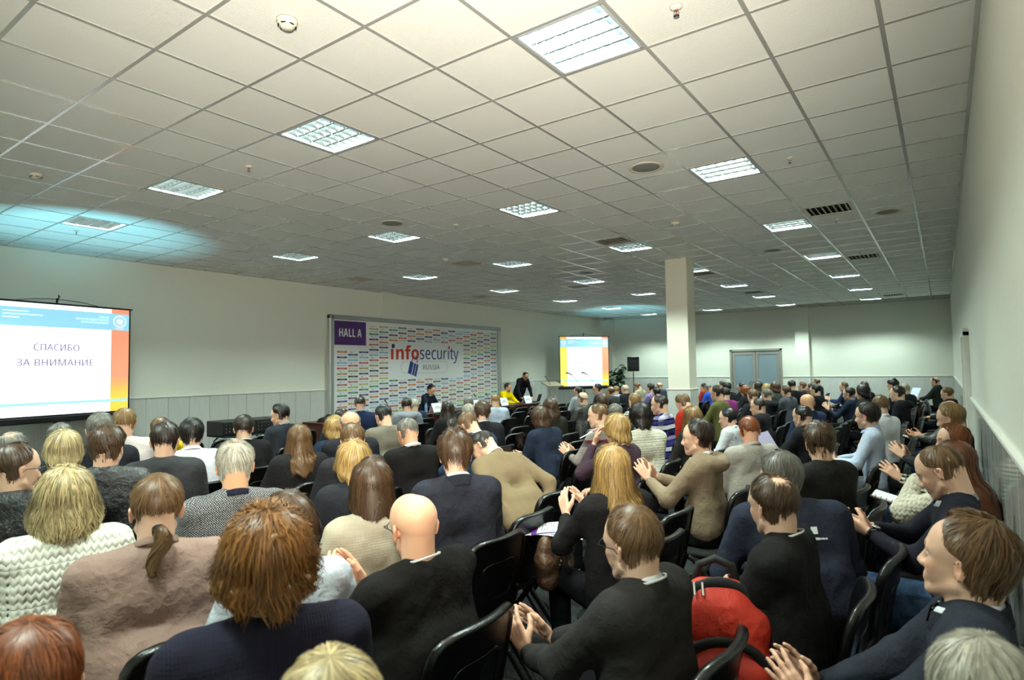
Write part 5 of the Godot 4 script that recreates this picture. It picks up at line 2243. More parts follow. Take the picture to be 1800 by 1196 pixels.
	if p.get("flower", false):
		var fg := G.new()
		for k in 6:
			var a := k * TAU / 6
			fg.lathe([Vector2(0.001, -0.006), Vector2(0.016, -0.003), Vector2(0.018, 0.003), Vector2(0.001, 0.006)], 8, Vector3(-0.09, 0.05 + sin(a) * 0.02, 0.04 + cos(a) * 0.02), Basis(Vector3.BACK, 1.3))
		put("hair_flower", fg, std("petal_white", Color(0.9, 0.88, 0.85), 0.6), root).transform = hx
	if p.get("glasses", false):
		var gg := G.new()
		for x in [-1.0, 1.0]:
			var pts := []
			for k in 13:
				pts.append(Vector3(x * 0.033 + 0.024 * cos(k * TAU / 12), 0.003 + 0.017 * sin(k * TAU / 12), -0.101))
			gg.tube(pts, 0.0017, 5)
			gg.tube([Vector3(x * 0.056, 0.008, -0.1), Vector3(x * 0.077, 0.008, -0.085), Vector3(x * 0.083, 0.006, 0.0), Vector3(x * 0.081, -0.012, 0.02)], 0.0019, 5)
		gg.tube([Vector3(-0.01, 0.006, -0.103), Vector3(0.01, 0.006, -0.103)], 0.0017, 5)
		put("glasses", gg, std("glasses_frame", Color(0.03, 0.03, 0.035), 0.3), root).transform = hx
	return root


func leg_bones(sit: String, standing: bool, d: float) -> Array:
	var h := Vector3(0, 0.515, 0)
	var out := []
	if standing:
		h.y = 0.92
		for x in [-1.0, 1.0]:
			out.append([h + Vector3(x * 0.09, 0, 0), Vector3(x * 0.11, 0.5, -0.02), 0.09 + d, 0.062 + d])
			out.append([Vector3(x * 0.11, 0.5, -0.02), Vector3(x * 0.12, 0.1, 0.02), 0.062 + d, 0.05 + d])
	elif sit == "wide":
		for x in [-1.0, 1.0]:
			out.append([h + Vector3(x * 0.09, 0, 0), Vector3(x * 0.2, 0.53, -0.43), 0.092 + d, 0.064 + d])
			out.append([Vector3(x * 0.2, 0.53, -0.43), Vector3(x * 0.19, 0.1, -0.38), 0.062 + d, 0.05 + d])
	elif sit == "crossed":
		out.append([h + Vector3(0.09, 0, 0), Vector3(0.07, 0.52, -0.45), 0.092 + d, 0.064 + d])
		out.append([Vector3(0.07, 0.52, -0.45), Vector3(0.07, 0.1, -0.42), 0.062 + d, 0.05 + d])
		out.append([h + Vector3(-0.09, 0.01, 0), Vector3(0.0, 0.63, -0.44), 0.092 + d, 0.066 + d])
		out.append([Vector3(0.0, 0.63, -0.44), Vector3(0.15, 0.3, -0.56), 0.062 + d, 0.048 + d])
	else:
		for x in [-1.0, 1.0]:
			out.append([h + Vector3(x * 0.085, 0, 0), Vector3(x * 0.115, 0.52, -0.43), 0.09 + d, 0.062 + d])
			out.append([Vector3(x * 0.115, 0.52, -0.43), Vector3(x * 0.12, 0.1, -0.4), 0.06 + d, 0.048 + d])
	out.append([h + Vector3(-0.07, 0.02, 0.01), h + Vector3(0.07, 0.02, 0.01), 0.125 + d, 0.125 + d, Vector3.BACK, 1.1])
	return out


func foot_spots(sit: String, standing: bool) -> Array:
	if standing:
		return [Vector3(-0.12, 0, 0.0), Vector3(0.12, 0, 0.0)]
	if sit == "wide":
		return [Vector3(-0.19, 0, -0.4), Vector3(0.19, 0, -0.4)]
	if sit == "crossed":
		return [Vector3(0.07, 0, -0.44), Vector3(0.16, 0.2, -0.57)]
	return [Vector3(-0.12, 0, -0.42), Vector3(0.12, 0, -0.42)]


func collar_mesh(r: float, h: float, fall: float, seg: int) -> G:   # a band round the neck that folds down outside, lower and open in front
	var prof := [Vector2(0.0, -0.02), Vector2(-0.003, h * 0.5), Vector2(0.0, h), Vector2(0.004, h + 0.003), Vector2(0.009, h - 0.002), Vector2(0.013, h - fall * 0.5), Vector2(0.019, h - fall), Vector2(0.015, h - fall - 0.003)]
	var g := G.new()
	g.surf(seg, 7, func(u: float, w: float) -> Vector3:
		var a := (u * 2.0 - 1.0) * 2.75          # 0 is the back
		var p: Vector2 = prof[int(round(w * 7))]
		var f := (1.0 - cos(a)) * 0.5
		var rr := r + p.x + 0.012 * f
		return Vector3(sin(a) * rr * (1.0 - 0.25 * smoothstep(2.0, 2.75, absf(a))), p.y - 0.058 * f, cos(a) * rr * 1.06 - 0.012), false, true)
	return g


# ---------------------------------------------------------------- chairs

func make_chair() -> Node3D:   # faces -z
	var o := base("stacking_chair")
	var shell := std("chair_shell", Color(0.022, 0.022, 0.023), 0.3)
	shell.normal_enabled = true
	shell.normal_texture = noise_tex(0.35, 61, true, 128, 2.0, 2)
	shell.normal_scale = 0.35
	tri(shell, 4.0)
	var pad := std("chair_pad", Color(0.03, 0.03, 0.032), 0.85)
	var tubes := std("black_metal", Color(0.03, 0.035, 0.04), 0.45)
	var g := G.new()
	var back := func(u: float, w: float) -> Vector3:
		var a := u * TAU
		var prof := [Vector2(0, -0.008), Vector2(0.7, -0.008), Vector2(0.9, -0.012), Vector2(0.985, -0.008), Vector2(1.0, 0.006), Vector2(0.985, 0.02), Vector2(0.95, 0.025), Vector2(0.915, 0.02), Vector2(0.9, 0.013), Vector2(0.5, 0.012), Vector2(0, 0.012)]
		var q: Vector2 = prof[int(round(w * 10))]
		var e := 4.6
		var k := pow(pow(absf(cos(a)), e) + pow(absf(sin(a)), e), -1.0 / e)
		var x := cos(a) * k * q.x * 0.236
		var y := sin(a) * k * q.x * 0.208
		x *= 1.0 - 0.12 * smoothstep(0.05, -0.2, y)
		var z := q.y - 0.9 * x * x
		return Vector3(x, y, z)
	g.surf(44, 10, back, true)
	var bk := put("backrest", g, shell, o)
	bk.transform = Transform3D(Basis(Vector3.RIGHT, 0.2), Vector3(0, 0.665, 0.2))
	g = G.new()
	g.surf(44, 3, func(u: float, w: float) -> Vector3:   # the panel line moulded into the back
		var a := u * TAU
		var k := pow(pow(absf(cos(a)), 5.0) + pow(absf(sin(a)), 5.0), -0.2)
		var r: float = [0.66, 0.655, 0.6, 0.59][int(round(w * 3))]
		var x := cos(a) * k * r * 0.2
		return Vector3(x, sin(a) * k * r * 0.15 - 0.02, [0.011, 0.016, 0.016, 0.011][int(round(w * 3))] - 0.9 * x * x), true)
	put("moulded_panel", g, shell, bk)
	g = G.new()
	g.surf(40, 8, func(u: float, w: float) -> Vector3:
		var a := u * TAU
		var prof := [Vector2(0, 0.028), Vector2(0.75, 0.028), Vector2(0.93, 0.02), Vector2(1.0, 0.004), Vector2(0.99, -0.012), Vector2(0.93, -0.02), Vector2(0.6, -0.024), Vector2(0.3, -0.024), Vector2(0, -0.024)]
		var q: Vector2 = prof[int(round(w * 8))]
		var k := pow(pow(absf(cos(a)), 4.0) + pow(absf(sin(a)), 4.0), -0.25)
		var z := sin(a) * k * q.x * 0.205
		return Vector3(cos(a) * k * q.x * 0.235, q.y + 0.022 * (z / 0.2) * (z / 0.2) * (0.6 if z > 0 else -0.7), z), true, true)
	var st := put("seat", g, pad, o)
	st.position = Vector3(0, 0.438, -0.03)
	for x in [-1.0, 1.0]:
		g = G.new()
		g.tube([Vector3(x * 0.235, 0.012, -0.22), Vector3(x * 0.225, 0.38, 0.06), Vector3(x * 0.215, 0.45, 0.12), Vector3(x * 0.19, 0.56, 0.17)], 0.0125, 8, 1.5)
		put("leg", g, tubes, o)
		g = G.new()
		g.tube([Vector3(x * 0.24, 0.012, 0.27), Vector3(x * 0.235, 0.4, -0.06), Vector3(x * 0.225, 0.425, -0.12)], 0.0125, 8, 1.5)
		put("leg", g, tubes, o)
	g = G.new()
	for z in [-0.1, 0.07]:
		g.tube([Vector3(-0.225, 0.405, z), Vector3(0.225, 0.405, z)], 0.01, 6)
	put("crossbar", g, tubes, o)
	return o



const PEOPLE := [
	{x=-3.7,z=-0.992,top=1.363,body=65,head=14.989,fine=1,hair=["short",Color("4a3524")],top_kind=["leather",Color("1c1b1c")],glasses=true,sit="flat",label="person in black leather jacket and glasses, head turned toward the stage"},
	{x=-2.85,z=-0.925,top=1.323,body=78,head=72.013,fine=2,hair=["wavy",Color("b9a276")],top_kind=["cable",Color("dcd8cc")],slim=true,sit="flat",label="person in white cable-knit sweater, back turned, ahead of the rosy shirt"},
	{x=-4.55,z=-1.464,top=1.337,body=78.499,head=72.164,fine=1,hair=["bob",Color("b9a276")],top_kind=["knit",Color("1d1b1c")],slim=true,sit="flat",label="person in plain black top sitting ahead of the white cable-knit sweater"},
	{x=-3.95,z=-1.485,top=1.391,body=64.84,head=49.4,fine=1,hair=["full",Color("4a3524")],top_kind=["leather",Color("19181a")],sit="flat",label="person in black leather jacket sitting directly behind the white shirts by the screen"},
	{x=-5.2,z=-1.374,top=1.313,body=68.319,head=55.199,fine=1,hair=["thin",Color("6e6a62")],top_kind=["knit",Color("2a2d30")],glasses=true,sit="flat",label="person in dark ribbed sweater low under the near projection screen"},
	{x=-5.65,z=-1.79,top=1.318,body=78.651,head=72.418,fine=1,hair=["short",Color("6e6a62")],top_kind=["knit",Color("30343a")],sit="flat",label="person in dark striped pullover in front of the near projection screen"},
	{x=-5,z=-1.83,top=1.42,body=71.139,head=59.898,fine=1,hair=["short",Color("6e6a62")],top_kind=["suit",Color("25252a")],sit="flat",label="person in dark suit jacket below the corner of the near projection screen"},
	{x=-5.65,z=-2.245,top=1.404,body=76.197,head=68.328,fine=1,hair=["short",Color("8a6a42")],top_kind=["shirt",Color("cfc2c0")],sit="flat",label="person in pale pink shirt below the corner of the near projection screen"},
	{x=-6.3,z=-2.825,top=1.266,body=74.71,head=65.85,fine=1,hair=["short",Color("6b4f33")],top_kind=["fleece",Color("d8b80e")],hood=true,sit="flat",label="person in yellow hooded jacket sitting against the wainscot near the screen"},
	{x=-4.2,z=-1.916,top=1.375,body=68.489,head=55.482,fine=1,hair=["short",Color("2b2019")],top_kind=["fleece",Color("37373a")],neckband=Color("2f2f32"),sit="flat",label="person in dark grey jacket with stand-up collar ahead of the rosy shirt"},
	{x=-4.95,z=-2.459,top=1.323,body=73.351,head=63.586,fine=1,hair=["full",Color("1a1512")],top_kind=["shirt",Color("d3d5de")],collar=Color("d8dae2"),sit="flat",label="person in plain white shirt sitting alone against the bare wainscot"},
	{x=-2.85,z=-1.629,top=1.363,body=71.345,head=60.241,fine=2,hair=["thin",Color("a09a8c")],top_kind=["dots",Color("b9b7b6")],neckband=Color("1d1d2c"),belly=1.1,build=1.06,skin=Color("dba27e"),sit="flat",label="person in grey and navy dotted sweater with a dark neckband"},
	{x=-5.3,z=-3.111,top=1.301,body=64.95,head=49.584,fine=1,hair=["short",Color("2b2019")],top_kind=["suit",Color("1c1b1d")],lanyard=true,sit="flat",label="person in black suit in front of the sound equipment"},
	{x=-6.35,z=-4.173,top=1.316,body=95,head=116.691,fine=1,hair=["full",Color("1a1512")],top_kind=["knit",Color("2b2f36")],collar=Color("8b8f98"),nod=10,sit="flat",label="person in dark grey cardigan with light collar tips, turning beside the sound equipment"},
	{x=-4.25,z=-2.968,top=1.268,body=68.244,head=55.074,fine=1,hair=["long",Color("6b4f33")],top_kind=["suit",Color("201f20")],slim=true,sit="flat",label="person in black blazer sitting before the grey cardigan and sound equipment"},
	{x=-2.32,z=-1.031,top=1.333,body=70,head=71.036,fine=2,hair=["tied",Color("6b4f33")],top_kind=["satin",Color("93786e")],collar=Color("8a7066"),build=1.16,belly=1.2,tilt=-2,sit="flat",label="person in rosy brown satin shirt, back squarely turned"},
	{x=-1.45,z=-0.918,top=1.319,body=66,head=57.675,fine=2,hair=["curly",Color("7d5226")],top_kind=["knit",Color("23222f")],slim=true,build=1.12,belly=1.1,sit="flat",label="person in navy ribbed sweater right beside the rosy brown shirt"},
	{x=-1.95,z=-1.315,top=1.246,body=68.805,head=56.008,fine=2,hair=["bob",Color("4a3524")],top_kind=["shirt",Color("c2c6d0")],slim=true,sit="flat",label="person in pale grey top half hidden between navy sweater and black sweater"},
	{x=-2.15,z=-1.886,top=1.291,body=72,head=48.743,fine=2,hair=["mid",Color("4a3524")],top_kind=["knit",Color("b0a592")],slim=true,nod=6,sit="flat",label="person in oatmeal wool sweater, back turned"},
	{x=-1.606,z=-1.604,top=1.248,body=90,head=70.048,fine=2,hair=["bald",Color("4a3524")],top_kind=["plain",Color("1b1918")],glasses=true,pose="clap_high",build=1.28,belly=1.32,lanyard=true,beard=true,hs=1.03,skin=Color("dfa98a"),sit="flat",label="person in black sweater and glasses, clapping ahead of the empty chair"},
	{x=-2.85,z=-2.361,top=1.275,body=71.415,head=60.358,fine=1,hair=["shag",Color("a88752")],top_kind=["suit",Color("26272c")],slim=true,collar=Color("c8ccd4"),sit="flat",label="person in dark jacket with a buckled shoulder strap"},
	{x=-3.55,z=-2.931,top=1.309,body=65.473,head=50.455,fine=1,hair=["short",Color("6b4f33")],top_kind=["suit",Color("29282c")],sit="flat",label="person in dark suit sitting just ahead of the buckled shoulder strap"},
	{x=-4.25,z=-3.484,top=1.349,body=65.592,head=50.654,fine=1,hair=["ring",Color("a09a8c")],top_kind=["suit",Color("232329")],skin=Color("dba27e"),sit="flat",label="person in dark suit, second seat ahead of the buckled shoulder strap"},
	{x=-4.95,z=-3.86,top=1.242,body=78.431,head=72.052,fine=1,hair=["shag",Color("a88752")],top_kind=["fleece",Color("202a3c")],slim=true,collar=Color("c9ccd2"),sit="flat",label="person in dark blue jacket with a light scarf near the wooden table end"},
	{x=-5.65,z=-4.51,top=1.276,body=66.043,head=51.405,fine=1,hair=["crop",Color("2b2019")],top_kind=["plain",Color("23262c")],sit="flat",label="person in low dark top just before the banner frame"},
	{x=-7.05,z=-5.959,top=1.332,body=65.075,head=49.792,fine=0,hair=["crop",Color("2b2019")],top_kind=["knit",Color("1d2740")],collar=Color("2c4170"),lanyard=true,sit="flat",label="person in navy sweater and blue shirt collar, sitting close before the banner"},
	{x=-4.95,z=-4.505,top=1.32,body=81.818,head=77.697,fine=1,hair=["short",Color("1a1512")],top_kind=["tweed",Color("8a8578")],glasses=true,pose="read",nod=22,build=1.15,belly=1.15,holds="sheet",hold_label="white sheet of paper read by the person in grey tweed jacket",sit="flat",label="person in grey tweed jacket and glasses, reading a sheet"},
	{x=-7.05,z=-6.913,top=1.255,body=62.538,head=45.563,fine=0,hair=["short",Color("2b2019")],top_kind=["fleece",Color("7c7f86")],hood=true,sit="flat",label="person in grey hooded sweatshirt facing the suited speaker"},
	{x=-7.7,z=-7.726,top=1.184,body=74.141,head=64.902,fine=0,hair=["short",Color("a09a8c")],top_kind=["suit",Color("1f2a3c")],sit="flat",label="person in navy suit beside the grey hooded sweatshirt"},
	{x=-3.55,z=-3.486,top=1.311,body=80.514,head=75.523,fine=1,hair=["crop",Color("6e6a62")],top_kind=["knit",Color("1b191a")],collar=Color("c5bfca"),lanyard=true,nod=16,build=1.12,skin=Color("d9a384"),sit="flat",label="person in black sweater over pale lilac collar"},
	{x=-2.15,z=-2.468,top=1.36,body=59.835,head=41.058,fine=2,hair=["messy",Color("4a3524")],top_kind=["suit",Color("2a2b34")],collar=Color("c9cdd8"),build=1.03,sit="flat",label="person in navy suit with white shirt collar, behind the bending tan sweater"},
	{x=-5.65,z=-6.328,top=1.256,body=80,head=41.758,fine=0,hair=["long",Color("2b2019")],top_kind=["knit",Color("1a191b")],slim=true,flower=true,sit="flat",label="person in black top with low neckline and white flower clip"},
	{x=-6.35,z=-7.62,top=1.252,body=59.083,head=39.806,fine=0,hair=["short",Color("6e6a62")],top_kind=["plain",Color("24262b")],sit="flat",label="person in dark top facing the middle of the banner"},
	{x=-4.95,z=-5.945,top=1.255,body=59.069,head=39.782,fine=1,hair=["short",Color("a09a8c")],top_kind=["suit",Color("24262b")],lanyard=true,sit="flat",label="person in dark jacket sitting behind the white flower clip"},
	{x=-4.25,z=-5.345,top=1.328,body=58.294,head=38.49,fine=1,hair=["full",Color("4a3524")],top_kind=["suit",Color("222126")],collar=Color("aeb4c4"),sit="flat",label="person in black suit with pale collar before the pale blue shirt"},
	{x=-6.35,z=-8.353,top=1.263,body=58,head=37.241,fine=0,hair=["crop",Color("8a6a42")],top_kind=["shirt",Color("a9b4c6")],sit="flat",label="person in pale blue shirt right in front of the presidium table"},
	{x=-3.55,z=-4.254,top=1.302,body=86.107,head=84.845,fine=1,hair=["short",Color("6b4f33")],top_kind=["suit",Color("2b3a52")],collar=Color("c9cdd8"),nod=38,pose="read",lean=10,sit="flat",label="person in blue suit with head bowed next to the tan sweater"},
	{x=-2.85,z=-3.594,top=1.274,body=78,head=98.41,fine=1,hair=["crop",Color("2b2019")],top_kind=["knit",Color("7c6a52")],lean=42,nod=40,pose="hip",collar=Color("d5d2cb"),build=1.05,sit="flat",label="person in tan sweater bending far forward with elbow out"},
	{x=-3.55,z=-5.466,top=1.281,body=85,head=53.001,fine=1,hair=["bob",Color("4a3524")],top_kind=["fleece",Color("232a3a")],lean=16,pose="clap",slim=true,build=1.1,sit="flat",label="person in dark navy quilted jacket leaning forward and clapping"},
	{x=-4.25,z=-6.791,top=1.293,body=66.424,head=52.041,fine=1,hair=["wavy",Color("4a3524")],top_kind=["plain",Color("26241f")],slim=true,sit="flat",label="person in dark top ahead of the navy quilted jacket"},
	{x=-2.85,z=-5.452,top=1.335,body=88,head=97.6,fine=1,hair=["crop",Color("6b4f33")],top_kind=["stripe_red",Color("d6d2cf")],pose="clap",build=1.04,sit="flat",label="person in grey sweater with burgundy stripes, clapping"},
	{x=-2.15,z=-4.425,top=1.311,body=82,head=70.915,fine=1,hair=["bob",Color("a88752")],top_kind=["knit",Color("42313c")],slim=true,pose="chin",holds="pen",hold_label="white pen held to the chin by the person in plum sweater",collar=Color("d8d5cf"),sit="flat",label="person in plum sweater and white collar, holding a pen to the chin"},
	{x=-1.45,z=-2.924,top=1.276,body=62,head=46.374,fine=2,hair=["vlong",Color("a88752")],top_kind=["plain",Color("1f1d1e")],slim=true,pose="clap_high",sit="flat",label="person in black dress, hands raised to clap over a brown handbag"},
	{x=-2.3,z=-5.238,top=1.355,body=61.423,head=43.705,fine=1,hair=["bob",Color("1a1512")],top_kind=["speckle",Color("cfccbe")],slim=true,build=1.1,sit="flat",label="person in speckled off-white knit sweater beside the striped blue sweater"},
	{x=-3.3,z=-6.76,top=1.244,body=62.813,head=46.022,fine=1,hair=["short",Color("6e6a62")],top_kind=["plain",Color("25262a")],sit="flat",label="person in dark top half hidden beside the burgundy-striped sweater"},
	{x=-4.95,z=-8.927,top=1.293,body=80,head=69.009,fine=0,hair=["ring",Color("6e6a62")],top_kind=["leather",Color("262627")],build=1.12,belly=1.2,sit="flat",label="person in black leather jacket before the far microphone stands"},
	{x=-7.05,z=-12.49,top=1.25,body=70,head=89.442,fine=0,hair=["short",Color("2b2019")],top_kind=["shirt",Color("8f939c")],sit="flat",label="person in light grey shirt turned sideways near the lectern"},
	{x=-6.35,z=-12.14,top=1.333,body=98,head=107.612,fine=0,hair=["short",Color("1a1512")],top_kind=["knit",Color("23252b")],glasses=true,collar=Color("8c96ab"),sit="flat",label="person in dark sweater and glasses seated under the far screen"},
	{x=-4.25,z=-8.284,top=1.283,body=63.495,head=47.159,fine=0,hair=["full",Color("4a3524")],top_kind=["plain",Color("2a2723")],sit="flat",label="person in dark top behind the black leather jacket of the far block"},
	{x=-6.35,z=-12.79,top=1.248,body=81.042,head=76.404,fine=0,hair=["thin",Color("6b4f33")],top_kind=["leather",Color("222122")],glasses=true,sit="flat",label="person in black leather coat under the far screen"},
	{x=-7,z=-14.431,top=1.209,body=62.726,head=45.877,fine=0,hair=["short",Color("8a6a42")],top_kind=["shirt",Color("9eaccc")],sit="flat",label="person in light blue shirt under the far screen"},
	{x=-6.35,z=-13.579,top=1.273,body=77.238,head=70.063,fine=0,hair=["ring",Color("a09a8c")],top_kind=["suit",Color("25262b")],sit="flat",label="person in charcoal jacket beside the light blue shirt, before the potted plant"},
	{x=-3.55,z=-7.898,top=1.328,body=67.722,head=54.203,fine=0,hair=["short",Color("8a6a42")],top_kind=["stripe_bw",Color("d8d7d2")],sit="flat",label="person in black and white striped top behind the lilac shirt"},
	{x=-7.05,z=-15.894,top=1.253,body=85.552,head=83.92,fine=0,hair=["short",Color("6b4f33")],top_kind=["suit",Color("a59f86")],nod=26,sit="flat",label="person in light beige blazer in front of the loudspeaker"},
	{x=-5.65,z=-13.47,top=1.306,body=78.854,head=72.756,fine=0,hair=["short",Color("2b2019")],top_kind=["shirt",Color("8a77a8")],pose="clap",sit="flat",label="person in lilac shirt, sitting by the column"},
	{x=-5,z=-12.251,top=1.257,body=66.521,head=52.202,fine=0,hair=["short",Color("1a1512")],top_kind=["plain",Color("20202a")],sit="flat",label="person in dark top just beside the column, lower than the lilac shirt"},
	{x=-7.05,z=-17.507,top=1.229,body=66.361,head=51.934,fine=0,hair=["ring",Color("6b4f33")],top_kind=["knit",Color("3b4452")],sit="flat",label="person in slate blue sweater against the far wainscot by the column"},
	{x=-2.85,z=-7.066,top=1.354,body=92,head=91.965,fine=1,hair=["crop",Color("2b2019")],top_kind=["stripe_blue",Color("e8e6ee")],build=1.15,belly=1.15,sit="flat",label="person in blue sweater with bold white and violet stripes"},
	{x=-2.85,z=-7.897,top=1.318,body=77.107,head=69.845,fine=0,hair=["full",Color("6b4f33")],top_kind=["fleece",Color("a02a1c")],nod=34,sit="flat",label="person in red and black jacket with bowed head, before the column foot"},
	{x=-2.15,z=-6.216,top=1.276,body=64.648,head=49.08,fine=1,hair=["long",Color("8a6a42")],top_kind=["plain",Color("272522")],slim=true,sit="flat",label="person in dark brown top sitting low before the column foot"},
	{x=-1.45,z=-4.278,top=1.304,body=92,head=93.722,fine=1,hair=["full",Color("2b2019")],top_kind=["fleece",Color("8d7b66")],hood=true,pose="clap_high",collar=Color("d8d8da"),nod=0,sit="flat",label="person in beige hooded jacket with plaid lining, clapping"},
	{x=-2.15,z=-7.466,top=1.181,body=86.838,head=86.064,fine=1,hair=["short",Color("1a1512")],top_kind=["shirt",Color("cfcfd4")],collar=Color("d6d6da"),sit="flat",label="person in black waistcoat over white shirt"},
	{x=-1.335,z=-5.224,top=1.275,body=58,head=29.335,fine=1,hair=["crop",Color("7a3f1c")],top_kind=["shirt",Color("a59d95")],build=1.22,belly=1.2,collar=Color("a59d95"),skin=Color("dfa58a"),sit="flat",label="person in light grey shirt with broad back, beside the beige hooded jacket"},
	{x=-2.85,z=-9.37,top=1.393,body=81.351,head=76.918,fine=0,hair=["short",Color("2b2019")],top_kind=["knit",Color("5a5a34")],pose="clap",sit="flat",label="person in olive green sweater sitting tall and clapping"},
	{x=-4.95,z=-15.518,top=1.234,body=75.815,head=67.692,fine=0,hair=["crop",Color("6e6a62")],top_kind=["shirt",Color("2b4bb0")],skin=Color("dba27e"),nod=18,sit="flat",label="person in bright blue shirt behind the column"},
	{x=-5.65,z=-17.33,top=1.204,body=82.034,head=78.057,fine=0,hair=["short",Color("1a1512")],top_kind=["fleece",Color("8f2f22")],sit="flat",label="person in red jacket far behind the column"},
	{x=-4.95,z=-16.692,top=1.282,body=93.111,head=96.518,fine=0,hair=["short",Color("2b2019")],top_kind=["plain",Color("2a2a30")],sit="flat",label="person in dark shirt by the far wall, next to the door frame"},
	{x=-4.25,z=-14.78,top=1.285,body=62.825,head=46.042,fine=0,hair=["full",Color("1a1512")],top_kind=["suit",Color("26262c")],sit="flat",label="person in dark grey jacket in front of the door frame"},
	{x=-3.32,z=-11.428,top=1.288,body=58,head=36.2,fine=0,hair=["short",Color("1a1512")],top_kind=["knit",Color("7a2f66")],sit="flat",label="person in magenta sweater behind the olive sweater"},
	{x=-4.25,z=-16.026,top=1.25,body=80.112,head=74.853,fine=0,hair=["short",Color("1a1512")],top_kind=["suit",Color("1f2026")],collar=Color("9aa0ac"),sit="flat",label="person in black suit in front of the frosted double door"},
	{x=-3.55,z=-13.696,top=1.253,body=73.919,head=64.531,fine=0,hair=["bob",Color("7a3f1c")],top_kind=["suit",Color("211f22")],slim=true,sit="flat",label="person in black jacket low before the frosted double door"},
	{x=-2.65,z=-10.664,top=1.295,body=61.573,head=43.955,fine=0,hair=["short",Color("6b4f33")],top_kind=["knit",Color("252428")],sit="flat",label="person in black cardigan behind the low black jacket at the double door"},
	{x=-3.55,z=-14.795,top=1.312,body=79.296,head=73.493,fine=0,hair=["long",Color("2b2019")],top_kind=["plain",Color("1d1c20")],slim=true,sit="flat",label="person in black top before the curved door handle"},
	{x=-2.15,z=-8.928,top=1.234,body=88.324,head=88.54,fine=0,hair=["crop",Color("2b2019")],top_kind=["fleece",Color("1f1f23")],build=1.1,belly=1.1,sit="flat",label="person in black zip jacket looking sideways, behind the grey blazer"},
	{x=-3.2,z=-14.107,top=1.28,body=60.868,head=42.78,fine=0,hair=["bob",Color("a88752")],top_kind=["shirt",Color("c9ccd0")],slim=true,sit="flat",label="person in white blouse before the frosted double door"},
	{x=-2.75,z=-12.083,top=1.249,body=66.893,head=52.821,fine=0,hair=["short",Color("6e6a62")],top_kind=["fleece",Color("202024")],hood=true,neckband=Color("c4c6c8"),sit="flat",label="person in black hooded jacket with white hood"},
	{x=-2.85,z=-13.31,top=1.339,body=60.452,head=42.086,fine=0,hair=["bob",Color("4a3524")],top_kind=["leather",Color("2c302d")],slim=true,sit="flat",label="person in dark green leather jacket before the second door leaf"},
	{x=-2.55,z=-12.822,top=1.285,body=68.949,head=56.248,fine=0,hair=["short",Color("4a3524")],top_kind=["suit",Color("4b4e55")],pose="clap",sit="flat",label="person in mid grey blazer with open hands, clapping"},
	{x=-2.85,z=-14.928,top=1.341,body=59.685,head=40.808,fine=0,hair=["short",Color("1a1512")],top_kind=["plain",Color("18181b")],sit="flat",label="person in black top at the edge of the double door"},
	{x=-2.927,z=-16.646,top=1.263,body=83.184,head=79.973,fine=0,hair=["short",Color("6b4f33")],top_kind=["suit",Color("22242c")],glasses=true,sit="flat",label="person in dark suit and glasses facing sideways beside the double door"},
	{x=-2.645,z=-16.111,top=1.236,body=82.794,head=79.323,fine=0,hair=["short",Color("2b2019")],top_kind=["fleece",Color("26262c")],glasses=true,sit="flat",label="person in dark jacket and glasses beside the suit by the double door"},
	{x=-3.082,z=-19.735,top=1.283,body=76.525,head=68.876,fine=0,hair=["thin",Color("4a3524")],top_kind=["suit",Color("1f2634")],sit="flat",label="person in navy jacket against the far pilaster"},
	{x=-2.15,z=-13.605,top=1.285,body=76.588,head=68.98,fine=0,hair=["short",Color("1a1512")],top_kind=["plain",Color("1b1b1e")],glasses=true,sit="flat",label="person in black shirt with a yellow strap and glasses"},
	{x=-1.45,z=-8.54,top=1.324,body=58,head=29.636,fine=0,hair=["bald",Color("4a3524")],top_kind=["suit",Color("26304a")],build=1.12,collar=Color("c9cdd8"),skin=Color("cf9a78"),hs=1.03,sit="flat",label="person in navy suit, broad-backed, before the yellow strap"},
	{x=-1.262,z=-7.126,top=1.256,body=74.226,head=65.043,fine=1,hair=["crop",Color("1a1512")],top_kind=["suit",Color("1f1e22")],pose="read",collar=Color("b4c0d6"),holds="brochure",hold_label="open lilac brochure held up by the person in black suit over blue shirt",sit="flat",label="person in black suit over blue shirt, holding an open brochure"},
	{x=-0.653,z=-4.198,top=1.32,body=58,head=23.843,fine=1,hair=["messy",Color("4a3524")],top_kind=["fleece",Color("23211f")],neckband=Color("23211f"),beard=true,build=1.05,sit="flat",label="person in dark fleece jacket with stand-up collar, close behind a navy jacket"},
	{x=-2.15,z=-17.879,top=1.222,body=87.314,head=86.857,fine=0,hair=["short",Color("6b4f33")],top_kind=["fleece",Color("232a46")],pose="clap",sit="flat",label="person in navy jacket clapping against the far wainscot"},
	{x=-1.45,z=-12.724,top=1.261,body=81.101,head=76.501,fine=0,hair=["short",Color("2b2019")],top_kind=["knit",Color("20283a")],collar=Color("5f84b4"),pose="clap_high",sit="flat",label="person in navy sweater with blue collar, hands raised to clap"},
	{x=-1.45,z=-15.365,top=1.3,body=58,head=35.391,fine=0,hair=["short",Color("4a3524")],top_kind=["fleece",Color("1e1f22")],sit="flat",label="person in black jacket against the far wainscot behind the grey scarf"},
	{x=-1.106,z=-11.419,top=1.345,body=74.519,head=65.531,fine=0,hair=["bob",Color("1a1512")],top_kind=["fleece",Color("232325")],slim=true,neckband=Color("77777a"),sit="flat",label="person in black jacket with grey patterned scarf"},
	{x=-0.796,z=-13.485,top=1.392,body=73.227,head=63.379,fine=0,hair=["full",Color("1a1512")],top_kind=["fleece",Color("22252c")],nod=24,sit="flat",label="person in dark jacket bowing the head by the far wainscot"},
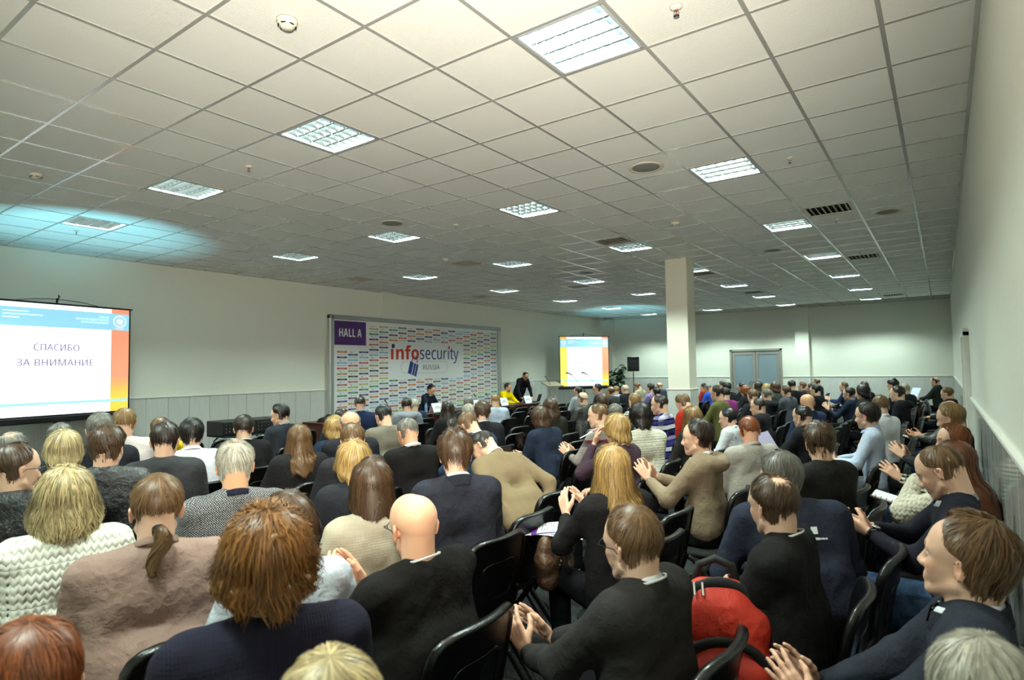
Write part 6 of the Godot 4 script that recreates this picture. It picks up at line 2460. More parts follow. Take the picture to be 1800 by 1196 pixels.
	{x=-0.609,z=-11.159,top=1.339,body=82.076,head=78.126,fine=0,hair=["short",Color("2b2019")],top_kind=["fleece",Color("1c1c20")],hood=true,neckband=Color("b0a79e"),sit="flat",label="person in black hooded sweatshirt with light neckband"},
	{x=-0.664,z=-14.571,top=1.284,body=58,head=32.61,fine=0,hair=["short",Color("a09a8c")],top_kind=["suit",Color("24262b")],collar=Color("a9adb5"),sit="flat",label="person in dark suit with collar, sitting behind the black hooded sweatshirt"},
	{x=-0.2,z=-18.963,top=1.335,body=77.562,head=70.604,fine=0,hair=["ring",Color("1a1512")],top_kind=["suit",Color("232a26")],pose="desk",sit="flat",label="person in dark green jacket at the far desk, turning to a white folder"},
	{x=0.03,z=-13.825,top=1.232,body=77.12,head=69.866,fine=0,hair=["short",Color("6b4f33")],top_kind=["fleece",Color("232427")],nod=14,lean=-3,sit="flat",label="person in dark jacket sitting by the far side door, head bowed"},
	{x=0.03,z=-9.286,top=1.223,body=77.08,head=69.8,fine=0,hair=["ring",Color("a09a8c")],top_kind=["leather",Color("2a2826")],glasses=true,pose="read",holds="notebook",hold_label="notebook on the knee of the person in dark padded jacket",legs=["jeans",Color("2a3a58")],nod=22,skin=Color("dba27e"),lean=-3,sit="flat",label="person in dark padded jacket and glasses, writing on the knee"},
	{x=0.03,z=-6.477,top=1.329,body=76.814,head=69.356,fine=1,hair=["full",Color("8a6a42")],top_kind=["suit",Color("26272b")],pose="clap",collar=Color("9fb2d8"),legs=["plain",Color("1a1a1d")],sit="crossed",nod=12,lean=-3,label="person in dark blazer over light blue shirt, clapping"},
	{x=-0.613,z=-8.133,top=1.323,body=58,head=24.311,fine=1,hair=["short",Color("6b4f33")],top_kind=["shirt",Color("d2ced2")],collar=Color("d6d2d6"),sit="flat",label="person in white shirt seen from behind, next to the black hooded sweatshirt"},
	{x=-0.621,z=-6.729,top=1.312,body=92,head=70.27,fine=1,hair=["full",Color("2b2019")],top_kind=["shirt",Color("b4bdd2")],pose="together",collar=Color("a9b8dc"),legs=["plain",Color("5a5c60")],sit="flat",label="person in pale blue shirt with hands joined, ahead of the white shirt"},
	{x=0.03,z=-5.775,top=1.21,body=98,head=108.865,fine=1,hair=["bob",Color("7a3f1c")],top_kind=["stripe_bw",Color("d9d2bf")],slim=true,pose="clap",legs=["jeans",Color("1d2940")],nod=2,lean=-3,sit="flat",label="person in cream sweater with black stripes, looking back over the row"},
	{x=0.03,z=-4.424,top=1.224,body=70.264,head=58.44,fine=1,hair=["vlong",Color("5e3218")],top_kind=["cable",Color("d0c8b6")],slim=true,pose="chin",holds="notebook",hold_label="white ring-bound notebook open on the lap of the cream knit sweater",legs=["jeans",Color("2a3a58")],nod=12,lean=-3,sit="flat",label="person in cream knit sweater holding a pen, notebook on the lap"},
	{x=-0.03,z=-3.583,top=1.292,body=94,head=73.9,fine=1,hair=["crop",Color("6b4f33")],top_kind=["knit",Color("1d1d26")],pose="phone",watch=true,holds="phone",hold_label="white mobile phone in the hands of the person in navy sweater and jeans",legs=["jeans",Color("3f5472")],sit="wide",nod=24,neckband=Color("8e9097"),lean=-3,label="person in navy sweater with white neck piping and jeans, looking at a phone"},
	{x=0.03,z=-2.204,top=1.245,body=92,head=67.869,fine=2,hair=["full",Color("6b4f33")],top_kind=["suit",Color("2a2d36")],pose="clap_low",hand_drop=0.13,collar=Color("cfd2da"),nod=-8,hs=1.05,lean=-3,sit="flat",label="person in dark suit and white collar beside the wall, clapping"},
	{x=0.03,z=-1.355,top=1.211,body=58,head=-1.925,fine=2,hair=["crop",Color("a09a8c")],top_kind=["plain",Color("8f8a7c")],nod=20,lean=-3,sit="flat",label="person in pale top low at the corner beside the wall"},
	{x=-1.452,z=-0.417,top=1.215,body=79.578,head=73.964,fine=2,hair=["short",Color("7a3f1c")],top_kind=["plain",Color("262022")],slim=true,nod=10,sit="flat",label="person in dark top at the corner, cut by the frame"},
	{x=-0.788,z=-0.607,top=1.259,body=66.645,head=52.409,fine=2,hair=["crop",Color("b9a276")],top_kind=["plain",Color("a59c88")],nod=10,sit="flat",label="person in cream top cut off by the lower frame edge"},
	{x=-0.868,z=-1.882,top=1.226,body=84,head=69.742,fine=2,hair=["short",Color("6b4f33")],top_kind=["suit",Color("2c2a29")],glasses=true,pose="clap_low",collar=Color("c6c2c8"),lanyard=true,build=1.04,legs=["plain",Color("1b1b1e")],sit="flat",label="person in charcoal suit jacket and glasses, clapping in the row by the red backpack"},
	{x=-0.579,z=-2.592,top=1.254,body=88,head=52.59,fine=2,hair=["thin",Color("4a3524")],top_kind=["fleece",Color("1a1919")],pose="crossed",lanyard=true,neckband=Color("1a1919"),build=1.2,belly=1.15,legs=["jeans",Color("3a4a66")],sit="flat",label="person in black sports jacket with white piping, arms crossed"},
	{x=-0.68,z=-3.209,top=1.253,body=38,head=50,fine=2,hair=["full",Color("6e6a62")],top_kind=["fleece",Color("2b2e3c")],pose="knee",lean=20,nod=10,neckband=Color("2b2e3c"),build=1.25,logo=true,hand_drop=0.0,sit="flat",label="person in navy jacket with a small white logo on the back, bent forward"},
]


const CHAIRS := [
	[-3.617, -0.992, "black stacking chair under the person in black leather jacket and glasses", 0],
	[-2.767, -0.925, "black stacking chair under the person in white cable-knit sweater", 0],
	[-4.467, -1.464, "black stacking chair under the person in plain black top sitting ahead of the white cable-knit", 0],
	[-3.867, -1.485, "black stacking chair under the person in black leather jacket sitting directly behind the white shirts", 0],
	[-5.117, -1.374, "black stacking chair under the person in dark ribbed sweater low under the near projection screen", 0],
	[-5.567, -1.79, "black stacking chair under the person in dark striped pullover in front of the near projection", 0],
	[-4.917, -1.83, "black stacking chair under the person in dark suit jacket below the corner", 0],
	[-5.567, -2.245, "black stacking chair under the person in pale pink shirt below the corner", 0],
	[-6.217, -2.825, "black stacking chair under the person in yellow hooded jacket sitting against the wainscot", 0],
	[-4.117, -1.916, "black stacking chair under the person in dark grey jacket with stand-up collar", 0],
	[-4.867, -2.459, "black stacking chair under the person in plain white shirt sitting alone against the bare wainscot", 0],
	[-2.767, -1.629, "black stacking chair under the person in grey and navy dotted sweater with a dark neckband", 0],
	[-5.217, -3.111, "black stacking chair under the person in black suit in front of the sound equipment", 0],
	[-6.267, -4.173, "black stacking chair under the person in dark grey cardigan with light collar tips", 0],
	[-4.167, -2.968, "black stacking chair under the person in black blazer sitting before the grey cardigan and sound", 0],
	[-2.237, -1.031, "black stacking chair under the person in rosy brown satin shirt", 0],
	[-1.367, -0.918, "black stacking chair under the person in navy ribbed sweater right beside the rosy brown shirt", 0],
	[-1.867, -1.315, "black stacking chair under the person in pale grey top half hidden between navy sweater", 0],
	[-2.067, -1.886, "black stacking chair under the person in oatmeal wool sweater", 0],
	[-1.523, -1.604, "black stacking chair under the person in black sweater and glasses", 0],
	[-2.767, -2.361, "black stacking chair under the person in dark jacket with a buckled shoulder strap", 0],
	[-3.467, -2.931, "black stacking chair under the person in dark suit sitting just ahead of the buckled shoulder", 0],
	[-4.167, -3.484, "black stacking chair under the person in dark suit", 0],
	[-4.867, -3.86, "black stacking chair under the person in dark blue jacket with a light scarf", 0],
	[-5.567, -4.51, "black stacking chair under the person in low dark top just before the banner frame", 0],
	[-6.967, -5.959, "black stacking chair under the person in navy sweater and blue shirt collar", 0],
	[-4.867, -4.505, "black stacking chair under the person in grey tweed jacket and glasses", 0],
	[-6.967, -6.913, "black stacking chair under the person in grey hooded sweatshirt facing the suited speaker", 0],
	[-7.617, -7.726, "black stacking chair under the person in navy suit beside the grey hooded sweatshirt", 0],
	[-3.467, -3.486, "black stacking chair under the person in black sweater over pale lilac collar", 0],
	[-2.067, -2.468, "black stacking chair under the person in navy suit with white shirt collar", 0],
	[-5.567, -6.328, "black stacking chair under the person in black top with low neckline and white flower clip", 0],
	[-6.267, -7.62, "black stacking chair under the person in dark top facing the middle of the banner", 0],
	[-4.867, -5.945, "black stacking chair under the person in dark jacket sitting behind the white flower clip", 0],
	[-4.167, -5.345, "black stacking chair under the person in black suit with pale collar before the pale blue", 0],
	[-6.267, -8.353, "black stacking chair under the person in pale blue shirt right in front of the presidium", 0],
	[-3.402, -4.254, "black stacking chair under the person in blue suit with head bowed next to the tan", 0],
	[-2.395, -3.594, "black stacking chair under the person in tan sweater bending far forward with elbow out", 0],
	[-3.339, -5.466, "black stacking chair under the person in dark navy quilted jacket leaning forward and clapping", 0],
	[-4.167, -6.791, "black stacking chair under the person in dark top ahead of the navy quilted jacket", 0],
	[-2.767, -5.452, "black stacking chair under the person in grey sweater with burgundy stripes", 0],
	[-2.067, -4.425, "black stacking chair under the person in plum sweater and white collar", 0],
	[-1.367, -2.924, "black stacking chair under the person in black dress", 0],
	[-2.217, -5.238, "black stacking chair under the person in speckled off-white knit sweater beside the striped blue sweater", 0],
	[-3.217, -6.76, "black stacking chair under the person in dark top half hidden beside the burgundy-striped sweater", 0],
	[-4.867, -8.927, "black stacking chair under the person in black leather jacket before the far microphone stands", 0],
	[-6.967, -12.49, "black stacking chair under the person in light grey shirt turned sideways near the lectern", 0],
	[-6.267, -12.14, "black stacking chair under the person in dark sweater and glasses seated under the far screen", 0],
	[-4.167, -8.284, "black stacking chair under the person in dark top behind the black leather jacket", 0],
	[-6.267, -12.79, "black stacking chair under the person in black leather coat under the far screen", 0],
	[-6.917, -14.431, "black stacking chair under the person in light blue shirt under the far screen", 0],
	[-6.267, -13.579, "black stacking chair under the person in charcoal jacket beside the light blue shirt", 0],
	[-3.467, -7.898, "black stacking chair under the person in black and white striped top behind the lilac shirt", 0],
	[-6.967, -15.894, "black stacking chair under the person in light beige blazer in front of the loudspeaker", 0],
	[-5.567, -13.47, "black stacking chair under the person in lilac shirt", 0],
	[-4.917, -12.251, "black stacking chair under the person in dark top just beside the column", 0],
	[-6.967, -17.507, "black stacking chair under the person in slate blue sweater against the far wainscot", 0],
	[-2.767, -7.066, "black stacking chair under the person in blue sweater with bold white and violet stripes", 0],
	[-2.767, -7.897, "black stacking chair under the person in red and black jacket with bowed head", 0],
	[-2.067, -6.216, "black stacking chair under the person in dark brown top sitting low before the column foot", 0],
	[-1.367, -4.278, "black stacking chair under the person in beige hooded jacket with plaid lining", 0],
	[-2.067, -7.466, "black stacking chair under the person in black waistcoat over white shirt", 0],
	[-1.252, -5.224, "black stacking chair under the person in light grey shirt with broad back", 0],
	[-2.767, -9.37, "black stacking chair under the person in olive green sweater sitting tall and clapping", 0],
	[-4.867, -15.518, "black stacking chair under the person in bright blue shirt behind the column", 0],
	[-5.567, -17.33, "black stacking chair under the person in red jacket far behind the column", 0],
	[-4.867, -16.692, "black stacking chair under the person in dark shirt by the far wall", 0],
	[-4.167, -14.78, "black stacking chair under the person in dark grey jacket in front of the door frame", 0],
	[-3.237, -11.428, "black stacking chair under the person in magenta sweater behind the olive sweater", 0],
	[-4.167, -16.026, "black stacking chair under the person in black suit in front of the frosted double door", 0],
	[-3.467, -13.696, "black stacking chair under the person in black jacket low before the frosted double door", 0],
	[-2.567, -10.664, "black stacking chair under the person in black cardigan behind the low black jacket", 0],
	[-3.467, -14.795, "black stacking chair under the person in black top before the curved door handle", 0],
	[-2.067, -8.928, "black stacking chair under the person in black zip jacket looking sideways", 0],
	[-3.117, -14.107, "black stacking chair under the person in white blouse before the frosted double door", 0],
	[-2.667, -12.083, "black stacking chair under the person in black hooded jacket with white hood", 0],
	[-2.767, -13.31, "black stacking chair under the person in dark green leather jacket before the second door leaf", 0],
	[-2.467, -12.822, "black stacking chair under the person in mid grey blazer with open hands", 0],
	[-2.767, -14.928, "black stacking chair under the person in black top at the edge of the double door", 0],
	[-2.844, -16.646, "black stacking chair under the person in dark suit and glasses facing sideways beside the double", 0],
	[-2.562, -16.111, "black stacking chair under the person in dark jacket and glasses beside the suit", 0],
	[-2.999, -19.735, "black stacking chair under the person in navy jacket against the far pilaster", 0],
	[-2.067, -13.605, "black stacking chair under the person in black shirt with a yellow strap and glasses", 0],
	[-1.367, -8.54, "black stacking chair under the person in navy suit", 0],
	[-1.179, -7.126, "black stacking chair under the person in black suit over blue shirt", 0],
	[-0.57, -4.198, "black stacking chair under the person in dark fleece jacket with stand-up collar", 0],
	[-2.067, -17.879, "black stacking chair under the person in navy jacket clapping against the far wainscot", 0],
	[-1.367, -12.724, "black stacking chair under the person in navy sweater with blue collar", 0],
	[-1.367, -15.365, "black stacking chair under the person in black jacket against the far wainscot behind the grey", 0],
	[-1.023, -11.419, "black stacking chair under the person in black jacket with grey patterned scarf", 0],
	[-0.713, -13.485, "black stacking chair under the person in dark jacket bowing the head by the far wainscot", 0],
	[-0.526, -11.159, "black stacking chair under the person in black hooded sweatshirt with light neckband", 0],
	[-0.581, -14.571, "black stacking chair under the person in dark suit with collar", 0],
	[-0.117, -18.963, "black stacking chair under the person in dark green jacket at the far desk", 0],
	[-0.09, -13.825, "black stacking chair under the person in dark jacket sitting by the far side door", 0],
	[-0.09, -9.286, "black stacking chair under the person in dark padded jacket and glasses", 0],
	[-0.09, -6.477, "black stacking chair under the person in dark blazer over light blue shirt", 0],
	[-0.53, -8.133, "black stacking chair under the person in white shirt seen", 0],
	[-0.537, -6.729, "black stacking chair under the person in pale blue shirt with hands joined", 0],
	[-0.09, -5.775, "black stacking chair under the person in cream sweater with black stripes", 0],
	[-0.09, -4.424, "black stacking chair under the person in cream knit sweater holding a pen", 0],
	[-0.09, -3.583, "black stacking chair under the person in navy sweater with white neck piping and jeans", 0],
	[-0.09, -2.204, "black stacking chair under the person in dark suit and white collar beside the wall", 0],
	[-0.09, -1.355, "black stacking chair under the person in pale top low at the corner beside the wall", 0],
	[-1.369, -0.417, "black stacking chair under the person in dark top at the corner", 0],
	[-0.705, -0.607, "black stacking chair under the person in cream top cut off by the lower frame edge", 0],
	[-0.784, -1.882, "black stacking chair under the person in charcoal suit jacket and glasses", 0],
	[-0.496, -2.592, "black stacking chair under the person in black sports jacket with white piping", 0],
	[-0.428, -3.209, "black stacking chair under the person in navy jacket with a small white logo on", 0],
	[-0.13, -2.86, "empty black chair beside the person in black sports jacket with white piping", 1],
	[-2.198, -2.982, "empty black chair beside the person in navy suit with white shirt collar", 1],
	[-1.503, -3.466, "empty black chair beside the person in black dress", 1],
	[-3.684, -6.097, "empty black chair beside the person in dark navy quilted jacket leaning forward and clapping", 1],
	[-5.267, -7.258, "empty black chair one seat away from the person in black top with low neckline", 1],
	[-4.783, -6.433, "empty black chair beside the person in dark jacket sitting behind the white flower clip", 1],
	[-6.258, -6.568, "empty black chair in front of the person in black top with low neckline and white", 1],
	[-5.091, -8.355, "empty black chair beside the person in black leather jacket before the far microphone stands", 1],
	[-4.883, -4.981, "empty black chair beside the person in grey tweed jacket and glasses", 1],
	[-5.644, -4.039, "empty black chair beside the person in low dark top just before the banner frame", 1],
	[-6.536, -3.533, "empty black chair beside the person in dark grey cardigan with light collar tips", 1],
	[-0.7, -4.75, "empty black chair beside the person in dark fleece jacket with stand-up collar", 1],
	[-0.7, -5.85, "empty black chair in front of the person in cream sweater with black stripes", 1],
	[-0.7, -9.15, "empty black chair in front of the person in dark padded jacket and glasses", 1],
	[-0.7, -9.7, "empty black chair behind the person in navy suit", 1],
	[-0.7, -10.25, "empty black chair one seat away from the person in black hooded sweatshirt with light neckband", 1],
	[-0.7, -11.9, "empty black chair beside the person in black jacket with grey patterned scarf", 1],
	[-0.7, -12.45, "empty black chair behind the person in navy sweater with blue collar", 1],
	[-0.7, -14.1, "empty black chair beside the person in dark suit with collar", 1],
	[-0.7, -15.2, "empty black chair behind the person in black jacket against the far wainscot behind the grey", 1],
	[-1.4, -5.85, "empty black chair beside the person in light grey shirt with broad back", 1],
	[-1.4, -8.05, "empty black chair beside the person in navy suit", 1],
	[-1.4, -9.15, "empty black chair behind the person in black zip jacket looking sideways", 1],
	[-1.4, -9.7, "empty black chair one seat away from the person in navy suit", 1],
	[-1.4, -10.25, "empty black chair one seat away from the person in black jacket with grey patterned scarf", 1],
	[-1.4, -11.9, "empty black chair one seat away from the person in navy sweater with blue collar", 1],
	[-1.4, -13.55, "empty black chair behind the person in black shirt with a yellow strap and glasses", 1],
	[-1.4, -14.1, "empty black chair in front of the person in dark jacket bowing the head", 1],
	[-1.4, -14.65, "empty black chair beside the person in black jacket against the far wainscot behind the grey", 1],
	[-2.1, -8.05, "empty black chair beside the person in black waistcoat over white shirt", 1],
	[-2.1, -9.7, "empty black chair behind the person in olive green sweater sitting tall and clapping", 1],
	[-2.1, -11.35, "empty black chair behind the person in black cardigan behind the low black jacket", 1],
	[-2.1, -14.1, "empty black chair beside the person in black shirt with a yellow strap and glasses", 1],
	[-2.1, -14.65, "empty black chair behind the person in black top at the edge of the double door", 1],
	[-2.8, -3.1, "empty black chair in front of the person in tan sweater bending far forward with elbow", 1],
	[-2.8, -4.75, "empty black chair beside the person in grey sweater with burgundy stripes", 1],
	[-3.5, -2, "empty black chair behind the person in dark grey jacket with stand-up collar", 1],
	[-3.5, -9.15, "empty black chair in front of the person in olive green sweater sitting tall and clapping", 1],
	[-3.5, -9.7, "empty black chair in front of the person in black cardigan behind the low black jacket", 1],
	[-3.5, -10.25, "empty black chair one seat away from the person in magenta sweater behind the olive sweater", 1],
	[-3.5, -11.9, "empty black chair beside the person in magenta sweater behind the olive sweater", 1],
	[-3.5, -12.45, "empty black chair in front of the person in black hooded jacket with white hood", 1],
	[-3.5, -13, "empty black chair beside the person in black jacket low before the frosted double door", 1],
	[-4.2, -4.2, "empty black chair beside the person in dark suit", 1],
	[-4.2, -4.75, "empty black chair beside the person in black suit with pale collar before the pale blue", 1],
	[-4.2, -7.5, "empty black chair beside the person in dark top ahead of the navy quilted jacket", 1],
	[-4.2, -9.15, "empty black chair behind the person in black leather jacket before the far microphone stands", 1],
	[-4.2, -9.7, "empty black chair in front of the person in dark top behind the black leather jacket", 1],
	[-4.2, -13, "empty black chair in front of the person in black jacket low before the frosted double", 1],
	[-4.2, -13.55, "empty black chair two rows ahead of the person in white blouse before the frosted double", 1],
	[-4.9, -10.8, "empty black chair behind the person in dark top just beside the column", 1],
	[-4.9, -11.35, "empty black chair one seat away from the person in dark top just beside the column", 1],
	[-4.9, -13, "empty black chair beside the person in dark top just beside the column", 1],
	[-4.9, -14.1, "empty black chair behind the person in lilac shirt", 1],
	[-4.9, -14.65, "empty black chair in front of the person in dark grey jacket in front", 1],
	[-5.6, -5.3, "empty black chair one seat away from the person in low dark top just", 1],
	[-5.6, -9.7, "empty black chair in front of the person in black leather jacket before the far microphone", 1],
	[-5.6, -10.8, "empty black chair behind the person in dark sweater and glasses seated under the far screen", 1],
	[-5.6, -11.35, "empty black chair in front of the person in dark top just beside the column", 1],
	[-5.6, -11.9, "empty black chair behind the person in black leather coat under the far screen", 1],
	[-5.6, -14.65, "empty black chair in front of the person in bright blue shirt behind the column", 1],
	[-5.6, -15.2, "empty black chair two rows ahead of the person in dark grey jacket in front", 1],
	[-6.3, -1.45, "empty black chair in front of the person in dark striped pullover in front", 1],
	[-6.3, -2, "empty black chair in front of the person in pale pink shirt below the corner", 1],
	[-6.3, -4.75, "empty black chair in front of the person in low dark top just before the banner", 1],
	[-6.3, -9.15, "empty black chair one seat away from the person in pale blue shirt right in front", 1],
	[-6.3, -10.25, "empty black chair in front of the person in dark sweater and glasses seated", 1],
	[-6.3, -10.8, "empty black chair behind the person in light grey shirt turned sideways near the lectern", 1],
	[-6.3, -11.35, "empty black chair one seat away from the person in dark sweater and glasses seated", 1],
	[-6.3, -14.1, "empty black chair beside the person in charcoal jacket beside the light blue shirt", 1],
	[-6.3, -14.65, "empty black chair behind the person in light blue shirt under the far screen", 1],
	[-6.3, -15.2, "empty black chair behind the person in light beige blazer in front of the loudspeaker", 1],
	[-7, -1.45, "empty black chair two rows ahead of the person in dark striped pullover in front", 1],
	[-7, -2, "empty black chair in front of the person in yellow hooded jacket sitting against the wainscot", 1],
	[-7, -2.55, "empty black chair two rows ahead of the person in pale pink shirt below the corner", 1],
	[-7, -4.75, "empty black chair in front of the person in dark grey cardigan with light collar tips", 1],
	[-7, -8.05, "empty black chair behind the person in navy suit beside the grey hooded sweatshirt", 1],
	[-7, -8.6, "empty black chair in front of the person in pale blue shirt right in front", 1],
	[-7, -9.15, "empty black chair in front of the person in dark top facing the middle", 1],
	[-7, -9.7, "empty black chair two rows ahead of the person in black leather jacket before the far", 1],
	[-7, -10.25, "empty black chair in front of the person in light grey shirt turned sideways", 1],
	[-7, -10.8, "empty black chair in front of the person in black leather coat under the far screen", 1],
	[-7, -11.35, "empty black chair one seat away from the person in light grey shirt turned sideways", 1],
	[-7, -13, "empty black chair beside the person in light grey shirt turned sideways near the lectern", 1],
	[-7, -13.55, "empty black chair in front of the person in charcoal jacket beside the light blue shirt", 1],
	[-7, -15.2, "empty black chair beside the person in light beige blazer in front of the loudspeaker", 1],
	[-7.7, -1.45, "empty black chair two rows ahead of the person in yellow hooded jacket sitting against", 1],
	[-7.7, -2, "empty black chair two rows ahead of the person in dark grey cardigan with light collar", 1],
	[-7.7, -3.1, "empty black chair two rows ahead of the person in black suit in front", 1],
	[-7.7, -3.65, "empty black chair two rows ahead of the person in low dark top just", 1],
	[-7.7, -4.2, "empty black chair in front of the person in navy sweater and blue shirt collar", 1],
	[-7.7, -4.75, "empty black chair in front of the person in grey hooded sweatshirt facing the suited speaker", 1],
	[-7.7, -5.3, "empty black chair two rows ahead of the person in black top with low neckline", 1],
	[-7.7, -5.85, "empty black chair in front of the person in navy suit beside the grey hooded sweatshirt", 1],
	[-7.7, -6.4, "empty black chair two rows ahead of the person in dark top facing the middle", 1],
	[-7.7, -6.95, "empty black chair one seat away from the person in navy suit beside the grey hooded", 1],
	[-7.7, -8.6, "empty black chair two rows ahead of the person in pale blue shirt right in front", 1],
	[-7.7, -9.15, "empty black chair two rows ahead of the person in dark sweater and glasses seated", 1],
	[-7.7, -9.7, "empty black chair two rows ahead of the person in black leather coat under the far", 1],
	[-7.7, -10.25, "empty black chair two rows ahead of the person in dark top just beside the column", 1],
	[-7.7, -10.8, "empty black chair two rows ahead of the person in charcoal jacket beside the light blue", 1],
	[-7.7, -11.35, "empty black chair two rows ahead of the person in lilac shirt", 1],
	[-7.7, -11.9, "empty black chair in front of the person in light blue shirt under the far screen", 1],
	[-7.7, -12.45, "empty black chair in front of the person in light beige blazer in front", 1],
	[-7.7, -13, "empty black chair two rows ahead of the person in bright blue shirt behind the column", 1],
	[-7.7, -13.55, "empty black chair in front of the person in slate blue sweater against the far wainscot", 1],
	[-7.7, -14.65, "empty black chair two rows ahead of the person in red jacket far behind the column", 1],
	[-7.7, -15.2, "empty black chair two rows ahead of the person in dark shirt by the far wall", 1],
]


const FLYERS := [
	[-0.15, -2.81, -0.6, "empty chair beside the person in black sports jacket with white"],
	[-2.218, -2.932, -0.3, "empty chair beside the person in navy suit with white shirt"],
	[-1.523, -3.416, 0.3, "empty chair beside the person in black dress"],
	[-2.82, -4.7, 0.6, "empty chair beside the person in grey sweater with burgundy stripes"],
	[-2.12, -8, 0.9, "empty chair beside the person in black waistcoat over white shirt"],
]


func build_chairs_and_people() -> void:
	var proto := make_chair()
	var first := true
	for c in CHAIRS:
		var o: Node3D = proto if first else copy_of(proto, "stacking_chair")
		first = false
		var jit := sin(c[0] * 91.0 + c[1] * 57.0) * 0.05
		o.position = Vector3(c[0], 0, c[1])
		o.rotation.y = PI / 2 + jit
		tag(o, c[2], "chair", ["chairs that listeners sit on", "empty chairs among the rows"][c[3]])
	for p in PEOPLE:
		var d: Dictionary = p.duplicate()
		d.group = "seated listeners"
		make_person(d)
	build_speakers()


func build_speakers() -> void:
	var dark := Color("1c2230")
	make_person({x = -10.27, z = -10.9, top = 1.33, body = -80.0, head = -86.0, nod = 20.0, fine = 1, pose = "desk", lean = 14.0, hair = ["full", Color("1a1512")], top_kind = ["suit", dark], collar = Color("cfd4de"), skin = Color("d6a182"), label = "person in dark suit and tie sitting at the presidium table before the banner"})
	make_person({x = -10.27, z = -14.1, top = 1.28, body = -85.0, head = -75.0, nod = 8.0, fine = 1, pose = "desk", lean = 10.0, hair = ["full", Color("3a342e")], top_kind = ["fleece", Color("e6c800")], hood = true, beard = true, build = 1.12, skin = Color("d6a182"), label = "person in bright yellow hoodie with folded hands at the presidium table"})
	make_person({x = -10.3, z = -15.05, top = 1.6, body = -100.0, head = -115.0, nod = 30.0, fine = 1, standing = true, pose = "desk", lean = 26.0, hair = ["thin", Color("1f1a16")], top_kind = ["suit", Color("1b1a20")], collar = Color("c9bcc4"), beard = true, glasses = true, skin = Color("d6a182"), label = "person in black suit standing and leaning on the presidium table over the laptop"})
	for a in [[-10.9, "under the person in suit and tie at the presidium table"], [-14.1, "under the person in yellow hoodie at the presidium table"]]:
		var o: Node3D = copy_of(get_node("stacking_chair"), "stacking_chair")
		o.position = Vector3(-10.35, 0, a[0])
		o.rotation.y = -PI / 2
		tag(o, "black stacking chair " + a[1], "chair", "chairs behind the presidium table")


func flyer_texture() -> ImageTexture:
	var im := Image.create(128, 64, false, Image.FORMAT_RGB8)
	for y in 64:
		for x in 128:
			im.set_pixel(x, y, Color(0.55, 0.75, 0.92).lerp(Color(0.9, 0.95, 1.0), clampf((x + y * 0.8) / 150.0, 0, 1)))
	for r in 7:
		im.fill_rect(Rect2i(44, 8 + r * 7, 34 + (r * 13) % 20, 2), Color(0.5, 0.6, 0.75))
	im.fill_rect(Rect2i(12, 14, 18, 14), Color(0.85, 0.7, 0.8))
	im.fill_rect(Rect2i(98, 30, 22, 18), Color(0.85, 0.72, 0.86))
	return ImageTexture.create_from_image(im)


func sheet(called: String, at: Vector3, size: Vector3, bs: Basis, m: Material, label: String, cat: String, group := "") -> Node3D:
	var g := G.new()
	g.box(Vector3.ZERO, size, minf(0.001, size.y * 0.4))
	var o := put(called, g, m, self)
	o.transform = Transform3D(bs, at)
	tag(o, label, cat, group)
	return o


func build_small_things() -> void:
	var paper := std("paper_white", Color(0.9, 0.9, 0.92), 0.7)
	var blue := std("flyer_print", Color.WHITE, 0.5)
	blue.albedo_texture = flyer_texture()
	for a in FLYERS:
		sheet("flyer", Vector3(a[0], 0.4685, a[1]), Vector3(0.1, 0.0015, 0.21), Basis(Vector3.UP, a[2]), blue, "pale blue flyer on the " + a[3], "flyer", "pale blue flyers left on seats")
	build_backpack()
	build_handbag()
	coat("draped_coat", "cream coat hanging over a chair back at the edge of the frame", Vector3(-1.72, 0, -0.42), PI / 2, Color("cdbf9c"), false, false)
	coat("puffer_coat", "black quilted coat draped over a chair before the far desk", Vector3(-0.55, 0, -15.2), PI / 2, Color("17171a"), false, true)
	# the far desk with its white folder
	var wood := std("mahogany", Color(0.3, 0.115, 0.075), 0.35)
	var o := base("desk", Vector3(-0.72, 0, -19.25))
	tag(o, "small dark wooden desk by the far corner, in front of the dark green jacket", "desk")
	var g := G.new()
	g.box(Vector3(0, 0.73, 0), Vector3(0.5, 0.03, 1.0), 0.005)
	put("desktop", g, wood, o)
	for s in [-1, 1]:
		g = G.new()
		g.box(Vector3(0, 0.357, s * 0.46), Vector3(0.44, 0.715, 0.03), 0.003)
		put("side_panel", g, wood, o)
	sheet("folder", Vector3(-0.66, 0.9, -19.42), Vector3(0.3, 0.006, 0.34), Basis(Vector3.UP, 0.6) * Basis(Vector3.BACK, 1.15), std("folder_white", Color(0.86, 0.88, 0.97), 0.5), "white open folder held upright over the far desk", "folder")


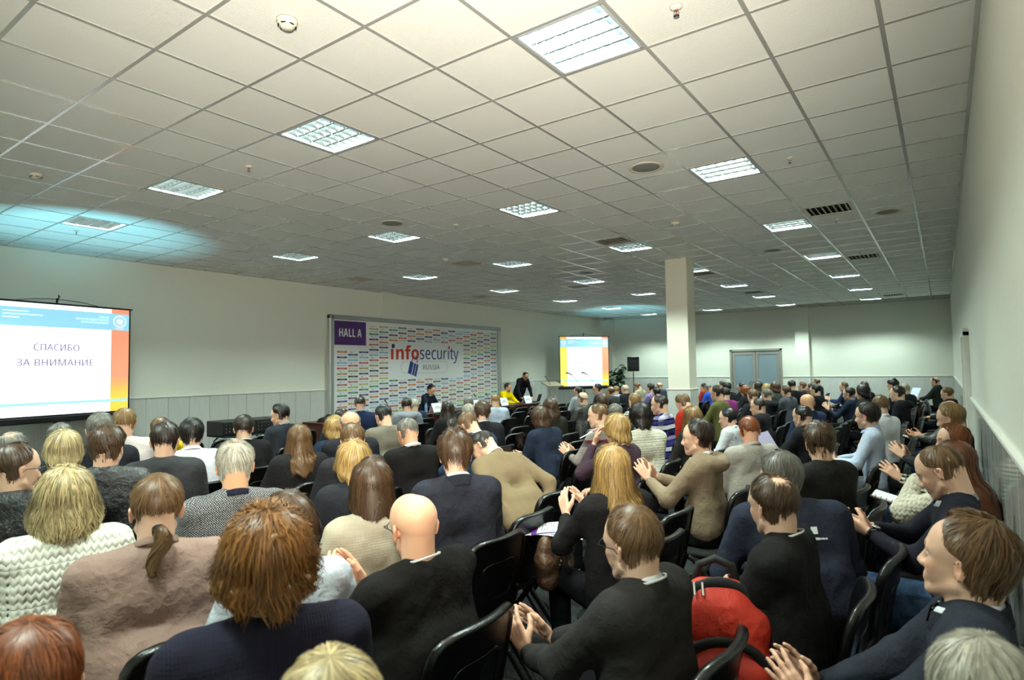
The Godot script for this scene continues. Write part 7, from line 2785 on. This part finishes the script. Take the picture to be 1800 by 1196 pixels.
func coat(called: String, label: String, at: Vector3, turn: float, col: Color, logo: bool, puffed: bool) -> void:
	var o := base(called, at, turn)
	tag(o, label, "jacket")
	var b := []
	var n := 7
	for k in n:
		var y := 0.9 - k * 0.065
		var w := 0.19 + 0.012 * k if k > 0 else 0.15
		b.append([Vector3(-w, y, 0.225), Vector3(w, y, 0.225), 0.05 if puffed else 0.062, 0.05 if puffed else 0.062, Vector3.BACK, 1.5])
	for k in 3:
		var y := 0.88 - k * 0.08
		b.append([Vector3(-0.17, y, 0.14), Vector3(0.17, y, 0.14), 0.05, 0.05, Vector3.BACK, 1.6])
	for x in [-1.0, 1.0]:
		b.append([Vector3(x * 0.2, 0.86, 0.2), Vector3(x * 0.31, 0.7, 0.24), 0.065, 0.06])
		b.append([Vector3(x * 0.31, 0.7, 0.24), Vector3(x * 0.29, 0.46, 0.2), 0.058, 0.045])
	var nz := FastNoiseLite.new()
	nz.seed = 12
	nz.frequency = 11.0
	g_coat(o, b, col, nz, puffed)
	var g := G.new()
	g.surf(20, 4, func(u: float, w: float) -> Vector3:
		var a := (u - 0.5) * 4.6
		return Vector3(sin(a) * 0.085, 0.93 + 0.05 * w - 0.03 * (1 - cos(a)), 0.185 + cos(a) * (0.05 + 0.012 * w)))
	put("collar", g, cloth("plain", col), o)
	if logo:
		var white := std("print_white", Color(0.9, 0.9, 0.9), 0.6)
		g = G.new()
		g.box(Vector3(0.0, 0.845, 0.291), Vector3(0.03, 0.034, 0.004), 0.002, Basis(Vector3.RIGHT, -0.25))
		for k in 9:
			g.box(Vector3(-0.045 + k * 0.011, 0.806, 0.296), Vector3(0.008, 0.011 if k < 6 else 0.007, 0.004), 0.0, Basis(Vector3.RIGHT, -0.1))
		put("logo", g, white, o)
		g = G.new()
		g.surf(6, 5, func(u: float, w: float) -> Vector3:
			return Vector3(-0.16 + 0.2 * u, 0.50 - 0.17 * w * (1.0 - 0.75 * u), 0.275 - 0.03 * w + 0.01 * sin(u * 9.0)))
		put("lining", g, std("lining_white", Color(0.82, 0.82, 0.76), 0.7), o)


func g_coat(o: Node3D, b: Array, col: Color, nz: FastNoiseLite, puffed: bool) -> void:
	var g := G.new()
	field(g, b, 0.015, 0.012 if puffed else 0.04, nz, 0.007)
	var m := cloth("plain", col)
	if puffed:
		m = std("puffer_black", col, 0.35)
	put("shell", g, m, o)


func build_backpack() -> void:
	var o := base("backpack", Vector3(-0.72, 0.47, -2.3), deg_to_rad(205))
	tag(o, "bright red backpack with black zips standing on the chair beside the charcoal suit", "backpack")
	var red := std("nylon_red", Color(0.78, 0.2, 0.13), 0.55)
	red.normal_enabled = true
	red.normal_texture = tex("n_wrinkle")
	red.normal_scale = 0.35
	tri(red, 2.5)
	var black := std("webbing_black", Color(0.035, 0.034, 0.034), 0.7)
	var steel := std("chrome", Color(0.85, 0.86, 0.88), 0.12, 1.0)
	var g := G.new()
	var nz := FastNoiseLite.new()
	nz.seed = 3
	nz.frequency = 9.0
	field(g, [[Vector3(-0.09, 0.12, 0), Vector3(0.09, 0.12, 0), 0.115, 0.115, Vector3.BACK, 1.15], [Vector3(-0.085, 0.27, 0), Vector3(0.085, 0.27, 0), 0.105, 0.105, Vector3.BACK, 1.15], [Vector3(-0.04, 0.35, 0.01), Vector3(0.04, 0.35, 0.01), 0.085, 0.085], [Vector3(-0.09, 0.12, -0.09), Vector3(0.09, 0.12, -0.09), 0.08, 0.08, Vector3.BACK, 1.3]], 0.012, 0.05, nz, 0.006)
	put("bag_body", g, red, o)
	var arc := func(r: float, z: float, y0: float, tall: float) -> Array:
		var pts := []
		for k in 19:
			var a := -0.25 + (PI + 0.5) * k / 18.0
			pts.append(Vector3(cos(a) * r, y0 + sin(a) * tall, z))
		return pts
	g = G.new()
	g.tube(arc.call(0.175, -0.035, 0.22, 0.215), 0.011, 6, 2.0)
	g.tube(arc.call(0.15, -0.115, 0.14, 0.115), 0.01, 6, 2.0)
	put("zip", g, black, o)
	g = G.new()
	for x in [0.0, 0.03]:
		g.box(Vector3(0.06 + x, 0.415, -0.055), Vector3(0.01, 0.05, 0.006), 0.002, Basis(Vector3.RIGHT, 0.6))
	put("zip_pull", g, steel, o)
	g = G.new()
	g.tube([Vector3(-0.075, 0.41, 0.05), Vector3(-0.06, 0.47, 0.05), Vector3(0, 0.495, 0.05), Vector3(0.06, 0.47, 0.05), Vector3(0.075, 0.41, 0.05)], 0.016, 8)
	put("grab_handle", g, black, o)
	for x in [-1.0, 1.0]:
		g = G.new()
		g.tube([Vector3(x * 0.07, 0.42, 0.09), Vector3(x * 0.1, 0.36, 0.15), Vector3(x * 0.11, 0.2, 0.16), Vector3(x * 0.1, 0.06, 0.11)], 0.022, 8, 0.35)
		put("shoulder_strap", g, black, o)


func build_handbag() -> void:
	var o := base("handbag", Vector3(-1.86, 0.6, -2.98), deg_to_rad(100))
	tag(o, "brown leather handbag with a chain strap resting in the lap under the brochures", "handbag")
	var g := G.new()
	var nz := FastNoiseLite.new()
	nz.seed = 8
	nz.frequency = 10.0
	field(g, [[Vector3(-0.13, 0.03, 0), Vector3(0.13, 0.03, 0), 0.07, 0.07, Vector3.BACK, 1.1], [Vector3(-0.11, 0.11, 0), Vector3(0.11, 0.11, 0), 0.06, 0.06, Vector3.BACK, 1.3], [Vector3(-0.1, -0.06, 0.0), Vector3(0.12, -0.06, 0), 0.07, 0.07]], 0.011, 0.04, nz, 0.016)
	put("bag_body", g, cloth("leather", Color("5b4130")), o)
	var m := std("chain_steel", Color(0.75, 0.74, 0.7), 0.25, 1.0)
	for s in [-1.0, 1.0]:
		g = G.new()
		for k in 16:
			var f := k / 15.0
			var p := Vector3(s * 0.12 - s * 0.03 * f, 0.15 - 0.16 * f, 0.055 + 0.035 * sin(f * PI))
			var link := []
			for q in 7:
				var a := q * TAU / 6
				link.append(p + (Vector3(0, cos(a) * 0.009, sin(a) * 0.005) if k % 2 == 0 else Vector3(cos(a) * 0.005, sin(a) * 0.009, 0)))
			g.tube(link, 0.002, 4)
		put("chain_strap", g, m, o)
	var im := Image.create(160, 224, false, Image.FORMAT_RGB8)
	im.fill(Color(0.93, 0.94, 0.96))
	im.fill_rect(Rect2i(0, 0, 160, 24), Color(0.4, 0.2, 0.55))
	im.fill_rect(Rect2i(0, 0, 8, 224), Color(0.4, 0.2, 0.55))
	var r2 := RandomNumberGenerator.new()
	r2.seed = 2
	for r in 10:
		for c in 6:
			if r2.randf() < 0.72:
				im.fill_rect(Rect2i(22 + c * 21, 40 + r * 12, 14 + r2.randi() % 5, 6), [Color(0.3, 0.3, 0.6), Color(0.93, 0.76, 0.3), Color(0.4, 0.42, 0.6), Color(0.35, 0.65, 0.4), Color(0.35, 0.3, 0.5)][r2.randi() % 5])
	var m2 := std("brochure_print", Color.WHITE, 0.4)
	m2.albedo_texture = ImageTexture.create_from_image(im)
	var paper := std("paper_white", Color(0.9, 0.9, 0.92), 0.7)
	var b := base("brochure", Vector3(-1.84, 0.775, -3.0), deg_to_rad(118))
	tag(b, "white brochures with purple edge and coloured plan lying on the brown handbag", "brochure")
	for k in 3:
		g = G.new()
		g.surf(8, 8, func(u: float, w: float) -> Vector3:
			return Vector3((u - 0.5) * 0.21, 0.006 * k - 0.08 * (w - 0.5) * (w - 0.5) + 0.012 * u * w, (w - 0.5) * 0.3), false, true)
		var pg := put("sheet", g, m2 if k == 2 else paper, b)
		pg.rotation.y = [-0.35, -0.18, 0.0][k]
		pg.position = Vector3([-0.03, -0.02, 0.0][k], 0, [-0.02, 0.01, 0.0][k])
